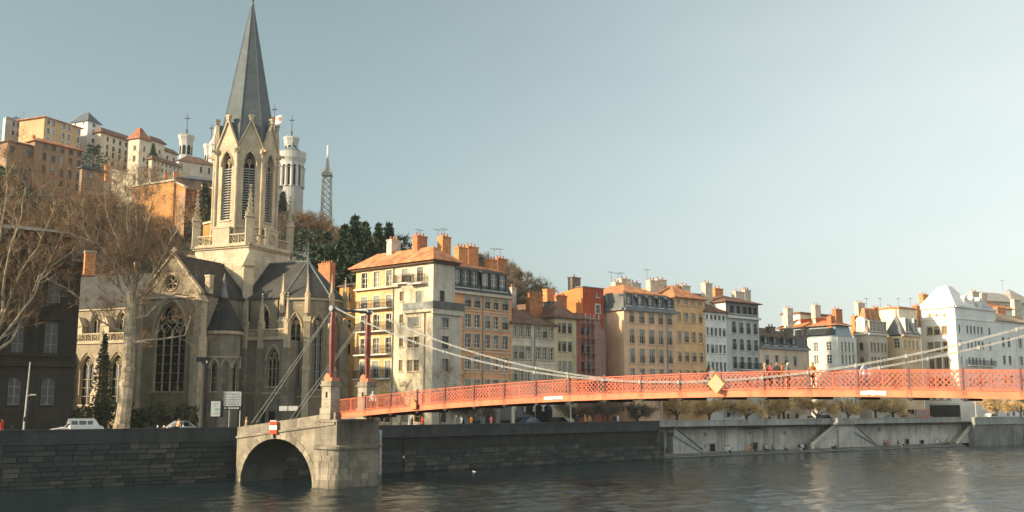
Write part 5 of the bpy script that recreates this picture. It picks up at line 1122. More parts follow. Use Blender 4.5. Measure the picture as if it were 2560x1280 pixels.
for k in range(2): x = b.D * (.36 + .4 * k); sf = MB(b.L); sf.box(x - 1.6, x + 1.6, -.17, -.125, GZ + .3, GZ + 3); sf.build('shop_window', PANES[0], b.root)
b = Bld('pale_right_house', 'pale grey house with tan roof at the right edge of the quay row', E15.end(), R(38), 2590, D=14); E16 = b
ze = b.z(2530, 806); b.wall('F', 0, b.w, GZ, ze, wg, b.grid([(2506, 2513), (2520, 2527), (2546, 2556), (2566, 2575)], [(845, 868), (890, 912), (940, 962), (1000, 1040)], 2530, 870, 'F', 'n'), frame_g, wg); b.shell(ze, ww); b.hip(ze, 2.6, 6, mat('tan_roof', (.46, .33, .22), .85, .2, .9, .4, 20), .5)
for q in ((2488, 2508, 768, 800, 6, brick_o), (2530, 2548, 748, 800, 8, brick_w), (2535, 2548, 795, 820, 2.5, brick)): b.chim(*q[:4], q[4], q[5], 2)
Kb = atY(2468, 780, ye.y + 62); b = Bld('castle_house', 'pale house with pointed tower roofs above the right edge roofs', (Kb.x, Kb.y), R(25), 2575, D=12, py=770)
ze = b.z(2520, 757); b.wall('F', 0, b.w, GZ, ze, mat('castle_wall', (.66, .60, .48), .9, .1, .5), b.grid([(2480, 2486), (2495, 2501), (2512, 2518)], [(762, 772)], 2500, 768, 'F', 'n')); b.shell(ze, ww); b.hip(ze, 2.6, 5, mat('grey_tile', (.33, .31, .29), .8, .15, .8), .5)
x, z = onplane(b.F, 2532, 722, 3); mb = MB(b.F); mb.box(x - 3.2, x + 3.2, 1, 7, GZ, ze + .8); mb.build('turret', ww, b.root); mb = MB(b.F); mb.cone([(x - 3.6, .6), (x + 3.6, .6), (x + 3.6, 7.4), (x - 3.6, 7.4)], ze + .8, (x, 4, z)); mb.build('turret_roof', mat('grey_tile', (.33, .31, .29)), b.root); b.aerial(2505, 700, 730, 4)
Kb = atY(2455, 790, ye.y + 46); b = Bld('white_gable_house', 'white gabled house wall seen over the roofs at the right edge', (Kb.x, Kb.y), R(30), 2530, D=8, py=780); ze = b.z(2490, 772); b.wall('F', 0, b.w, GZ, ze, ww); b.shell(ze, ww); b.hip(ze, 1.6, 3, terra, .4)
# orange house squeezed between church and corner house
K0 = atY(846, 850, 150); b = Bld('orange_narrow_house', 'narrow orange house between the church apse and the corner house', (K0.x, K0.y), R(-34), 906, D=10, py=850); E0 = b
on = stucco('deep_orange', (.66, .34, .10), streak=.35); ze = b.z(870, 716); b.wall('F', 0, b.w, GZ, ze, on, b.grid([(870, 877)], [(735, 752), (860, 885), (800, 820)], 873, 800, 'F', 'n'), frame_d, on); b.shell(ze, on); b.hip(ze, .8, 3, mat('flat_roof', (.16, .14, .12)), .3)
b.chim(803, 832, 660, 720, 3, brick, 5, 1.2)
# ================================================================ HILL BUILDINGS
HA = R(67)
def hill_corner(px, py, Y, pxr, pxl, name, label, ang=HA, drop=9, **k):
    K = atY(px, py, Y); b_ = Bld(name, label, (K.x, K.y), ang, pxr, D=1, py=py, z0=min(hz(K.x, K.y), K.z) - drop, **k)
    b_.D = -hit(b_.K, ang - math.pi / 2, pxl, py) if pxl is not None else 12; lb_ = b_.F @ Vector((0, b_.D, 0)); b_.L = frame(lb_.x, lb_.y, ang - math.pi / 2); return b_
hw = mat('hill_white', (.66, .66, .64), .9, .08, .3, streak=.15); hc = mat('hill_cream', (.60, .52, .40), .9, .1, .3, streak=.2); ho = mat('hill_ochre', (.52, .36, .20), .9, .1, .3, streak=.2); hb = mat('hill_brown', (.32, .205, .125), .9, .12, .3, streak=.25); hgr = mat('hill_grey', (.33, .33, .33), .9, .1, .3, streak=.25); horr = mat('retaining_orange', (.56, .28, .10), .9, .22, .25, .2, 4, streak=.5)
b = hill_corner(14, 300, 262, 107, 8, 'grey_hill_block', 'grey institutional block at the upper left corner of the hill'); ze = b.z(60, 308)
b.wall('F', 0, b.w, b.z0, ze, hgr, b.grid([(30, 36), (42, 48), (57, 69), (80, 86), (92, 98)], [(312, 323), (334, 345)], 60, 325, 'F', 'n'), frame_d, hgr); b.wall('L', 0, b.D, b.z0, ze, hw); b.shell(ze, hgr, False); b.band(ze, .4, .3, frame_g)
b = hill_corner(112, 292, 256, 204, 50, 'ochre_hill_block', 'ochre yellow block with red tile roof high on the left hill'); ze = b.z(112, 293)
W = b.grid([(116, 124), (129, 137.5), (155, 162.5), (169, 176.5), (192, 200)], [(307, 320, 'w'), (329, 344, 'w'), (351, 364, 'w')], 150, 330)
b.wall('F', 0, b.w, b.z0, ze, ho, W, frame_w, frame_w); b.wall('L', 0, b.D, b.z0, ze, ho); b.shell(ze, ho, False); b.hip(ze, 1.4, 6, terra, .6); b.aerial(58, 280, 300, 9)
b = hill_corner(220, 301, 270, 252, 180, 'white_hill_tower', 'square white tower with dark slate pavilion roof on the hill'); ze = b.z(220, 302)
W = b.grid([(231, 238)], [(309, 318), (325, 338), (347, 358)], 235, 325, 'F', 'n'); b.wall('F', 0, b.w, b.z0, ze, hw, W, frame_d, hw); b.wall('L', 0, b.D, b.z0, ze, hw, b.grid([(187, 191), (207, 211)], [(307, 312)], 200, 310, 'L', 'n'), frame_d, hw); b.shell(ze, hw, False)
mb = MB(b.F); roof_frustum(mb, b.foot(.4), ze, b.z(220, 273), 2.6); mb.build('pavilion_roof', mat('pavilion_slate', (.10, .12, .14), .6, .15, 1), b.root)
b = hill_corner(252, 330, 268, 329, 240, 'cream_hill_wing', 'long cream hill wing with dark roof between two towers'); ze = b.z(252, 331)
W = b.grid([(265.5, 271), (281, 287), (297, 303), (312.5, 318)], [(347, 358, 'n'), (367, 379, 'n'), (383, 397, 'n'), (405, 415, 'n')], 285, 370); b.wall('F', 0, b.w, b.z0, ze, hc, W, frame_d, hc); b.wall('L', 0, b.D, b.z0, ze, hc); b.shell(ze, hc, False); b.hip(ze, 1.6, 5, terra_d, .6)
b = hill_corner(349, 346, 262, 374, 322, 'red_roof_hill_tower', 'cream square pavilion with steep red brown roof on the hill'); ze = b.z(349, 346)
b.wall('F', 0, b.w, b.z0, ze, hc, b.grid([(358, 363)], [(366, 379), (393, 405)], 360, 380, 'F', 'n'), frame_d, hc); b.wall('L', 0, b.D, b.z0, ze, hc, b.grid([(333, 340)], [(364, 376), (389, 403)], 337, 380, 'L', 'n'), frame_d, hc); b.shell(ze, hc, False)
mb = MB(b.F); roof_frustum(mb, b.foot(.5), ze, b.z(349, 314), 1.9); mb.build('pavilion_roof', mat('roof_redbrown', (.28, .11, .065), .8, .2, 1, c2=(.34, .14, .08)), b.root)
for px, py, pxr, Y, lab, rows in ((374, 349, 412, 275, 'pale cream hill wing right of the red roofed pavilion', [(372, 382), (390, 400)]), (410, 377, 443, 290, 'small cream hill house with brown roof left of the basilica tower', [(392, 402), (408, 416)])):
    b = hill_corner(px, py, Y, pxr, px - 12, 'cream_hill_house', lab); ze = b.z(px, py); b.wall('F', 0, b.w, b.z0, ze, hc, b.grid([(px + 6, px + 11), (px + 22, px + 27)], rows, px + 16, 395, 'F', 'n'), frame_d, hc); b.wall('L', 0, b.D, b.z0, ze, hc); b.shell(ze, hc, False); b.hip(ze, 1.3, 4, terra_d, .5)
b = hill_corner(380, 395, 245, 452, 372, 'long_low_hill_house', 'long low cream house below the hill wing with row of small windows'); ze = b.z(380, 398); b.wall('F', 0, b.w, b.z0, ze, hc, b.grid([(px, px + 4) for px in range(384, 448, 10)], [(410, 417), (424, 434)], 415, 420, 'F', 'n'), frame_d, hc); b.wall('L', 0, b.D, b.z0, ze, hc); b.shell(ze, hc, False); b.hip(ze, 1.0, 4, terra_d, .4)
b = hill_corner(88, 348, 214, 206, 70, 'brown_hill_house', 'ochre brown hill house with five window columns below the ochre block', R(56)); ze = b.z(88, 352)
W = b.grid([(104.7, 114), (126.6, 136.5), (149, 158.4), (170.8, 180), (192, 201)], [(369, 382, 'w'), (391, 409, 'w'), (422, 443, 'w'), (453, 470, 'w')], 153, 410); b.wall('F', 0, b.w, b.z0, ze, hb, W, frame_d, hb, (4, 4, 1, 0)); b.wall('L', 0, b.D, b.z0, ze, hb); b.shell(ze, hb, False); b.hip(ze, 1.0, 4, terra, .5); b.chim(80, 88, 340, 352, 3, brick_o, 2)
b = hill_corner(20, 352, 210, 88, 0, 'brown_hill_wing', 'lower brown wing left of the brown hill house', R(56)); ze = b.z(50, 360); b.wall('F', 0, b.w, b.z0, ze, hb, b.grid([(25, 36), (64, 77)], [(371, 388)], 55, 380), frame_d, hb); b.wall('L', 0, b.D, b.z0, ze, hb); b.shell(ze, hb, False); b.hip(ze, .7, 4, terra_d, .5)
b = hill_corner(206, 418, 212, 262, 200, 'small_brown_hill_house', 'small brown hill house with black roof right of the brown house', R(56)); ze = b.z(206, 420); b.wall('F', 0, b.w, b.z0, ze, hb, b.grid([(208, 215), (224, 232)], [(428, 446), (455, 470)], 220, 440), frame_w, hb); b.shell(ze, hb); b.hip(ze, .7, 4, mans, .5); b.chim(263, 272, 412, 430, 2, brick_o, 0)
b = hill_corner(446, 412, 262, 545, 444, 'hill_chapel', 'cream chapel building with truncated brown roof below the basilica', R(40)); ze = b.z(470, 405); b.D = 11; b.wall('F', 0, b.w, b.z0, ze, hc, b.grid([(452, 456), (500, 506), (520, 526)], [(415, 430)], 490, 420, 'F', 'n'), frame_d, hc); b.shell(ze, hw); mb = MB(b.F); roof_frustum(mb, b.foot(.4), ze, b.z(470, 381), 4); mb.build('roof', terra_d, b.root)
# terraced retaining walls and the dark-roofed house
def hwall(name, label, pts, Y, ang, m, th=1.2, cat='retaining wall', cap=True):
    K = atY(pts[0][0], pts[0][1], Y); M = frame(K.x, K.y, ang); q = [onplane(M, *p_) for p_ in pts]; zb = min(z for _, z in q) - 8
    o = thing(name, label, cat, (K.x, K.y, zb)); mb = MB(M); poly = q if len(q) > 3 and q[-1][1] < q[0][1] - 1.5 else q + [(q[-1][0], zb), (q[0][0], zb)]
    mb.prism(poly, 0, th); mb.build('wall_face', m, o); 
    if cap:
        for (xa, za), (xb, zb_) in zip(q, q[1:]):
            if xb > xa: mb = MB(M); mb.prism([(xa, za), (xb, zb_), (xb, zb_ + .35), (xa, za + .35)], -.25, th + .2); mb.build('coping', hc, o)
    return o
hwall('retaining_wall', 'sunlit orange retaining wall on the hillside left of the spire', [(333, 468), (436, 452)], 205, R(-14), horr)
hwall('retaining_wall', 'orange wall piece with sloping coping next to the sunlit retaining wall', [(437, 456), (462, 468)], 203, R(-14), horr)
hwall('retaining_wall', 'orange ivy stained wall directly left of the belfry', [(505, 466), (542, 476)], 198, R(-20), horr)
hwall('terrace_wall', 'pale cream terrace wall under the cream hill wing', [(281, 428), (333, 437)], 232, R(-10), hc)
hwall('terrace_wall', 'orange parapet beside the belfry foot behind the corner pinnacle', [(508, 562), (535, 556)], 172, R(-20), horr)
b = hill_corner(464, 474, 200, 503, 463, 'dark_red_hill_house', 'dark red hill house front between orange walls', R(40)); ze = b.z(480, 475); b.D = 8; b.wall('F', 0, b.w, b.z0 - 8, ze, mat('oxblood', (.30, .095, .05), .9, .15, .4), b.grid([(469, 478)], [(486, 500), (510, 526)], 474, 500, 'F', 'n'), frame_d, hb); b.shell(ze, hb); b.band(ze, .3, .3, hb)
b = hill_corner(446, 440, 222, 545, 440, 'dark_roof_hill_house', 'long house with dark roof and strip windows above the red house', R(30)); b.D = 9; ze = b.z(470, 448); b.wall('F', 0, b.w, b.z0, ze, hb, b.grid([(458, 468), (474, 484), (505, 515), (525, 535)], [(451, 460)], 490, 455, 'F', 'n'), frame_g, hb); b.shell(ze, hb); b.hip(ze, 1.5, 4, mans_l, .5); b.chim(411, 421, 432, 448, 3, brick_o, 0); b.chim(434, 446, 430, 452, 2, brick_o, 0); b.chim(532, 541, 448, 465, 2, brick_o, 0)
# houses at the foot of the hill beside the tower and behind the nave
b = hill_corner(724, 605, 185, 768, 715, 'white_slope_house', 'small white house on the slope right of the church tower', R(15), drop=6); ze = b.z(745, 607); b.D = 6; b.wall('F', 0, b.w, b.z0, ze, hw, b.grid([(740, 745), (749, 757)], [(616, 632)], 748, 620, 'F', 'n'), frame_d, hw); b.shell(ze, hw); b.hip(ze, .6, 3, terra, .3)
b = hill_corner(756, 606, 196, 792, 750, 'terracotta_slope_house', 'brown house with terracotta roof on the slope right of the white house', R(15), drop=6); ze = b.z(770, 606); b.D = 6; b.wall('F', 0, b.w, b.z0, ze, hb, b.grid([(764, 769), (777, 782)], [(612, 622)], 773, 617, 'F', 'n'), frame_d, hb); b.shell(ze, hb); b.hip(ze, .8, 3, terra, .4); b.chim(810, 822, 594, 616, 3, brick_o, 1)
K = atY(868, 690, 172); o = thing('round_turret_house', 'round beige turret with grey conical roof behind the apse', 'tower', (K.x, K.y, GZ)); z0, z1 = atY(868, 690, 172).z, atY(868, 654, 172).z; zt = atY(868, 638, 172).z
mb = MB(); mb.lathe(K.x, K.y, [(1.25, 6), (1.25, z1)], 14); mb.build('turret_wall', hc, o, smooth=False); mb = MB(); mb.lathe(K.x, K.y, [(1.6, z1), (.05, zt)], 14); mb.build('turret_roof', mat('zinc', (.2, .22, .235)), o)
for px0, px1, pyt, pyb, Y, lab, m_ in ((208, 236, 628, 690, 158, 'orange brick house end with chimney left of the plane tree', brick_o), (333, 347, 655, 690, 160, 'small orange brick stack behind the nave roof', brick_o)):
    K = atY((px0 + px1) / 2, pyb, Y); w = (px1 - px0) / FOC * Y; zt = atY((px0 + px1) / 2, pyt, Y).z; M = frame(K.x, K.y, R(30)); o = thing('brick_stack', lab, 'chimney', (K.x, K.y, GZ)); mb = MB(M); mb.box(-w * .45, w * .45, -.7, .7, GZ, zt - .3); mb.build('stack', m_, o); mb = MB(M); mb.box(-w * .5, w * .5, -.8, .8, zt - .3, zt); mb.build('stack_cap', brick_w, o)
for px0, px1, pyt, pyr, Y, lab in ((196, 262, 690, 672, 157, 'house roof with pale gable behind the nave left of the plane tree'), (262, 345, 690, 664, 164, 'house with grey roof behind the nave roof'), (560, 620, 700, 655, 178, 'small house hidden behind the tower'), (800, 860, 690, 668, 165, 'house with terracotta eaves between apse and corner house')):
    K = atY(px0, pyt, Y); b = Bld('slope_house', lab, (K.x, K.y), R(20), px1, D=8, py=pyt); ze = b.z(px0, pyt); b.wall('F', 0, b.w, GZ, ze, hc, b.grid([(px0 + 8, px0 + 13), (px0 + 24, px0 + 29)], [(pyt + 5, pyt + 18)], px0 + 15, pyt + 8, 'F', 'n'), frame_d, hc); b.shell(ze, hc); b.hip(ze, max(.4, b.z(px0, pyr) - ze), 3.5, terra_d, .4)
# ---------------------------------------------------------------- basilica on the ridge
bs = mat('basilica_stone', (.47, .46, .435), .85, .1, .15, streak=.3); bs2 = mat('basilica_stone_dark', (.40, .395, .375), .85, .12, .15, streak=.3); YB = 330  # bs2: slightly darker stone for the lower walls and nave block
bas = thing('basilica', 'white hilltop basilica with crenellated octagonal towers and crosses', 'basilica', (*atY(600, 520, YB).xy, hz(*atY(600, 520, YB).xy)))
def otower(px, pyt, pyb, hwpx, Y, cross=None, arches=True, n_=8, a0=R(22.5)):
    K = atY(px, pyt, Y); zt, zb = K.z, atY(px, pyb, Y).z; r_ = hwpx / FOC * Y * 1.03; dm = (zt - zb)
    K = atY(px, (pyt + pyb) / 2, Y); mb = MB(); mb.lathe(K.x, K.y, [(r_ * .80, zb - 12), (r_ * .80, zb + dm * .62), (r_ * .84, zb + dm * .66), (r_ * .84, zb + dm * .72), (r_ * .92, zb + dm * .86), (r_ * 1.0, zb + dm * .93), (r_ * 1.0, zt)], n_, a0); o = mb.build('tower', bs, bas)
    for k in range(n_):
        a = a0 + 2 * math.pi * (k + .5) / n_; M = frame(K.x, K.y, a + math.pi / 2)
        if arches: mb = MB(M); R_ = r_ * .80 * math.cos(math.pi / n_); w = r_ * .2; mb.prism([(-w, zb + dm * .12), (w, zb + dm * .12), (w, zb + dm * .45), (w * .6, zb + dm * .53), (0, zb + dm * .56), (-w * .6, zb + dm * .53), (-w, zb + dm * .45)], -R_ - .06, -R_ + .02); mb.build('arch_opening', dk if a else dk, o)
        R_ = r_ * math.cos(math.pi / n_)
        for s_ in (-.55, 0, .55): mb = MB(M); mb.box(s_ * r_ * .55 - r_ * .08, s_ * r_ * .55 + r_ * .08, -R_, -R_ + .5, zt, zt + dm * .05); mb.build('merlon', bs, o)
    if cross:
        zc = atY(px, cross, Y).z; h = zc - zt; mb = MB(); mb.lathe(K.x, K.y, [(r_ * .22, zt - .5), (r_ * .10, zt + h * .25), (r_ * .16, zt + h * .28), (r_ * .055, zt + h * .32), (.11, zt + h * .8), (.10, zc)], 8); mb.box(K.x - h * .10, K.x + h * .10, K.y - .1, K.y + .1, zc - h * .22, zc - h * .17); mb.build('cross_spire', mat('bronze_dark', (.06, .07, .07), .6, .1, 2), o)
    return K
otower(465, 341, 395, 20, YB, 285); otower(526, 364, 420, 18, YB + 10, 310); otower(683, 322, 420, 11, YB + 10, 262); otower(728, 346, 390, 20.5, YB + 8, 290)
# gilded statue on small dome
K = atY(540, 345, YB - 4); mb = MB(); r_ = 1.5; mb.lathe(K.x, K.y, [(2.2, K.z - 12), (2.2, K.z - 3), (2.4, K.z - 2.6), (1.7, K.z - 1), (.9, K.z + .5), (.7, K.z + 1.4)], 10); mb.build('belfry_dome', bs, bas)
zt = atY(540, 313, YB - 4).z; mb = MB(); mb.lathe(K.x, K.y, [(.75, K.z + 1.3), (.85, K.z + 2), (.55, zt - 1.3), (.62, zt - .9), (.22, zt - .55), (.3, zt - .25), (.05, zt)], 8); mb.build('statue', mat('gilt', (.65, .52, .28), .4, .1, 2, metal=.3), bas)
# round apse with tall arches
K = atY(729, 430, YB - 12); Y = YB - 12; zc = atY(729, 383, Y).z; za = atY(729, 392, Y).z; zb = atY(729, 470, Y).z; r_ = 36 / FOC * Y
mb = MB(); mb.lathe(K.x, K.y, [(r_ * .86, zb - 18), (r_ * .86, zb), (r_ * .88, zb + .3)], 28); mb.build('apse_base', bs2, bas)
mb = MB(); mb.lathe(K.x, K.y, [(r_ * .72, zb), (r_ * .72, za - 2)], 28); mb.build('apse_core', dk, bas)
mb = MB(); zs_ = lerp(zb, za, .62); mb.lathe(K.x, K.y, [(r_ * .88, zs_ + 1.6), (r_ * .90, za - 2.0), (r_, za - .9), (r_, zc)], 28); mb.build('apse_drum', bs, bas)
for k in range(14):
    a = 2 * math.pi * k / 14; x, y = K.x + r_ * .84 * math.cos(a), K.y + r_ * .84 * math.sin(a); mb = MB(); mb.lathe(x, y, [(.62, zb), (.5, zb + .5), (.5, zs_ - .3), (.8, zs_)], 8); mb.build('column', bs, bas)
    M = frame(x, y, a + math.pi / 2); w = 2 * r_ * .84 * math.sin(math.pi / 14) 
    a2 = a + math.pi / 14; M = frame(K.x, K.y, a2 + math.pi / 2); h2 = w / 2; zr = zs_
    mb = MB(M); arc = [(h2 * .78 * math.cos(j * math.pi / 8), zr + h2 * .9 * math.sin(j * math.pi / 8)) for j in range(9)]; mb.prism([(-h2 * 1.02, zr)] + arc[::-1] + [(h2 * 1.02, zr), (h2 * 1.02, zr + 1.8), (-h2 * 1.02, zr + 1.8)], -r_ * .87, -r_ * .78); mb.build('apse_arch', bs, bas, fixn=False)
mb = MB(); mb.lathe(K.x, K.y, [(r_ * .78, zc - .2), (r_ * .5, zc + 1.2), (r_ * .1, zc + 2.2), (r_ * .08, zc + 3.5)], 20); mb.build('apse_roof', mat('copper_grey', (.14, .19, .19), .6, .15, 1), bas)
Kq = atY(684, 525, YB - 16); M = frame(Kq.x, Kq.y, R(20)); x1, z1 = onplane(M, 757, 472); _, z2 = onplane(M, 684, 462); mb = MB(M); hol = []
for px in (686, 707, 725, 740): 
    for py in (487, 510):
        xx, zz = onplane(M, px, py); hol.append((xx, xx + 1.1, zz - 1.5, zz))
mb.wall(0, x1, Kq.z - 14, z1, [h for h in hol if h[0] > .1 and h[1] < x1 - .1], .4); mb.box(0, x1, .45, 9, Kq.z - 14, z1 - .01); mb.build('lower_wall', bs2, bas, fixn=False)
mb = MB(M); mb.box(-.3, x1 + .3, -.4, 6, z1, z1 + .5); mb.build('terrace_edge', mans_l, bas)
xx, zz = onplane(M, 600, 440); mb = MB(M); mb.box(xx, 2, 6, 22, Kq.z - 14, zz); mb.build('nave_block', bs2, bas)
# flag
K = atY(678, 330, YB - 2); zt = atY(678, 292, YB - 2).z; fl = thing('flag', 'red and white flag flying beside the spire', 'flag', (K.x, K.y, K.z)); mb = MB(); mb.tube((K.x, K.y, K.z - 4), (K.x, K.y, zt + 1.5), .1, n=5); mb.build('flag_pole', frame_g, fl)
def flagpart(a, b_, m_, nm, yo=0):
    mb = MB(); n_ = 6
    for j in range(n_):
        u0, u1 = lerp(a, b_, j / n_), lerp(a, b_, (j + 1) / n_); f = lambda u: (K.x + u * 3.7, K.y + .35 * math.sin(u * 6) - yo); g = lambda u: zt + .9 * u - .2
        mb.face([(*f(u0), g(u0) - 2.7), (*f(u1), g(u1) - 2.7), (*f(u1), g(u1)), (*f(u0), g(u0))])
    mb.build(nm, m_, fl, fixn=False)
flagpart(0, .33, sr, 'red_band'); flagpart(.33, 1, sw, 'white_field')
mb = MB(); cx_, cz_ = .72, zt + .45; pts = [(K.x + (cx_ + .15 * math.cos(j * math.pi / 5)) * 3.7, K.y + .35 * math.sin((cx_ + .15 * math.cos(j * math.pi / 5)) * 6) - .1, cz_ - 1.3 + .75 * math.sin(j * math.pi / 5)) for j in range(10)]; mb.face(pts); mb.build('emblem', mat('flag_orange', (.75, .20, .06), .7, .05), fl, fixn=False)
# ---------------------------------------------------------------- metal lattice mast
YM = 350; rad = thing('lattice_mast', 'grey lattice telecom mast with white antenna on the ridge', 'mast', atY(817, 530, YM)); gm = mat('mast_grey', (.36, .35, .33), .7, .12, 2)
def mpt(px, py): return atY(px, py, YM)
zb, zp = mpt(817, 560).z, mpt(817, 440).z; cx_, cy_ = mpt(817, 480).x, YM; wb_, wt_ = 12.5 / FOC * YM, 9.5 / FOC * YM
def corner_at(z, k): t_ = (z - zb) / (zp - zb); w = lerp(wb_, wt_, t_); sx, sy = ((-1, -1), (1, -1), (1, 1), (-1, 1))[k]; return Vector((cx_ + sx * w, cy_ + sy * w, z))
for k in range(4): mb = MB(); mb.tube(corner_at(zb, k), corner_at(zp, k), .19, n=4); mb.build('leg', gm, rad)
n_ = 8
for i in range(n_):
    za, zc = lerp(zb, zp, i / n_), lerp(zb, zp, (i + 1) / n_); mb = MB()
    for k in range(4): a, b_ = corner_at(za, k), corner_at(za, (k + 1) % 4); c, d = corner_at(zc, k), corner_at(zc, (k + 1) % 4); mb.tube(a, d, .085, n=4); mb.tube(b_, c, .085, n=4); mb.tube(c, d, .1, n=4)
    mb.build('brace_bay', gm, rad)
mb = MB(); mb.box(cx_ - wt_ * 1.35, cx_ + wt_ * 1.35, cy_ - wt_ * 1.35, cy_ + wt_ * 1.35, zp, zp + .5); mb.box(cx_ - wt_ * 1.2, cx_ + wt_ * 1.2, cy_ - wt_ * 1.2, cy_ + wt_ * 1.2, zp + .5, zp + 1.5, .1, .1); mb.build('platform', gm, rad)
zq, zr, zt = mpt(817, 418).z, mpt(817, 395).z, mpt(817, 364).z
mb = MB(); mb.vprism([(cx_ - wt_ * .62, cy_ - wt_ * .62), (cx_ + wt_ * .62, cy_ - wt_ * .62), (cx_ + wt_ * .62, cy_ + wt_ * .62), (cx_ - wt_ * .62, cy_ + wt_ * .62)], zp + 1.5, zr, [(cx_ - .35, cy_ - .35), (cx_ + .35, cy_ - .35), (cx_ + .35, cy_ + .35), (cx_ - .35, cy_ + .35)]); mb.build('upper_stage', gm, rad)
mb = MB(); mb.tube((cx_, cy_, zr - .2), (cx_, cy_, zt), .36, n=8); mb.build('antenna', sw, rad)
for dx in (-1, 1): mb = MB(); mb.tube((cx_ + dx * wt_ * 1.25, cy_ - wt_ * 1.2, zp + 1.5), (cx_ + dx * wt_ * 1.25, cy_ - wt_ * 1.5, zp + 1.5), .65, n=10); mb.build('dish', sw, rad)
# ================================================================ TREES
bark_pl = mat('plane_bark', (.20, .16, .11), .85, .5, 1.3, .4, 5, c2=(.38, .32, .23)); bark_d = mat('dark_bark', (.115, .085, .06), .9, .25, 2, .3, 8)
twig_b = mat('twig_brown', (.15, .088, .046), .85, .35, .25, c2=(.225, .132, .066)); twig_g = mat('twig_grey', (.16, .125, .09), .9, .3, .3); twig_t = mat('twig_tan', (.55, .36, .15), .85, .25, .4, c2=(.70, .50, .24))
ever = mat('evergreen', (.022, .042, .026), .7, .4, .5, c2=(.05, .085, .045)); ever2 = mat('evergreen_olive', (.045, .06, .028), .75, .4, .5, c2=(.085, .10, .05))
def rvec(rg): 
    while True:
        v = Vector((rg.uniform(-1, 1), rg.uniform(-1, 1), rg.uniform(-1, 1)))
        if .05 < v.length < 1: return v.normalized()
def blade(mb, p, d, L, w, rg):
    s_ = d.cross(rvec(rg)); s_ = s_.normalized() * w if s_.length > .01 else Vector((w, 0, 0)); q = p + d * L + rvec(rg) * L * .12
    i = len(mb.v); mb.v += [p - s_, p + s_, q]; mb.f.append([i, i + 1, i + 2]); mb.m.append(0)
def spawn(mbL, mbT, p, d, L, r, lvl, rg, up=.25, kids=4, tw=10, tl=.9, twd=.018, spread=.75, minr=.012):
    n_ = 4; pts = [p.copy()]; dd = d.copy(); rr = [r]
    for i in range(n_):
        dd = (dd + rvec(rg) * .22 + Vector((0, 0, up * .3))).normalized(); pts.append(pts[-1] + dd * L / n_); rr.append(r * (1 - .72 * (i + 1) / n_))
    mbL.path(pts, rr, 6 if r > .12 else 4 if r > .04 else 3)
    if lvl <= 0:
        for j in range(tw):
            t_ = rg.uniform(.15, 1); k = min(n_ - 1, int(t_ * n_)); q = pts[k].lerp(pts[k + 1], t_ * n_ - k); blade(mbT, q, (dd * .6 + rvec(rg) * .8 + Vector((0, 0, up * .4))).normalized(), tl * rg.uniform(.5, 1.2), twd, rg)
        return
    for j in range(kids):
        t_ = rg.uniform(.3, 1.0) if j else 1.0; k = min(n_ - 1, int(t_ * n_)); q = pts[k].lerp(pts[k + 1], t_ * n_ - k); s_ = rvec(rg); s_ = (s_ - dd * s_.dot(dd)).normalized()
        nd = (dd * (1 - spread * .55) + s_ * spread * rg.uniform(.55, 1.0) + Vector((0, 0, up * .35))).normalized()
        spawn(mbL, mbT, q, nd, L * rg.uniform(.5, .75), max(minr, r * (1 - .6 * t_) * .62), lvl - 1, rg, up, kids, tw, tl, twd, spread, minr)
def tree_thing(name, label, loc, mbL, mbT, mL, mT, group=None, cat='tree'):
    o = thing(name, label, cat, loc, group); mbL.build('trunk', mL, o, fixn=False); c = mbT.build('crown', mT, o, fixn=False); return o
# ---- the big plane tree by the church and the one at the left edge: main limbs follow the photograph, all with depth
def plane_tree(label, Y, limbs, seed, kids=4, base=None, tw=8):
    rg = random.Random(seed); L_, T_ = MB(), MB()
    for pts, r0, r1, lv in limbs:
        yo = 0.0; P = []
        for i, q in enumerate(pts): yo = q[2] if len(q) > 2 else yo; P.append(atY(q[0], q[1], Y + yo))
        # smooth subdivision
        S = [P[0]]
        for a, b_ in zip(P, P[1:]): S += [a.lerp(b_, .5) + rvec(rg) * (b_ - a).length * .03, b_]
        n_ = len(S); rr = [lerp(r0, r1, i / (n_ - 1)) for i in range(n_)]; L_.path(S, rr, 10 if r0 > .3 else 7 if r0 > .12 else 5)
        for q, r_ in zip(S, rr):
            if r_ > .1 and rg.random() < .5: L_.lathe(q.x, q.y, [(r_ * .5, q.z - r_ * .9), (r_ * 1.12, q.z - r_ * .3), (r_ * 1.12, q.z + r_ * .3), (r_ * .5, q.z + r_ * .9)], 7)
        if lv:
            for i in range(1, n_):
                d = (S[i] - S[i - 1]).normalized()
                for k in range(lv if i < n_ - 1 else lv + 1):
                    s_ = rvec(rg); s_ = (s_ - d * s_.dot(d)).normalized(); q = S[i - 1].lerp(S[i], rg.random()); spawn(L_, T_, q, (d * .6 + s_ * .7 + Vector((0, 0, .25))).normalized(), rg.uniform(1.5, 2.9), max(.03, min(.09, rr[i] * .5)), 2, rg, .3, kids, tw, .95, .013, .8)
    q = atY(limbs[0][0][0][0], limbs[0][0][0][1], Y); q.z = GZ
    return tree_thing('plane_tree', label, q, L_, T_, bark_pl, twig_b)
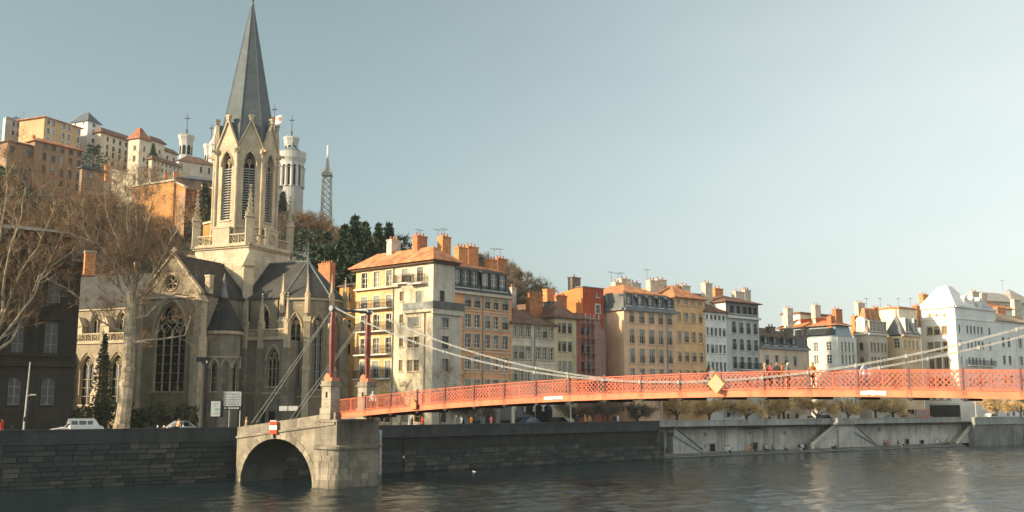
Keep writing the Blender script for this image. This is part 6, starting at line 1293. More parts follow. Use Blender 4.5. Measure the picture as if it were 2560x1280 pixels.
plane_tree('tall bare plane tree with pale mottled trunk in front of the church', 104.5, [
    ([(303, 1092), (308, 1040), (316, 960), (321, 890), (324, 820), (328, 770), (328, 735)], .78, .42, 0),
    ([(328, 740), (318, 690), (306, 640), (290, 590, 1), (272, 550, 2), (262, 505, 3)], 0.194, .03, 2),
    ([(330, 735), (332, 680), (326, 620), (318, 560, -1), (322, 500, -2), (312, 455, -3)], 0.194, .03, 2),
    ([(332, 735), (345, 690), (355, 630), (366, 570, 1), (378, 520, 2), (392, 470, 3)], 0.187, .03, 2),
    ([(334, 750), (360, 735), (385, 680, -1), (410, 640, -2), (430, 595, -3), (455, 560, -4)], 0.173, .03, 2),
    ([(326, 760), (300, 720), (285, 660, -2), (255, 620, -3), (225, 600, -4), (205, 560, -4)], 0.158, .03, 2),
    ([(322, 830), (285, 822), (245, 800, -1), (215, 760, -2), (165, 720, -2), (115, 695, -3)], .13, .04, 1),
    ([(323, 860), (370, 850), (420, 845, 1), (462, 838, 1), (475, 800, 1), (480, 770, 2)], .125, .04, 1),
    ([(330, 800), (365, 790), (400, 755, 1), (440, 735, 2), (480, 740, 2)], .15, .04, 1),
    ([(328, 720), (312, 650), (345, 590, 3), (340, 520, 4), (350, 460, 5)], 0.144, .03, 2),
], 3)
plane_tree('bare plane tree with many pale rising limbs cut by the left edge', 100.5, [
    ([(-52, 1092), (-45, 1000), (-35, 920), (-22, 860)], .7, .42, 0),
    ([(-22, 870), (5, 800), (28, 740), (52, 680), (95, 620, 1), (120, 560, 2), (140, 500, 2)], 0.187, .03, 2),
    ([(-22, 860), (8, 770), (12, 690, -2), (28, 610, -3), (55, 540, -3), (62, 470, -4)], 0.187, .03, 2),
    ([(-10, 860), (40, 800), (85, 740), (120, 660, 1), (150, 600, 2), (185, 520, 3)], 0.144, .03, 2),
    ([(-22, 870), (-25, 760), (-12, 660), (5, 560, 2), (18, 470, 3), (12, 400, 3)], 0.180, .03, 2),
    ([(-15, 880), (30, 850), (70, 760, 2), (98, 690, 3), (150, 650, 3), (180, 630, 3)], .16, .04, 1),
], 9)
# ---- small trees and shrubs by the church
def small_tree(px, pyb, Y, h, seed, label, m=bark_d, mt=twig_g, r=.12, lvl=3, kids=4, spread=.8, name='street_tree', group=None, z=None):
    rg = random.Random(seed); K = atY(px, pyb, Y); K.z = GZ if z is None else z; L_, T_ = MB(), MB(); spawn(L_, T_, K, Vector((0, 0, 1)), h * .5, r, lvl, rg, .25, kids, 7, .7, .014, spread)
    return tree_thing(name, label, K, L_, T_, m, mt, group)
small_tree(520, 1070, 109, 7.5, 31, 'small bare tree in front of the church turret'); small_tree(640, 1070, 112, 7.0, 32, 'small bare tree in front of the side chapel'); small_tree(428, 1070, 110, 5.0, 33, 'low dark bare tree below the big gothic window', lvl=3)
small_tree(1000, 1060, 114.5, 7.5, 34, 'bare tree rising behind the railing below the corner house', mt=twig_g); small_tree(1100, 1060, 117.5, 8.5, 35, 'brown twiggy tree against the shaded side of the corner house', mt=twig_b, kids=5); small_tree(955, 1060, 113, 6.5, 36, 'bare dark tree beside the far bridge pedestal')
small_tree(870, 1060, 118, 8, 37, 'bare tree between the apse and the bridge tower', mt=twig_g)
def leafball(mb, c, rx, rz, n_, rg, s=.35):
    for _ in range(n_):
        v = rvec(rg); q = c + Vector((v.x * rx, v.y * rx, v.z * rz)) * rg.uniform(.55, 1.05); d = (v + rvec(rg) * .8).normalized(); t_ = d.cross(rvec(rg)).normalized(); i = len(mb.v); e = s * rg.uniform(.5, 1.2)
        mb.v += [q - t_ * e * .5, q + t_ * e * .5, q + d * e]; mb.f.append([i, i + 1, i + 2]); mb.m.append(0)
def cypress(K, h, r, seed, label, mt=ever, name='cypress_tree', group=None):
    rg = random.Random(seed); L_, T_ = MB(), MB(); L_.tube(K, K + Vector((0, 0, h * .85)), .14, .03, 6)
    n_ = 14
    for i in range(n_): t_ = i / (n_ - 1); rr = r * (math.sin(math.pi * (t_ * .86 + .1)) ** .7) * (1 - .45 * t_); leafball(T_, K + Vector((rg.uniform(-.1, .1), rg.uniform(-.1, .1), h * (.06 + .9 * t_))), rr * rg.uniform(.75, 1.2), h / n_ * .9, 150, rg, .24)
    return tree_thing(name, label, K, L_, T_, bark_d, mt, group)
K = atY(250, 1080, 110.5); K.z = GZ; cypress(K, atY(250, 842, 110.5).z - GZ, 1.25, 41, 'dark narrow conifer in front of the sunlit nave')
def shrub(px, Y, r, h, seed, label, mt=ever2, name='shrub', z=None, group=None):
    rg = random.Random(seed); K = atY(px, 1070, Y); K.z = GZ if z is None else z; L_, T_ = MB(), MB()
    for k in range(5): L_.tube(K, K + Vector((rg.uniform(-r, r) * .5, rg.uniform(-r, r) * .5, h * .7)), .05, .015, 4)
    for k in range(12): leafball(T_, K + Vector((rg.uniform(-r, r) * .7, rg.uniform(-r, r) * .7, h * rg.uniform(.25, .85))), r * .45, h * .22, 70, rg, .3)
    o = thing(name, label, 'bush', K, group); L_.build('stem', bark_d, o, fixn=False); T_.build('foliage', mt, o, fixn=False); return o
shrub(205, 109, 1.6, 3.2, 51, 'dark evergreen bush left of the narrow conifer'); shrub(285, 110.5, 1.8, 3.8, 52, 'dark evergreen bush right of the narrow conifer'); shrub(400, 113, 1.9, 3.4, 53, 'evergreen bush against the transept wall'); shrub(470, 114, 1.7, 3.0, 54, 'evergreen bush at the foot of the transept buttress'); shrub(345, 112, 1.3, 2.6, 55, 'low evergreen bush right of the plane trunk')
# ---- hill trees: prototypes, then copies
def proto_bare(seed, h, mt, label, group):
    rg = random.Random(seed); L_, T_ = MB(), MB(); spawn(L_, T_, Vector((0, 0, 0)), Vector((0, 0, 1)), h * .42, .16, 3, rg, .35, 5, 9, 1.0, .034, .85); return tree_thing('bare_tree', label, Vector((0, 0, -500)), L_, T_, bark_d, mt, group) if False else (L_.mesh('trunk', bark_d, fixn=False), T_.mesh('crown', mt, fixn=False))
def proto_conifer(seed, h, r, mt, flat=False):
    rg = random.Random(seed); L_, T_ = MB(), MB(); L_.tube((0, 0, 0), (0, 0, h), .28, .04, 6); n_ = int(h * (.9 if flat else 2.0)); 
    for i in range(n_):
        t_ = i / n_; z = h * (.14 + .86 * t_) if not flat else h * (.3 + .68 * t_); rr = r * (1 - t_) ** (1.05 if not flat else .45) * rg.uniform(.6, 1.2) + .06; kb = 7 if not flat else 5; a0 = rg.uniform(0, 6.28)
        for k in range(kb):
            a = a0 + 6.283 * k / kb + rg.uniform(-.3, .3); e = Vector((math.cos(a), math.sin(a), -.12 if not flat else .08)); q0 = Vector((0, 0, z)); q1 = q0 + e * rr * rg.uniform(.7, 1.1); L_.tube(q0, q1, .05, .015, 3, False)
            for j in range(26):
                q = q0.lerp(q1, rg.uniform(.2, 1.05)); d = (e * .5 + rvec(rg) * .8 + Vector((0, 0, .05 if flat else -.35))).normalized(); blade(T_, q + rvec(rg) * .12, d, rg.uniform(.35, .85) * (1 if flat else .55 + .6 * (1 - t_)), .13, rg)
    return L_.mesh('trunk', bark_d, fixn=False), T_.mesh('crown', mt, fixn=False)
def proto_round(seed, h, r, mt):
    rg = random.Random(seed); L_, T_ = MB(), MB(); L_.tube((0, 0, 0), (0, 0, h * .5), .22, .12, 6)
    for k in range(16):
        v = rvec(rg); c = Vector((v.x * r * .6, v.y * r * .6, h * .62 + v.z * h * .26)); L_.tube((0, 0, h * .4), c, .08, .02, 3, False); leafball(T_, c, r * .40, h * .12, 150, rg, .36)
    return L_.mesh('trunk', bark_d, fixn=False), T_.mesh('crown', mt, fixn=False)
BARE_B = [proto_bare(60 + i, 9, twig_b, '', '') for i in range(4)]; BARE_G = [proto_bare(70 + i, 9, twig_g, '', '') for i in range(3)]
CON = [proto_conifer(80 + i, 12, 3.9, ever) for i in range(3)]; CED = [proto_conifer(86 + i, 11, 4.2, ever, True) for i in range(2)]; RND = [proto_round(90 + i, 8, 3.2, [ever, ever2, ever2][i]) for i in range(3)]
def place_tree(name, label, pm, K, s, rz, group, cat='tree', sz=None):
    o = thing(name, label, cat, K, group, rz); o.scale = (s, s, sz or s)
    for nm, me in zip(('trunk', 'crown'), pm): c = bpy.data.objects.new(nm, me); col.objects.link(c); c.parent = o
    return o
def proj(P):
    z = P.z - HC; f = P.y * cT + z * sT; u = -P.y * sT + z * cT; return 1280 + FOC * P.x / f, 640 - FOC * u / f
rt = random.Random(77)
def stand(px, pyt, h):
    """spot on the hillside where a tree of height h reaches up to pixel row pyt"""
    best = None
    for k in range(80):
        Y = 162 + k * 1.8; X = (px - 1280) / FOC * Y; z = hz(X, Y); e = abs(proj(Vector((X, Y, z + h)))[1] - pyt)
        if best is None or e < best[0]: best = (e, Vector((X, Y, z - .3)))
    return best[1]
LIM = [(-200, 385), (0, 390), (60, 425), (110, 458), (210, 462), (300, 458), (340, 485), (440, 535), (470, 560), (545, 585), (560, 600), (700, 560), (735, 505), (800, 515), (860, 560), (1000, 600), (1180, 660), (1240, 660), (1300, 690), (1365, 740), (1420, 830)]
cnt = 0; tries = 0
while cnt < 205 and tries < 3000:
    tries += 1; Y = rt.uniform(154, 262); px = rt.uniform(-60, 560); X = (px - 1280) / FOC * Y; z = hz(X, Y); s = rt.uniform(.65, 1.15); top = proj(Vector((X, Y, z + 8.5 * s)))
    if top[1] < curve(LIM, top[0]): continue
    if rt.random() < .2: place_tree('hillside_evergreen', 'dark evergreen tree among the brown trees on the left hillside', rt.choice(RND), Vector((X, Y, z - .3)), s * .8, rt.uniform(0, 6), 'evergreens on the left hillside')
    else: place_tree('bare_tree', 'bare brown tree on the left hillside below the hill houses', rt.choice(BARE_B if rt.random() < .8 else BARE_G), Vector((X, Y, z - .3)), s, rt.uniform(0, 6), 'bare trees on the left hillside')
    cnt += 1
cnt = tries = 0
while cnt < 90 and tries < 3000:
    tries += 1; Y = rt.uniform(185, 305); px = rt.uniform(700, 1400); X = (px - 1280) / FOC * Y; z = hz(X, Y); s = rt.uniform(.8, 1.35); top = proj(Vector((X, Y, z + 8.5 * s)))
    if top[1] < curve(LIM, top[0]) or z < 8: continue
    if 772 < top[0] < 1012 and rt.random() < .72: continue
    g = px > 960
    if rt.random() < (.18 if px < 1020 else .06): place_tree('slope_evergreen', 'dark evergreen tree on the slope right of the spire', rt.choice(RND), Vector((X, Y, z - .3)), s, rt.uniform(0, 6), 'evergreens on the slope right of the spire')
    else: place_tree('slope_bare_tree', 'bare grey brown tree on the slope right of the spire', rt.choice(BARE_G if g else BARE_B + BARE_G), Vector((X, Y, z - .3)), s, rt.uniform(0, 6), 'bare trees on the slope right of the spire')
    cnt += 1
for k in range(34):
    Y = rt.uniform(235, 300); px = rt.uniform(1165, 1375); X = (px - 1280) / FOC * Y; z = hz(X, Y); place_tree('ridge_bare_tree', 'bare grey tree on the low ridge above the salmon house', rt.choice(BARE_G + BARE_B[:1]), Vector((X, Y, z - .3)), rt.uniform(.85, 1.25), rt.uniform(0, 6), 'bare trees on the low ridge')
for px, pyt, Y, h, pm, lab, nm in ((708, 476, 280, 19, CON[0], 'conifer in front of the basilica apse right of the spire', 'conifer'), (882, 530, 262, 21, CON[1], 'tallest conifer on the slope right of the lattice mast', 'conifer'), (908, 548, 255, 19, CON[2], 'conifer just right of the tallest slope conifer', 'conifer'), (856, 556, 262, 18, CON[0], 'conifer just left of the tallest slope conifer', 'conifer'),
        (942, 549, 250, 17, CON[1], 'slim conifer on the ridge right of the mast', 'conifer'), (968, 552, 246, 17, CON[2], 'conifer with leaning top right of the slim one', 'conifer'), (993, 574, 236, 14, CED[0], 'flat topped cedar left of the corner house chimneys', 'cedar'), (930, 582, 238, 15, CED[1], 'broad dark cedar in the middle of the slope', 'cedar'), (838, 588, 232, 15, CED[0], 'broad dark cedar low on the slope', 'cedar'), (890, 600, 222, 16, CON[1], 'dark conifer low on the slope above the corner house roof', 'conifer'),
        (236, 356, 232, 11, CED[1], 'dark cedar beside the white hill tower', 'cedar'), (384, 357, 252, 8, CON[0], 'small dark conifer beside the red roofed pavilion', 'conifer'), (513, 455, 197, 12, CON[2], 'slender dark conifer left of the belfry', 'conifer'), (838, 662, 166, 11, CON[0], 'dark conifer between the apse roof and the corner house', 'conifer'), (20, 400, 205, 10, RND[0], 'round evergreen on the upper left hillside edge', 'evergreen_tree'), (42, 292, 275, 6, RND[1], 'small round evergreen behind the grey hill block', 'evergreen_tree'), (1200, 632, 262, 8, CED[0], 'umbrella shaped pine above the black mansard roof', 'pine_tree'), (800, 616, 190, 13, CON[1], 'dark conifer right of the terracotta slope house', 'conifer'), (812, 572, 246, 16, CON[2], 'dark conifer below the lattice mast', 'conifer'), (765, 558, 236, 14, CED[0], 'spreading dark cedar right of the belfry pinnacle', 'cedar'), (955, 612, 214, 14, CED[0], 'spreading dark cedar above the corner house roof', 'cedar'), (868, 625, 200, 13, CED[1], 'lowest dark cedar above the round turret', 'cedar')):
    P = atY(px, pyt, Y); hh = 12 if pm in CON else 11 if pm in CED else 8; place_tree(nm, lab, pm, stand(px, pyt, h) if 740 < px < 1100 and 'round turret' not in lab and 'apse roof' not in lab else Vector((P.x, Y, P.z - h)), h / hh, rt.uniform(0, 6), None); 
rk = random.Random(19)
for k, (px, pyt) in enumerate(((795, 600), (822, 618), (850, 608), (876, 588), (900, 628), (925, 606), (948, 590), (972, 600), (990, 622), (1008, 612), (860, 650), (915, 655), (960, 648), (815, 650), (785, 640), (1030, 640))):
    h = rk.uniform(12, 17); pm = (CON + CED)[k % 5]; place_tree('slope_conifer', 'dark conifer in the dense group between the mast and the corner house', pm, stand(px, pyt, h), h / (12 if pm in CON else 11), rk.uniform(0, 6), 'conifers in the dense slope group')
# brambles and low scrub that cover the slope: nobody could count them
mb = MB(); rg = random.Random(5)
for _ in range(5200):
    Y = rg.uniform(150, 300); px = rg.uniform(-80, 1400); X = (px - 1280) / FOC * Y; z = hz(X, Y)
    if z < 7: continue
    q = Vector((X, Y, z - .2)); 
    for k in range(6): blade(mb, q + Vector((rg.uniform(-1, 1), rg.uniform(-1, 1), 0)), (Vector((0, 0, 1)) + rvec(rg) * .9).normalized(), rg.uniform(.8, 2.0), .06, rg)
struct(tag(mb.build('hillside_scrub', mat('scrub', (.075, .058, .036), .9, .4, .1, c2=(.11, .082, .046)), fixn=False), 'brown scrub and brambles covering the hillside', 'scrub'), 'stuff')
# ---- pollarded street trees along the quay behind the parapet
def pollard(seed):
    rg = random.Random(seed); L_, T_ = MB(), MB(); th = rg.uniform(1.1, 1.7); lean = Vector((rg.uniform(-.2, .2), rg.uniform(-.2, .2), th)); L_.tube((0, 0, 0), lean, .2, .16, 8); nb = rg.randint(4, 7)
    for k in range(nb):
        a = 6.283 * k / nb + rg.uniform(-.5, .5); d = Vector((math.cos(a), math.sin(a), rg.uniform(.35, .95))).normalized(); p0 = lean * rg.uniform(.85, 1); p1 = p0 + d * rg.uniform(1.0, 2.3) + Vector((0, 0, rg.uniform(0, .3))); mid = p0.lerp(p1, .5) + rvec(rg) * .18; L_.path([p0, mid, p1], [.1, .075, .05], 5)
        for j in range(6):
            dj = (d * .8 + rvec(rg) * .8 + Vector((0, 0, .15))).normalized(); q0 = mid.lerp(p1, rg.random()); p2 = q0 + dj * rg.uniform(.6, 1.5); L_.tube(q0, p2, .035, .015, 4)
            for m_ in range(95): blade(T_, q0.lerp(p2, rg.uniform(.15, 1.15)) + rvec(rg) * .3, (dj * .4 + rvec(rg) + Vector((0, 0, .2))).normalized(), rg.uniform(.3, .85), .036, rg)
    return L_.mesh('trunk', bark_d, fixn=False), T_.mesh('crown', twig_t, fixn=False), T_.mesh('crown', twig_g, fixn=False)
POL = [pollard(200 + i) for i in range(8)]
PLAB = ['the salmon house', 'the straw yellow house', 'the left corner of the beige house', 'the middle of the beige house', 'the ochre house', 'the narrow white house', 'the grey house', 'the low mansard house', 'the modern block left side', 'the modern block corner', 'the grey beige block', 'the ochre block', 'the white gothic house right side', 'the right edge house']
PPX = [1180, 1438, 1520, 1592, 1690, 1772, 1868, 1962, 2045, 2118, 2190, 2232, 2490, 2552]
for i, px in enumerate(PPX):
    # a little behind the parapet
    for k in range(2, 6):
        M, L = quay_frame(k); x = onplane(M, px, 1050, 5.5 if k != 4 else 6.5)[0]
        if 0 <= x < L: break
    q = M @ Vector((x, 5.5 if k != 4 else 6.5, GZ + .12)); pm = POL[i % 8]; tan = px > 1650
    place_tree('pollard_tree', ('tan twigged' if tan else 'grey twigged') + ' pollard tree on the quay before ' + PLAB[i], (pm[0], pm[1] if tan else pm[2]), q, rt.uniform(.95, 1.15) * (1.12 if tan else 1), rt.uniform(0, 6), 'pollard trees along the quay')
# ================================================================ STREET FURNITURE, VEHICLES, PEOPLE
def qpos(px, off, py=1050):
    """point on the quay street seen at column px, off metres behind the parapet line"""
    for k in range(0, 6):
        M, L = quay_frame(k); o_ = off + (2.4 if k == 4 else 0); x = onplane(M, px, py, o_)[0]
        if (0 <= x < L) or k == 5: return M @ Vector((x, o_, GZ + (.12 if off < 4.2 else 0))), math.atan2(M[1][0], M[0][0])
pole_m = mat('pole_pale', (.50, .51, .49), .6, .12, 3); pole_d = mat('pole_dark', (.03, .032, .032), .6, .15, 3)
def lamp_post(px, pyt, off, label, m=pole_m, arm=True):
    q, a = qpos(px, off); M = frame(q.x, q.y, a); Y = q.y; zt = atY(px, pyt, Y).z; o = thing('lamp_post', label, 'lamp post', q, 'lamp posts along the quay')
    mb = MB(M); mb.lathe(0, 0, [(.14, q.z), (.12, q.z + .9), (.075, q.z + 1.0), (.055, zt)], 8); mb.build('pole', m, o)
    mb = MB(M); mb.tube((0, 0, zt), (.9, 0, zt + .15), .04, .03, 6); mb.prism([(.75, zt + .08), (1.5, zt + .14), (1.45, zt + .26), (.8, zt + .24)], -.12, .12); mb.build('lamp_head', frame_g, o)
for px, pyt, off, lab in ((1427, 985, 3, 'lamp post on the quay below the straw yellow house'), (1655, 975, 3, 'lamp post on the quay below the beige mansard house'), (1907, 960, 3, 'lamp post on the quay below the low mansard house'), (2113, 965, 3, 'lamp post on the quay below the modern block'), (2288, 990, 3, 'lamp post left of the white gothic house'), (2441, 985, 3, 'lamp post right of the white gothic house'), (1023, 985, 4, 'lamp post below the cream corner house')): lamp_post(px, pyt, off, lab)
q, a = qpos(60, 3.2); o = thing('lamp_post', 'thin pale lamp post in front of the dark left building', 'lamp post', q, 'lamp posts along the quay'); zt = atY(66, 905, q.y).z; mb = MB(); mb.tube(q, (q.x + .2, q.y, zt), .09, .05, 8); mb.build('pole', pole_m, o); zz = atY(66, 990, q.y).z; mb = MB(); mb.tube((q.x + .1, q.y, zz), (q.x + .55, q.y - .1, zz + .1), .04); mb.box(q.x + .45, q.x + .95, q.y - .2, q.y, zz + .05, zz + .17); mb.build('lamp_head', frame_g, o); mb = MB(); mb.tube((q.x + .04, q.y, q.z + 1.5), (q.x + .05, q.y, q.z + 1.9), .13, n=8); mb.build('pole_band', pole_d, o)
# dark mast in front of the turret
q, a = qpos(506, 6); M = frame(q.x, q.y, a); zt = atY(506, 898, q.y).z; o = thing('traffic_mast', 'thick black mast with cross arm in front of the church turret', 'mast', q); mb = MB(M); mb.lathe(0, 0, [(.36, q.z), (.33, q.z + 2), (.31, zt)], 10); mb.build('mast', pole_d, o); mb = MB(M); mb.box(-.95, .35, -.2, .2, zt - .25, zt + .2); mb.build('cross_arm', pole_d, o); mb = MB(M); mb.tube((.1, -.32, zt - .4), (.1, -.32, zt - .15), .1, n=8); mb.build('signal_lamp', frame_g, o)
# poster panel
q, a = qpos(538, 4.6); M = frame(q.x, q.y, R(18)); z0, z1 = atY(538, 1041, q.y).z, atY(538, 1003, q.y).z; w = 11 / FOC * q.y; o = thing('poster_panel', 'white street poster with green strip left of the direction signs', 'poster', q)
mb = MB(M); mb.box(-w, w, -.05, .05, z0, z1); mb.build('poster_sheet', mat('poster_white', (.62, .66, .63), .6, .08, 2), o); mb = MB(M); mb.box(-w - .07, w + .3, .055, .2, z0 - .1, z1 + .07); mb.build('poster_case', pole_d, o); mb = MB(M); mb.box(-.2, .2, .0, .15, q.z, z0 - .1); mb.build('foot', pole_d, o)
grn = mat('poster_green', (.10, .36, .25), .6, .05); ink = mat('poster_ink', (.25, .27, .27), .7, .05); pk = mat('poster_pink', (.55, .40, .38), .7, .05); H = z1 - z0
for f0, f1, xa, xb, m_ in ((.44, .51, -.2, .85, grn), (.16, .2, -.35, .6, ink), (.86, .9, -.5, .75, pk), (.78, .81, -.6, .4, pk), (.66, .69, -.5, .1, ink), (.30, .33, -.1, .5, ink)): mb = MB(M); mb.box(xa * w, xb * w, -.058, -.051, z0 + H * f0, z0 + H * f1); mb.build('printed_line', m_, o)
# direction signs
q, a = qpos(579, 5.2); M = frame(q.x, q.y, R(14)); o = thing('direction_sign', 'stack of white and black direction signs on two posts', 'road sign', q); w = 21 / FOC * q.y
for y0, y1, m_ in ((979, 992, sw), (993.5, 1004, sw), (1005, 1015, sw), (1016.5, 1024, pole_d)):
    z0, z1 = atY(579, y1, q.y).z, atY(579, y0, q.y).z; mb = MB(M); mb.box(-w, w, -.04, .0, z0, z1); p_ = mb.build('sign_panel', m_ if m_ is pole_d else mat('sign_offwhite', (.50, .52, .50), .5, .12, 2), o)
    mb = MB(M); c = w * .82; zc = (z0 + z1) / 2; mb.prism([(-c - .12, zc), (-c + .02, zc - .12), (-c + .02, zc - .04), (-c + .16, zc - .04), (-c + .16, zc + .04), (-c + .02, zc + .04), (-c + .02, zc + .12)], -.05, -.041); mb.build('arrow', ink if m_ is sw else sw, p_)
    for k in range(4): mb = MB(M); x = -w * .45 + k * w * .32; mb.box(x, x + w * .25, -.05, -.041, zc - .06, zc + .06); mb.build('lettering', ink if m_ is sw else sw, p_)
for dx in (-.3, .93): mb = MB(M); mb.tube((dx * w, .06, q.z), (dx * w, .06, atY(579, 980, q.y).z), .05, n=8); mb.build('post', pole_m, o)
q, a = qpos(720, 7); M = frame(q.x, q.y, a - R(20)); o = thing('plate_sign', 'pair of small blank white plates behind the stone ramp', 'sign', q)
for px0, px1 in ((698, 718), (721, 744)):
    xa, z1 = onplane(M, px0, 1015); xb, z0 = onplane(M, px1, 1027); mb = MB(M); mb.box(xa, xb, -.04, 0, z0, z1); p_ = mb.build('plate', sw, o); mb = MB(M); mb.tube(((xa + xb) / 2, .04, q.z), ((xa + xb) / 2, .04, z1), .035, n=6); mb.build('post', pole_d, o)
# ---- iron railing along the road left of the arch ramp
for px, nth in zip(range(395, 470, 16), ('first', 'second', 'third', 'fourth', 'fifth')):
    q, a = qpos(px, 4.3); o = thing('bollard', nth + ' pale topped bollard from the left before the silver hatchback', 'bollard', q, 'bollards by the parked car'); mb = MB(); mb.lathe(q.x, q.y, [(.07, q.z), (.06, q.z + .95)], 8); mb.build('shaft', pole_d, o); mb = MB(); mb.lathe(q.x, q.y, [(.065, q.z + .951), (.085, q.z + 1.03), (.05, q.z + 1.12)], 8); mb.build('cap', sw, o)
# ---- cars
tyre = mat('tyre', (.02, .02, .02), .85, .1, 3); rim = mat('rim', (.4, .4, .4), .4, .1, 3, metal=.6); cglass = glassmat('car_glass', (.015, .02, .022), .05, .8); lampm = mat('head_lamp', (.7, .7, .68), .2, .05); tail = mat('tail_lamp', (.4, .02, .02), .3, .05)
def car(label, q, ang, paint, L=4.3, W=1.75, H=1.46, kind='sedan'):
    o = thing('parked_car' if kind != 'van' else 'parked_van', label, 'car' if kind != 'van' else 'van', q); M = frame(q.x, q.y, ang, q.z)
    if kind == 'van': body = [(-.5, .28), (.5, .28), (.5, .78), (.41, .92), (.30, 1.0)]; prof = [(-L * .5, .3), (L * .5, .3), (L * .5, .8), (L * .46, .98), (L * .36, 1.08), (-L * .49, 1.08)]; cab = [(-L * .49, 1.08), (L * .36, 1.08), (L * .25, H - .1), (L * .2, H), (-L * .47, H)]
    else: prof = [(-L * .49, .3), (L * .48, .3), (L * .5, .48), (L * .485, .68), (L * .42, .76), (L * .17, .88), (-L * .36, .92), (-L * .47, .86), (-L * .5, .62)]; cab = [(L * .19, .87), (L * .03, H - .07), (-L * .06, H), (-L * .22, H - .02), (-L * .40, .91)]
    def loft(mb, pr, ws, ys):
        rings = [[mb.p(x * k, y, z) for x, z in pr] for k, y in zip(ws, ys)]
        for A, B in zip(rings, rings[1:]):
            for i in range(len(pr)): mb.fi((A[i], A[(i + 1) % len(pr)], B[(i + 1) % len(pr)], B[i]))
        mb.fi(rings[0][::-1]); mb.fi(rings[-1])
    mb = MB(M); h = W / 2; loft(mb, prof, (.965, 1, 1, .965), (-h, -h + .12, h - .12, h)); mb.build('body', paint, o)
    zc = min(z for _, z in cab); top = max(z for _, z in cab)
    mb = MB(M); A = [mb.p(x, -h + .1 + (z - zc) / (top - zc) * (.2 if kind != 'van' else .06), z) for x, z in cab]; B = [mb.p(x, h - .1 - (z - zc) / (top - zc) * (.2 if kind != 'van' else .06), z) for x, z in cab]
    for i in range(len(cab) - 1): mb.fi((A[i], A[i + 1], B[i + 1], B[i]))
    mb.fi(A); mb.fi(B[::-1]); cb = mb.build('cabin', paint, o)
    # side glass panes as thin slabs on the cabin sides, front and rear screens
    def pane(pts, s_):
        mb = MB(M); q_ = [(x, s_ * (h - .1 - (z - zc) / (top - zc) * (.2 if kind != 'van' else .06) + .012), z) for x, z in pts]; mb.face(q_); mb.build('window', cglass, cb, fixn=False)
    for s_ in (-1, 1):
        if kind == 'van':
            for x0, x1 in ((-.44, -.26), (-.22, -.02), (.02, .17)): pane([(L * x0, 1.15), (L * x1, 1.15), (L * x1, H - .2), (L * x0, H - .2)], s_)
        else: pane([(-L * .36, .95), (-L * .12, .94), (-L * .11, H - .1), (-L * .21, H - .1)], s_); pane([(-L * .095, .94), (L * .145, .92), (L * .03, H - .13), (-L * .06, H - .08), (-L * .085, H - .08)], s_)
    f = cab[-1] if kind != 'van' else None
    mb = MB(M); (xa, za), (xb, zb) = (cab[0], cab[1]) if kind != 'van' else (cab[1], cab[2]); d = .06
    mb.face([(lerp(xa, xb, .1) + .02, -h + .24, lerp(za, zb, .1) + .02), (lerp(xa, xb, .1) + .02, h - .24, lerp(za, zb, .1) + .02), (lerp(xa, xb, .92) + .02, h - .34, lerp(za, zb, .92) + .02), (lerp(xa, xb, .92) + .02, -h + .34, lerp(za, zb, .92) + .02)]); mb.build('windscreen', cglass, cb, fixn=False)
    for sx in (-.31, .32):
        for s_ in (-1, 1):
            mb = MB(M); mb.tube((sx * L, s_ * (h - .2), .31), (sx * L, s_ * (h + .015), .31), .31, n=14); w_ = mb.build('wheel', tyre, o); mb = MB(M); mb.tube((sx * L, s_ * (h + .01), .31), (sx * L, s_ * (h + .03), .31), .19, n=10); mb.build('rim', rim, w_)
    for s_ in (-1, 1): mb = MB(M); mb.box(L * .455, L * .492, s_ * (h - .32) - .16, s_ * (h - .32) + .16, .58, .7); mb.build('headlight', lampm, o); mb = MB(M); mb.box(-L * .505, -L * .47, s_ * (h - .22) - .12, s_ * (h - .22) + .12, .66, .82); mb.build('tail_light', tail, o)
    return o
pw = mat('paint_white', (.72, .72, .70), .3, .05, 1, spec=.5); psil = mat('paint_silver', (.42, .45, .45), .3, .06, 1, metal=.4, spec=.5); pdk = mat('paint_dark', (.03, .04, .05), .25, .08, 1, spec=.6); pbl = mat('paint_blue', (.06, .10, .16), .25, .08, 1, spec=.6); prd = mat('paint_rust', (.40, .10, .04), .35, .08, 1, spec=.5)
def park(px, off, label, paint, flip=False, **k): q, a = qpos(px, off); q.z = GZ; return car(label, q, a + (math.pi if flip else 0), paint, **k)
park(464, 9.2, 'silver hatchback parked before the church transept', psil); park(172, 11.5, 'small white car parked before the dark left building', pw, True, L=3.3, H=1.38); park(214, 11.0, 'boxy white van parked beside the small white car', pw, kind='van', L=3.2, H=1.72, W=1.6)
park(1400, 8, 'dark car on the quay below the straw yellow house', pdk); park(1330, 8.5, 'blue car on the quay below the cream low house', pbl); park(1560, 8.2, 'dark car on the quay near the red house', pdk, True); park(2022, 5.5, 'white car beside the stair landing on the right quay', pw); park(2065, 5.5, 'dark car just right of the white car on the right quay', pdk); park(2232, 6, 'silver car below the ochre block', psil); park(2268, 6.2, 'dark car below the ochre block', pdk, True)
park(2300, 7.5, 'rust striped van left of the white gothic house shop', prd, kind='van', L=5.0, H=2.2, W=2.0); park(2480, 6, 'white car at the right end of the quay', pw); park(1725, 7, 'blue car below the ochre house', pbl); park(1832, 7, 'white van below the grey house', pw, kind='van', L=4.8, H=2.1, W=1.9)
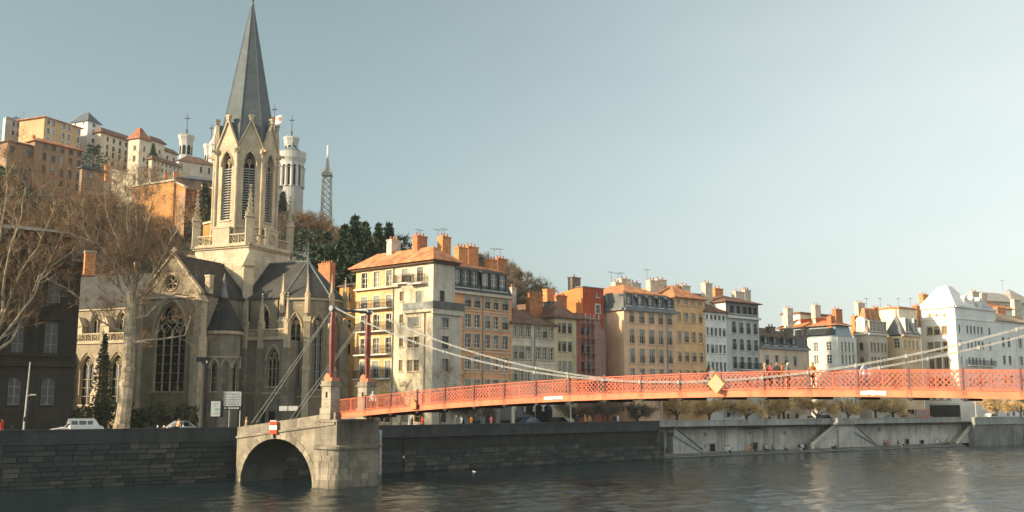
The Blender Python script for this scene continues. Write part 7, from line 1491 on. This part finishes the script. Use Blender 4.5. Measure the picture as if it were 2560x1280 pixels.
# ---- motor scooter at the left edge
q, a = qpos(16, 2.6); M = frame(q.x, q.y, a, q.z); o = thing('motor_scooter', 'dark scooter beside the person in red at the left edge', 'scooter', q)
for x in (-.6, .65): mb = MB(M); mb.tube((x, -.07, .28), (x, .07, .28), .28, n=14); mb.build('wheel', tyre, o)
mb = MB(M); mb.prism([(-.75, .5), (-.2, .35), (.2, .3), (.45, .5), (.55, .95), (.42, 1.0), (.3, .62), (.0, .55), (-.1, .8), (-.8, .85)], -.17, .17); mb.build('scooter_body', pdk, o); mb = MB(M); mb.box(-.75, .0, -.16, .16, .86, .95); mb.build('seat', tyre, o); mb = MB(M); mb.tube((.5, -.35, 1.05), (.5, .35, 1.05), .025); mb.tube((.62, 0, .3), (.48, 0, 1.05), .04); mb.build('handlebar', pole_d, o); mb = MB(M); mb.face([(.58, -.22, 1.0), (.58, .22, 1.0), (.45, .18, 1.4), (.45, -.18, 1.4)]); mb.build('windshield', cglass, o, fixn=False)
# ---------------------------------------------------------------- people
BONES = [('pelvis', 'spine', 't'), ('spine', 'chest', 't'), ('chest', 'neck', 't'), ('neck', 'jaw', 's'), ('jaw', 'crown', 's')]
for s_ in 'LR': BONES += [('chest', 'sh' + s_, 't'), ('sh' + s_, 'el' + s_, 't'), ('el' + s_, 'wr' + s_, 't'), ('wr' + s_, 'ha' + s_, 's'), ('pelvis', 'hp' + s_, 'l'), ('hp' + s_, 'kn' + s_, 'l'), ('kn' + s_, 'an' + s_, 'l'), ('an' + s_, 'to' + s_, 'f')]
RAD = {'pelvis': (.15, .115), 'spine': (.145, .105), 'chest': (.165, .115), 'neck': (.058, .058), 'jaw': (.075, .085), 'crown': (.085, .098), 'sh': (.068, .068), 'el': (.05, .05), 'wr': (.034, .034), 'ha': (.035, .022), 'hp': (.1, .1), 'kn': (.066, .066), 'an': (.045, .05), 'to': (.04, .032)}
STAND = dict(pelvis=(0, 0, .95), spine=(0, .01, 1.13), chest=(0, 0, 1.36), neck=(0, 0, 1.49), jaw=(0, -.025, 1.575), crown=(0, -.005, 1.66))
for s_, sg in (('L', -1), ('R', 1)): STAND.update({'sh' + s_: (sg * .185, 0, 1.41), 'el' + s_: (sg * .235, .03, 1.13), 'wr' + s_: (sg * .235, -.05, .90), 'ha' + s_: (sg * .235, -.075, .83), 'hp' + s_: (sg * .085, 0, .90), 'kn' + s_: (sg * .095, -.015, .50), 'an' + s_: (sg * .1, .03, .09), 'to' + s_: (sg * .11, -.13, .035)})
def pose(**k): d = dict(STAND); d.update(k); return d
WALK = pose(knL=(-.09, -.2, .53), anL=(-.09, -.27, .12), toL=(-.09, -.42, .07), knR=(.09, .08, .49), anR=(.09, .3, .14), toR=(.09, .19, .05), elL=(-.23, .12, 1.15), wrL=(-.22, .14, .93), haL=(-.22, .13, .86), elR=(.23, -.08, 1.15), wrR=(.21, -.24, .98), haR=(.2, -.29, .93))
LEAN = pose(spine=(0, -.03, 1.12), chest=(0, -.15, 1.31), neck=(0, -.22, 1.42), jaw=(0, -.27, 1.49), crown=(0, -.27, 1.58), shL=(-.185, -.16, 1.35), shR=(.185, -.16, 1.35), elL=(-.24, -.32, 1.14), elR=(.24, -.32, 1.14), wrL=(-.1, -.44, 1.17), wrR=(.1, -.44, 1.17), haL=(-.04, -.47, 1.17), haR=(.04, -.48, 1.18))
SIT = pose(pelvis=(0, .02, .49), spine=(0, .04, .66), chest=(0, -.02, .88), neck=(0, -.06, 1.0), jaw=(0, -.1, 1.085), crown=(0, -.09, 1.17), shL=(-.185, -.02, .93), shR=(.185, -.02, .93), elL=(-.23, -.1, .67), elR=(.23, -.1, .67), wrL=(-.12, -.32, .60), wrR=(.12, -.32, .60), haL=(-.07, -.38, .59), haR=(.07, -.38, .59), hpL=(-.09, -.04, .45), hpR=(.09, -.04, .45), knL=(-.12, -.43, .50), knR=(.12, -.43, .50), anL=(-.11, -.38, .09), anR=(.11, -.44, .09), toL=(-.12, -.54, .035), toR=(.12, -.6, .035))
SIT2 = dict(SIT); SIT2.update(knL=(-.1, -.46, .47), anL=(-.06, -.75, .12), toL=(-.06, -.83, .2), haR=(.16, .2, .42), wrR=(.19, .16, .47), elR=(.25, .1, .68), chest=(.0, .06, .88), neck=(0, .06, 1.0), jaw=(0, .03, 1.085), crown=(0, .04, 1.17), shL=(-.185, .05, .92), shR=(.185, .05, .92))
SLOTS = 'tslf'
def person_mesh(P, nm):
    names = list(P); vs_ = [P[k] for k in names]; ed = [(names.index(a), names.index(b_)) for a, b_, _ in BONES]; kinds = [k for _, _, k in BONES]; rad = [RAD[k] if k in RAD else RAD[k[:2]] for k in names]
    for s_, sg in (('L', -1), ('R', 1)):      # four fingers and a thumb, each bent at the knuckle
        h, w_ = Vector(P['ha' + s_]), Vector(P['wr' + s_]); d = (h - w_).normalized(); side = d.cross(Vector((0, 0, 1)) if abs(d.z) < .8 else Vector((0, 1, 0))).normalized(); curl = d.cross(side) * (-.018)
        for k, ln in ((-1.5, .052), (-.5, .06), (.5, .056), (1.5, .044)):
            i = len(vs_); a = h + side * k * .017 + d * .03; b_ = a + d * ln * .6 + curl * .4; c = b_ + d * ln * .5 + curl; vs_ += [tuple(a), tuple(b_), tuple(c)]; rad += [(.009, .009), (.0085, .0085), (.007, .007)]; ed += [(names.index('ha' + s_), i), (i, i + 1), (i + 1, i + 2)]; kinds += ['s'] * 3
        i = len(vs_); a = w_.lerp(h, .6) - side * .032 * sg; vs_ += [tuple(a), tuple(a + d * .035 - side * .012 * sg)]; rad += [(.011, .011), (.009, .009)]; ed += [(names.index('ha' + s_), i), (i, i + 1)]; kinds += ['s', 's']
    me = bpy.data.meshes.new('tmp'); me.from_pydata(vs_, ed, []); ob = bpy.data.objects.new('tmp', me); col.objects.link(ob); sk = ob.modifiers.new('skin', 'SKIN'); ss = ob.modifiers.new('sub', 'SUBSURF'); ss.levels = 1; ss.render_levels = 1
    for i, r_ in enumerate(rad): me.skin_vertices[0].data[i].radius = r_
    me.skin_vertices[0].data[names.index('pelvis')].use_root = True
    dg = bpy.context.evaluated_depsgraph_get(); m2 = bpy.data.meshes.new_from_object(ob.evaluated_get(dg)); m2.name = nm; bpy.data.objects.remove(ob)
    segs = [(Vector(vs_[a]), Vector(vs_[b_]), k) for (a, b_), k in zip(ed, kinds)]
    def kind(c):
        best, bk = 9, 't'
        for a, b_, k in segs:
            ab_ = b_ - a; t_ = max(0, min(1, (c - a).dot(ab_) / max(1e-9, ab_.length_squared))); dd = (c - a - ab_ * t_).length - (.05 if k == 't' else 0)
            if dd < best: best, bk = dd, k
        return bk
    m2.materials.clear()
    for _ in range(4): m2.materials.append(None)
    for p_ in m2.polygons: p_.material_index = SLOTS.index(kind(p_.center)); p_.use_smooth = True
    cr, jw = Vector(P['crown']), Vector(P['jaw']); up = (cr - jw).normalized(); hb_ = MB(); hc_ = jw.lerp(cr, .72) + Vector((0, .018, .012))
    # hair cap: shell over the top and back of the head
    n1, n2 = 6, 12; rings = []
    for i in range(n1 + 1):
        th_ = (i / n1) * 1.9; ring = []
        for j in range(n2):
            ph = 2 * math.pi * j / n2; lim = th_ * (1 - .42 * max(0, -math.sin(ph))); ring.append(hb_.p(hc_.x + .101 * math.sin(lim) * math.cos(ph), hc_.y + .112 * math.sin(lim) * math.sin(ph), hc_.z + .118 * math.cos(lim)))
        rings.append(ring)
    for A, B in zip(rings, rings[1:]):
        for j in range(n2): hb_.fi((A[j], A[(j + 1) % n2], B[(j + 1) % n2], B[j]))
    hair = hb_.mesh('hair', [None], smooth=True); fb = MB(); fz = jw.lerp(cr, .45)
    for sx in (-1, 1): fb.box(fz.x + sx * .034 - .011, fz.x + sx * .034 + .011, fz.y - .105, fz.y - .088, fz.z - .004, fz.z + .01)
    fb.k = 1; fb.prism([(fz.x - .013, fz.z - .045), (fz.x + .013, fz.z - .045), (fz.x, fz.z)], fz.y - .125, fz.y - .085); fb.k = 2; fb.box(fz.x - .025, fz.x + .025, fz.y - .102, fz.y - .085, fz.z - .078, fz.z - .068); fb.k = 1
    for sx in (-1, 1): fb.box(fz.x + sx * .088 - .01, fz.x + sx * .088 + .01, fz.y - .01, fz.y + .03, fz.z - .035, fz.z + .025)
    face = fb.mesh('face', [None, None, None])
    return m2, hair, face
PM = {k: person_mesh(v, 'person_' + k) for k, v in dict(stand=STAND, walk=WALK, lean=LEAN, sit=SIT, sit2=SIT2).items()}
skin_m = mat('skin', (.50, .30, .20), .6, .06, 8); eye_m = mat('eye', (.02, .02, .02), .3, .05); lip_m = mat('lip', (.40, .16, .13), .5, .05)
def cloth(c): n_ = 'cloth_%02x%02x%02x' % tuple(int(x * 255) for x in c); return mat(n_, c, .9, .12, 6)
HAIR = {'dark': mat('hair_dark', (.025, .018, .014), .7, .2, 20), 'brown': mat('hair_brown', (.13, .07, .035), .7, .2, 20), 'blond': mat('hair_blond', (.45, .32, .15), .7, .2, 20), 'grey': mat('hair_grey', (.42, .40, .37), .7, .2, 20)}
def person(label, loc, rz, ps, top, leg, hair='dark', group=None, s=1.0):
    me, hm, fm = PM[ps]; o = bpy.data.objects.new('person', me); col.objects.link(o); o.location = loc; o.rotation_euler = (0, 0, rz); o.scale = (s, s, s); WLOC[o.name] = Vector(loc); tag(o, label, 'person', group)
    for sl_, m_ in zip(o.material_slots, (cloth(top), skin_m, cloth(leg), cloth((.03, .03, .03)))): sl_.link = 'OBJECT'; sl_.material = m_
    for nm, mm, ms in (('hair', hm, [HAIR[hair]]), ('face', fm, [eye_m, skin_m, lip_m])):
        c = bpy.data.objects.new(nm, mm); col.objects.link(c); c.parent = o
        for sl_, m_ in zip(c.material_slots, ms): sl_.link = 'OBJECT'; sl_.material = m_
    return o
BK, NV, WH, OR, PK, TN, GY, LB, RD, DN, CR, GN = (.025, .025, .028), (.04, .05, .09), (.70, .69, .66), (.62, .22, .05), (.55, .12, .13), (.42, .28, .15), (.22, .22, .22), (.42, .54, .66), (.45, .04, .025), (.08, .11, .17), (.62, .52, .38), (.10, .14, .09)
# on the bridge
def onbridge(px, y):
    x = onplane(MBR, px, 960, y)[0]; return MBR @ Vector((x, y, dz(x / BAY) - .05))
for px, y, rz, ps, t_, l_, h, lab in ((1763, 3.45, 180, 'lean', BK, DN, 'brown', 'person in black leaning on the far rail left of the diamond board'), (1779, 3.45, 180, 'lean', GY, BK, 'brown', 'person in grey leaning on the far rail just above the diamond board'), (1913, 1.2, -60, 'stand', TN, DN, 'blond', 'fair haired person in tan at the left of the bridge group'), (1927, 1.5, 40, 'walk', PK, BK, 'brown', 'person in rose top second in the bridge group'), (1944, 1.1, 0, 'stand', BK, GY, 'blond', 'person in black at the middle of the bridge group'), (1957, 1.9, 100, 'stand', OR, DN, 'brown', 'person in orange fourth in the bridge group'), (1971, 1.3, -90, 'stand', GY, BK, 'grey', 'grey haired person in grey at the right of the bridge group'), (2033, 1.0, 60, 'walk', OR, BK, 'blond', 'person in orange walking alone right of the bridge group'), (2162, 1.6, 75, 'walk', LB, DN, 'dark', 'person in light blue jacket walking near the right end of the railing'), (933, 2.0, -110, 'walk', WH, BK, 'grey', 'person in white shirt at the left start of the footbridge')):
    person(lab, onbridge(px, y), BA + R(rz), ps, t_, l_, h)
# on the quay behind the parapet
for px, off, rz, ps, t_, l_, h, lab in ((1030, 2.0, 90, 'walk', BK, DN, 'grey', 'person in dark coat on the quay below the cream corner house'), (1056, 2.2, -90, 'walk', RD, BK, 'dark', 'person in dark red coat on the quay left of the pale couple'), (1141, 2.0, 20, 'stand', GY, DN, 'blond', 'person in grey standing left of the one in white on the quay'), (1153, 1.9, -90, 'walk', WH, GY, 'brown', 'person in white jacket on the quay below the salmon house'), (1178, 2.1, -80, 'walk', OR, BK, 'brown', 'person in orange jacket on the quay below the salmon house'), (1228, 2.0, 90, 'walk', PK, DN, 'dark', 'person in pink coat on the quay below the salmon house'), (1443, 1.6, 0, 'stand', BK, BK, 'brown', 'person in black by the parapet below the straw yellow house'), (1463, 1.6, 10, 'stand', OR, DN, 'blond', 'person in orange by the parapet near the scaffolding'), (1474, 1.7, -30, 'stand', TN, BK, 'dark', 'person in tan by the parapet near the scaffolding'), (1537, 1.8, 0, 'stand', BK, BK, 'dark', 'person in black by the parapet below the beige house'), (1545, 1.8, 20, 'stand', WH, BK, 'brown', 'person in white by the parapet below the beige house'),
        (616, 2.3, -90, 'walk', TN, BK, 'blond', 'person in tan jacket walking left of the red and white board'), (6, 2.2, 60, 'stand', RD, BK, 'dark', 'person in red jacket at the left edge behind the wall')):
    q, a = qpos(px, off); person(lab, q, a + R(rz), ps, t_, l_, h)
q, a = qpos(446, .25); q.z = 4.9 - .40; person('person in peach top sitting on the parapet before the silver car', q, a + R(-80), 'sit2', (.62, .34, .20), BK, 'brown')
# on the landing steps
def onstep(px, y=1.35): x = onplane(M4, px, 1128, y)[0]; return M4 @ Vector((x, y, .16))
A4 = math.atan2(M4[1][0], M4[0][0])
for i, (px, rz, ps, t_, l_, h, lab) in enumerate(((1812, 30, 'sit', LB, LB, 'dark', 'person in pale blue sitting first from the left on the landing steps'), (1821, -20, 'sit2', WH, BK, 'dark', 'person in white sitting beside the one in pale blue on the steps'), (1876, 10, 'sit', OR, TN, 'brown', 'person in orange sitting in front of the dark niche on the steps'), (1886, 0, 'sit', BK, NV, 'blond', 'person in black sitting right of the one in orange on the steps'), (1909, 15, 'sit', GN, BK, 'brown', 'person in green sitting left of the one in cream on the steps'), (1917, 0, 'sit2', CR, NV, 'blond', 'person in cream with dark trousers in the middle group on the steps'), (1931, -10, 'sit', GY, DN, 'brown', 'person in grey sitting at the right of the middle group on the steps'), (1961, 20, 'sit', TN, BK, 'grey', 'person in tan sitting alone between two groups on the steps'), (1997, 15, 'sit', BK, WH, 'grey', 'grey haired person in black left of the foot of the pale stair'), (2006, -10, 'sit', WH, BK, 'grey', 'person in white by the foot of the pale stair'), (2014, -30, 'sit', NV, BK, 'dark', 'person in navy right of the one in white by the pale stair'), (2040, 10, 'sit', CR, TN, 'blond', 'person in cream sitting just right of the pale stair foot'), (2079, 0, 'sit', TN, BK, 'brown', 'person in tan of the pair under the stair landing'), (2086, -15, 'sit', BK, NV, 'brown', 'person in black of the pair under the stair landing'), (2211, 5, 'sit', GN, GY, 'dark', 'person in green of the pair right of the grey stair'), (2218, -15, 'sit', PK, GY, 'brown', 'person in rose of the pair right of the grey stair'), (2247, 20, 'sit2', BK, WH, 'blond', 'person in black of the pair near the second niche'), (2254, -10, 'sit', CR, BK, 'blond', 'person in cream of the pair near the second niche'), (2345, 25, 'sit2', WH, GY, 'brown', 'person in white left of the far group near the last stair'), (2358, 0, 'sit', CR, NV, 'blond', 'person in cream middle of the far group near the last stair'), (2368, -15, 'sit', TN, NV, 'brown', 'person in tan right of the far group near the last stair'))):
    person(lab, onstep(px), A4 + R(rz), ps, t_, l_, h)
# floating gull on the water
q = atZ(1186, 1181, 0); o = thing('gull', 'white gull floating on the dark water below the quay wall', 'bird', q); mb = MB(); mb.lathe(0, 0, [(.02, -.17), (.065, -.09), (.08, .0), (.06, .1), (.02, .2)], 8); vv = [Vector((v.z, v.x * .8, v.y * .8 + .06)) + q for v in mb.v]; mb.v = vv; mb.build('body', sw, o, smooth=True); mb = MB(); mb.lathe(q.x - .15, q.y, [(.02, .09), (.042, .12), (.045, .16), (.02, .19)], 8); mb.build('head', sw, o); mb = MB(); mb.tube((q.x - .19, q.y, .145), (q.x - .25, q.y, .135), .018, .004, 5); mb.build('beak', mat('beak', (.6, .35, .05)), o)
# ================================================================ HAZE
HAZE = .00013
hm = bpy.data.materials.new('haze'); hm.use_nodes = True; t = hm.node_tree; t.nodes.remove(t.nodes['Principled BSDF']); pvn = t.nodes.new('ShaderNodeVolumePrincipled'); pvn.inputs['Color'].default_value = (.88, .95, 1.0, 1); pvn.inputs['Density'].default_value = HAZE; pvn.inputs['Anisotropy'].default_value = .0
t.links.new(pvn.outputs[0], t.nodes['Material Output'].inputs['Volume'])
if HAZE > 0:
    mb = MB(); mb.box(-910, 1010, -500, 1310, -3.6, 122); hzo = mb.build('haze', hm); hzo['kind'] = 'stuff'; tag(hzo, 'thin pale haze over the river and the hill', 'haze')
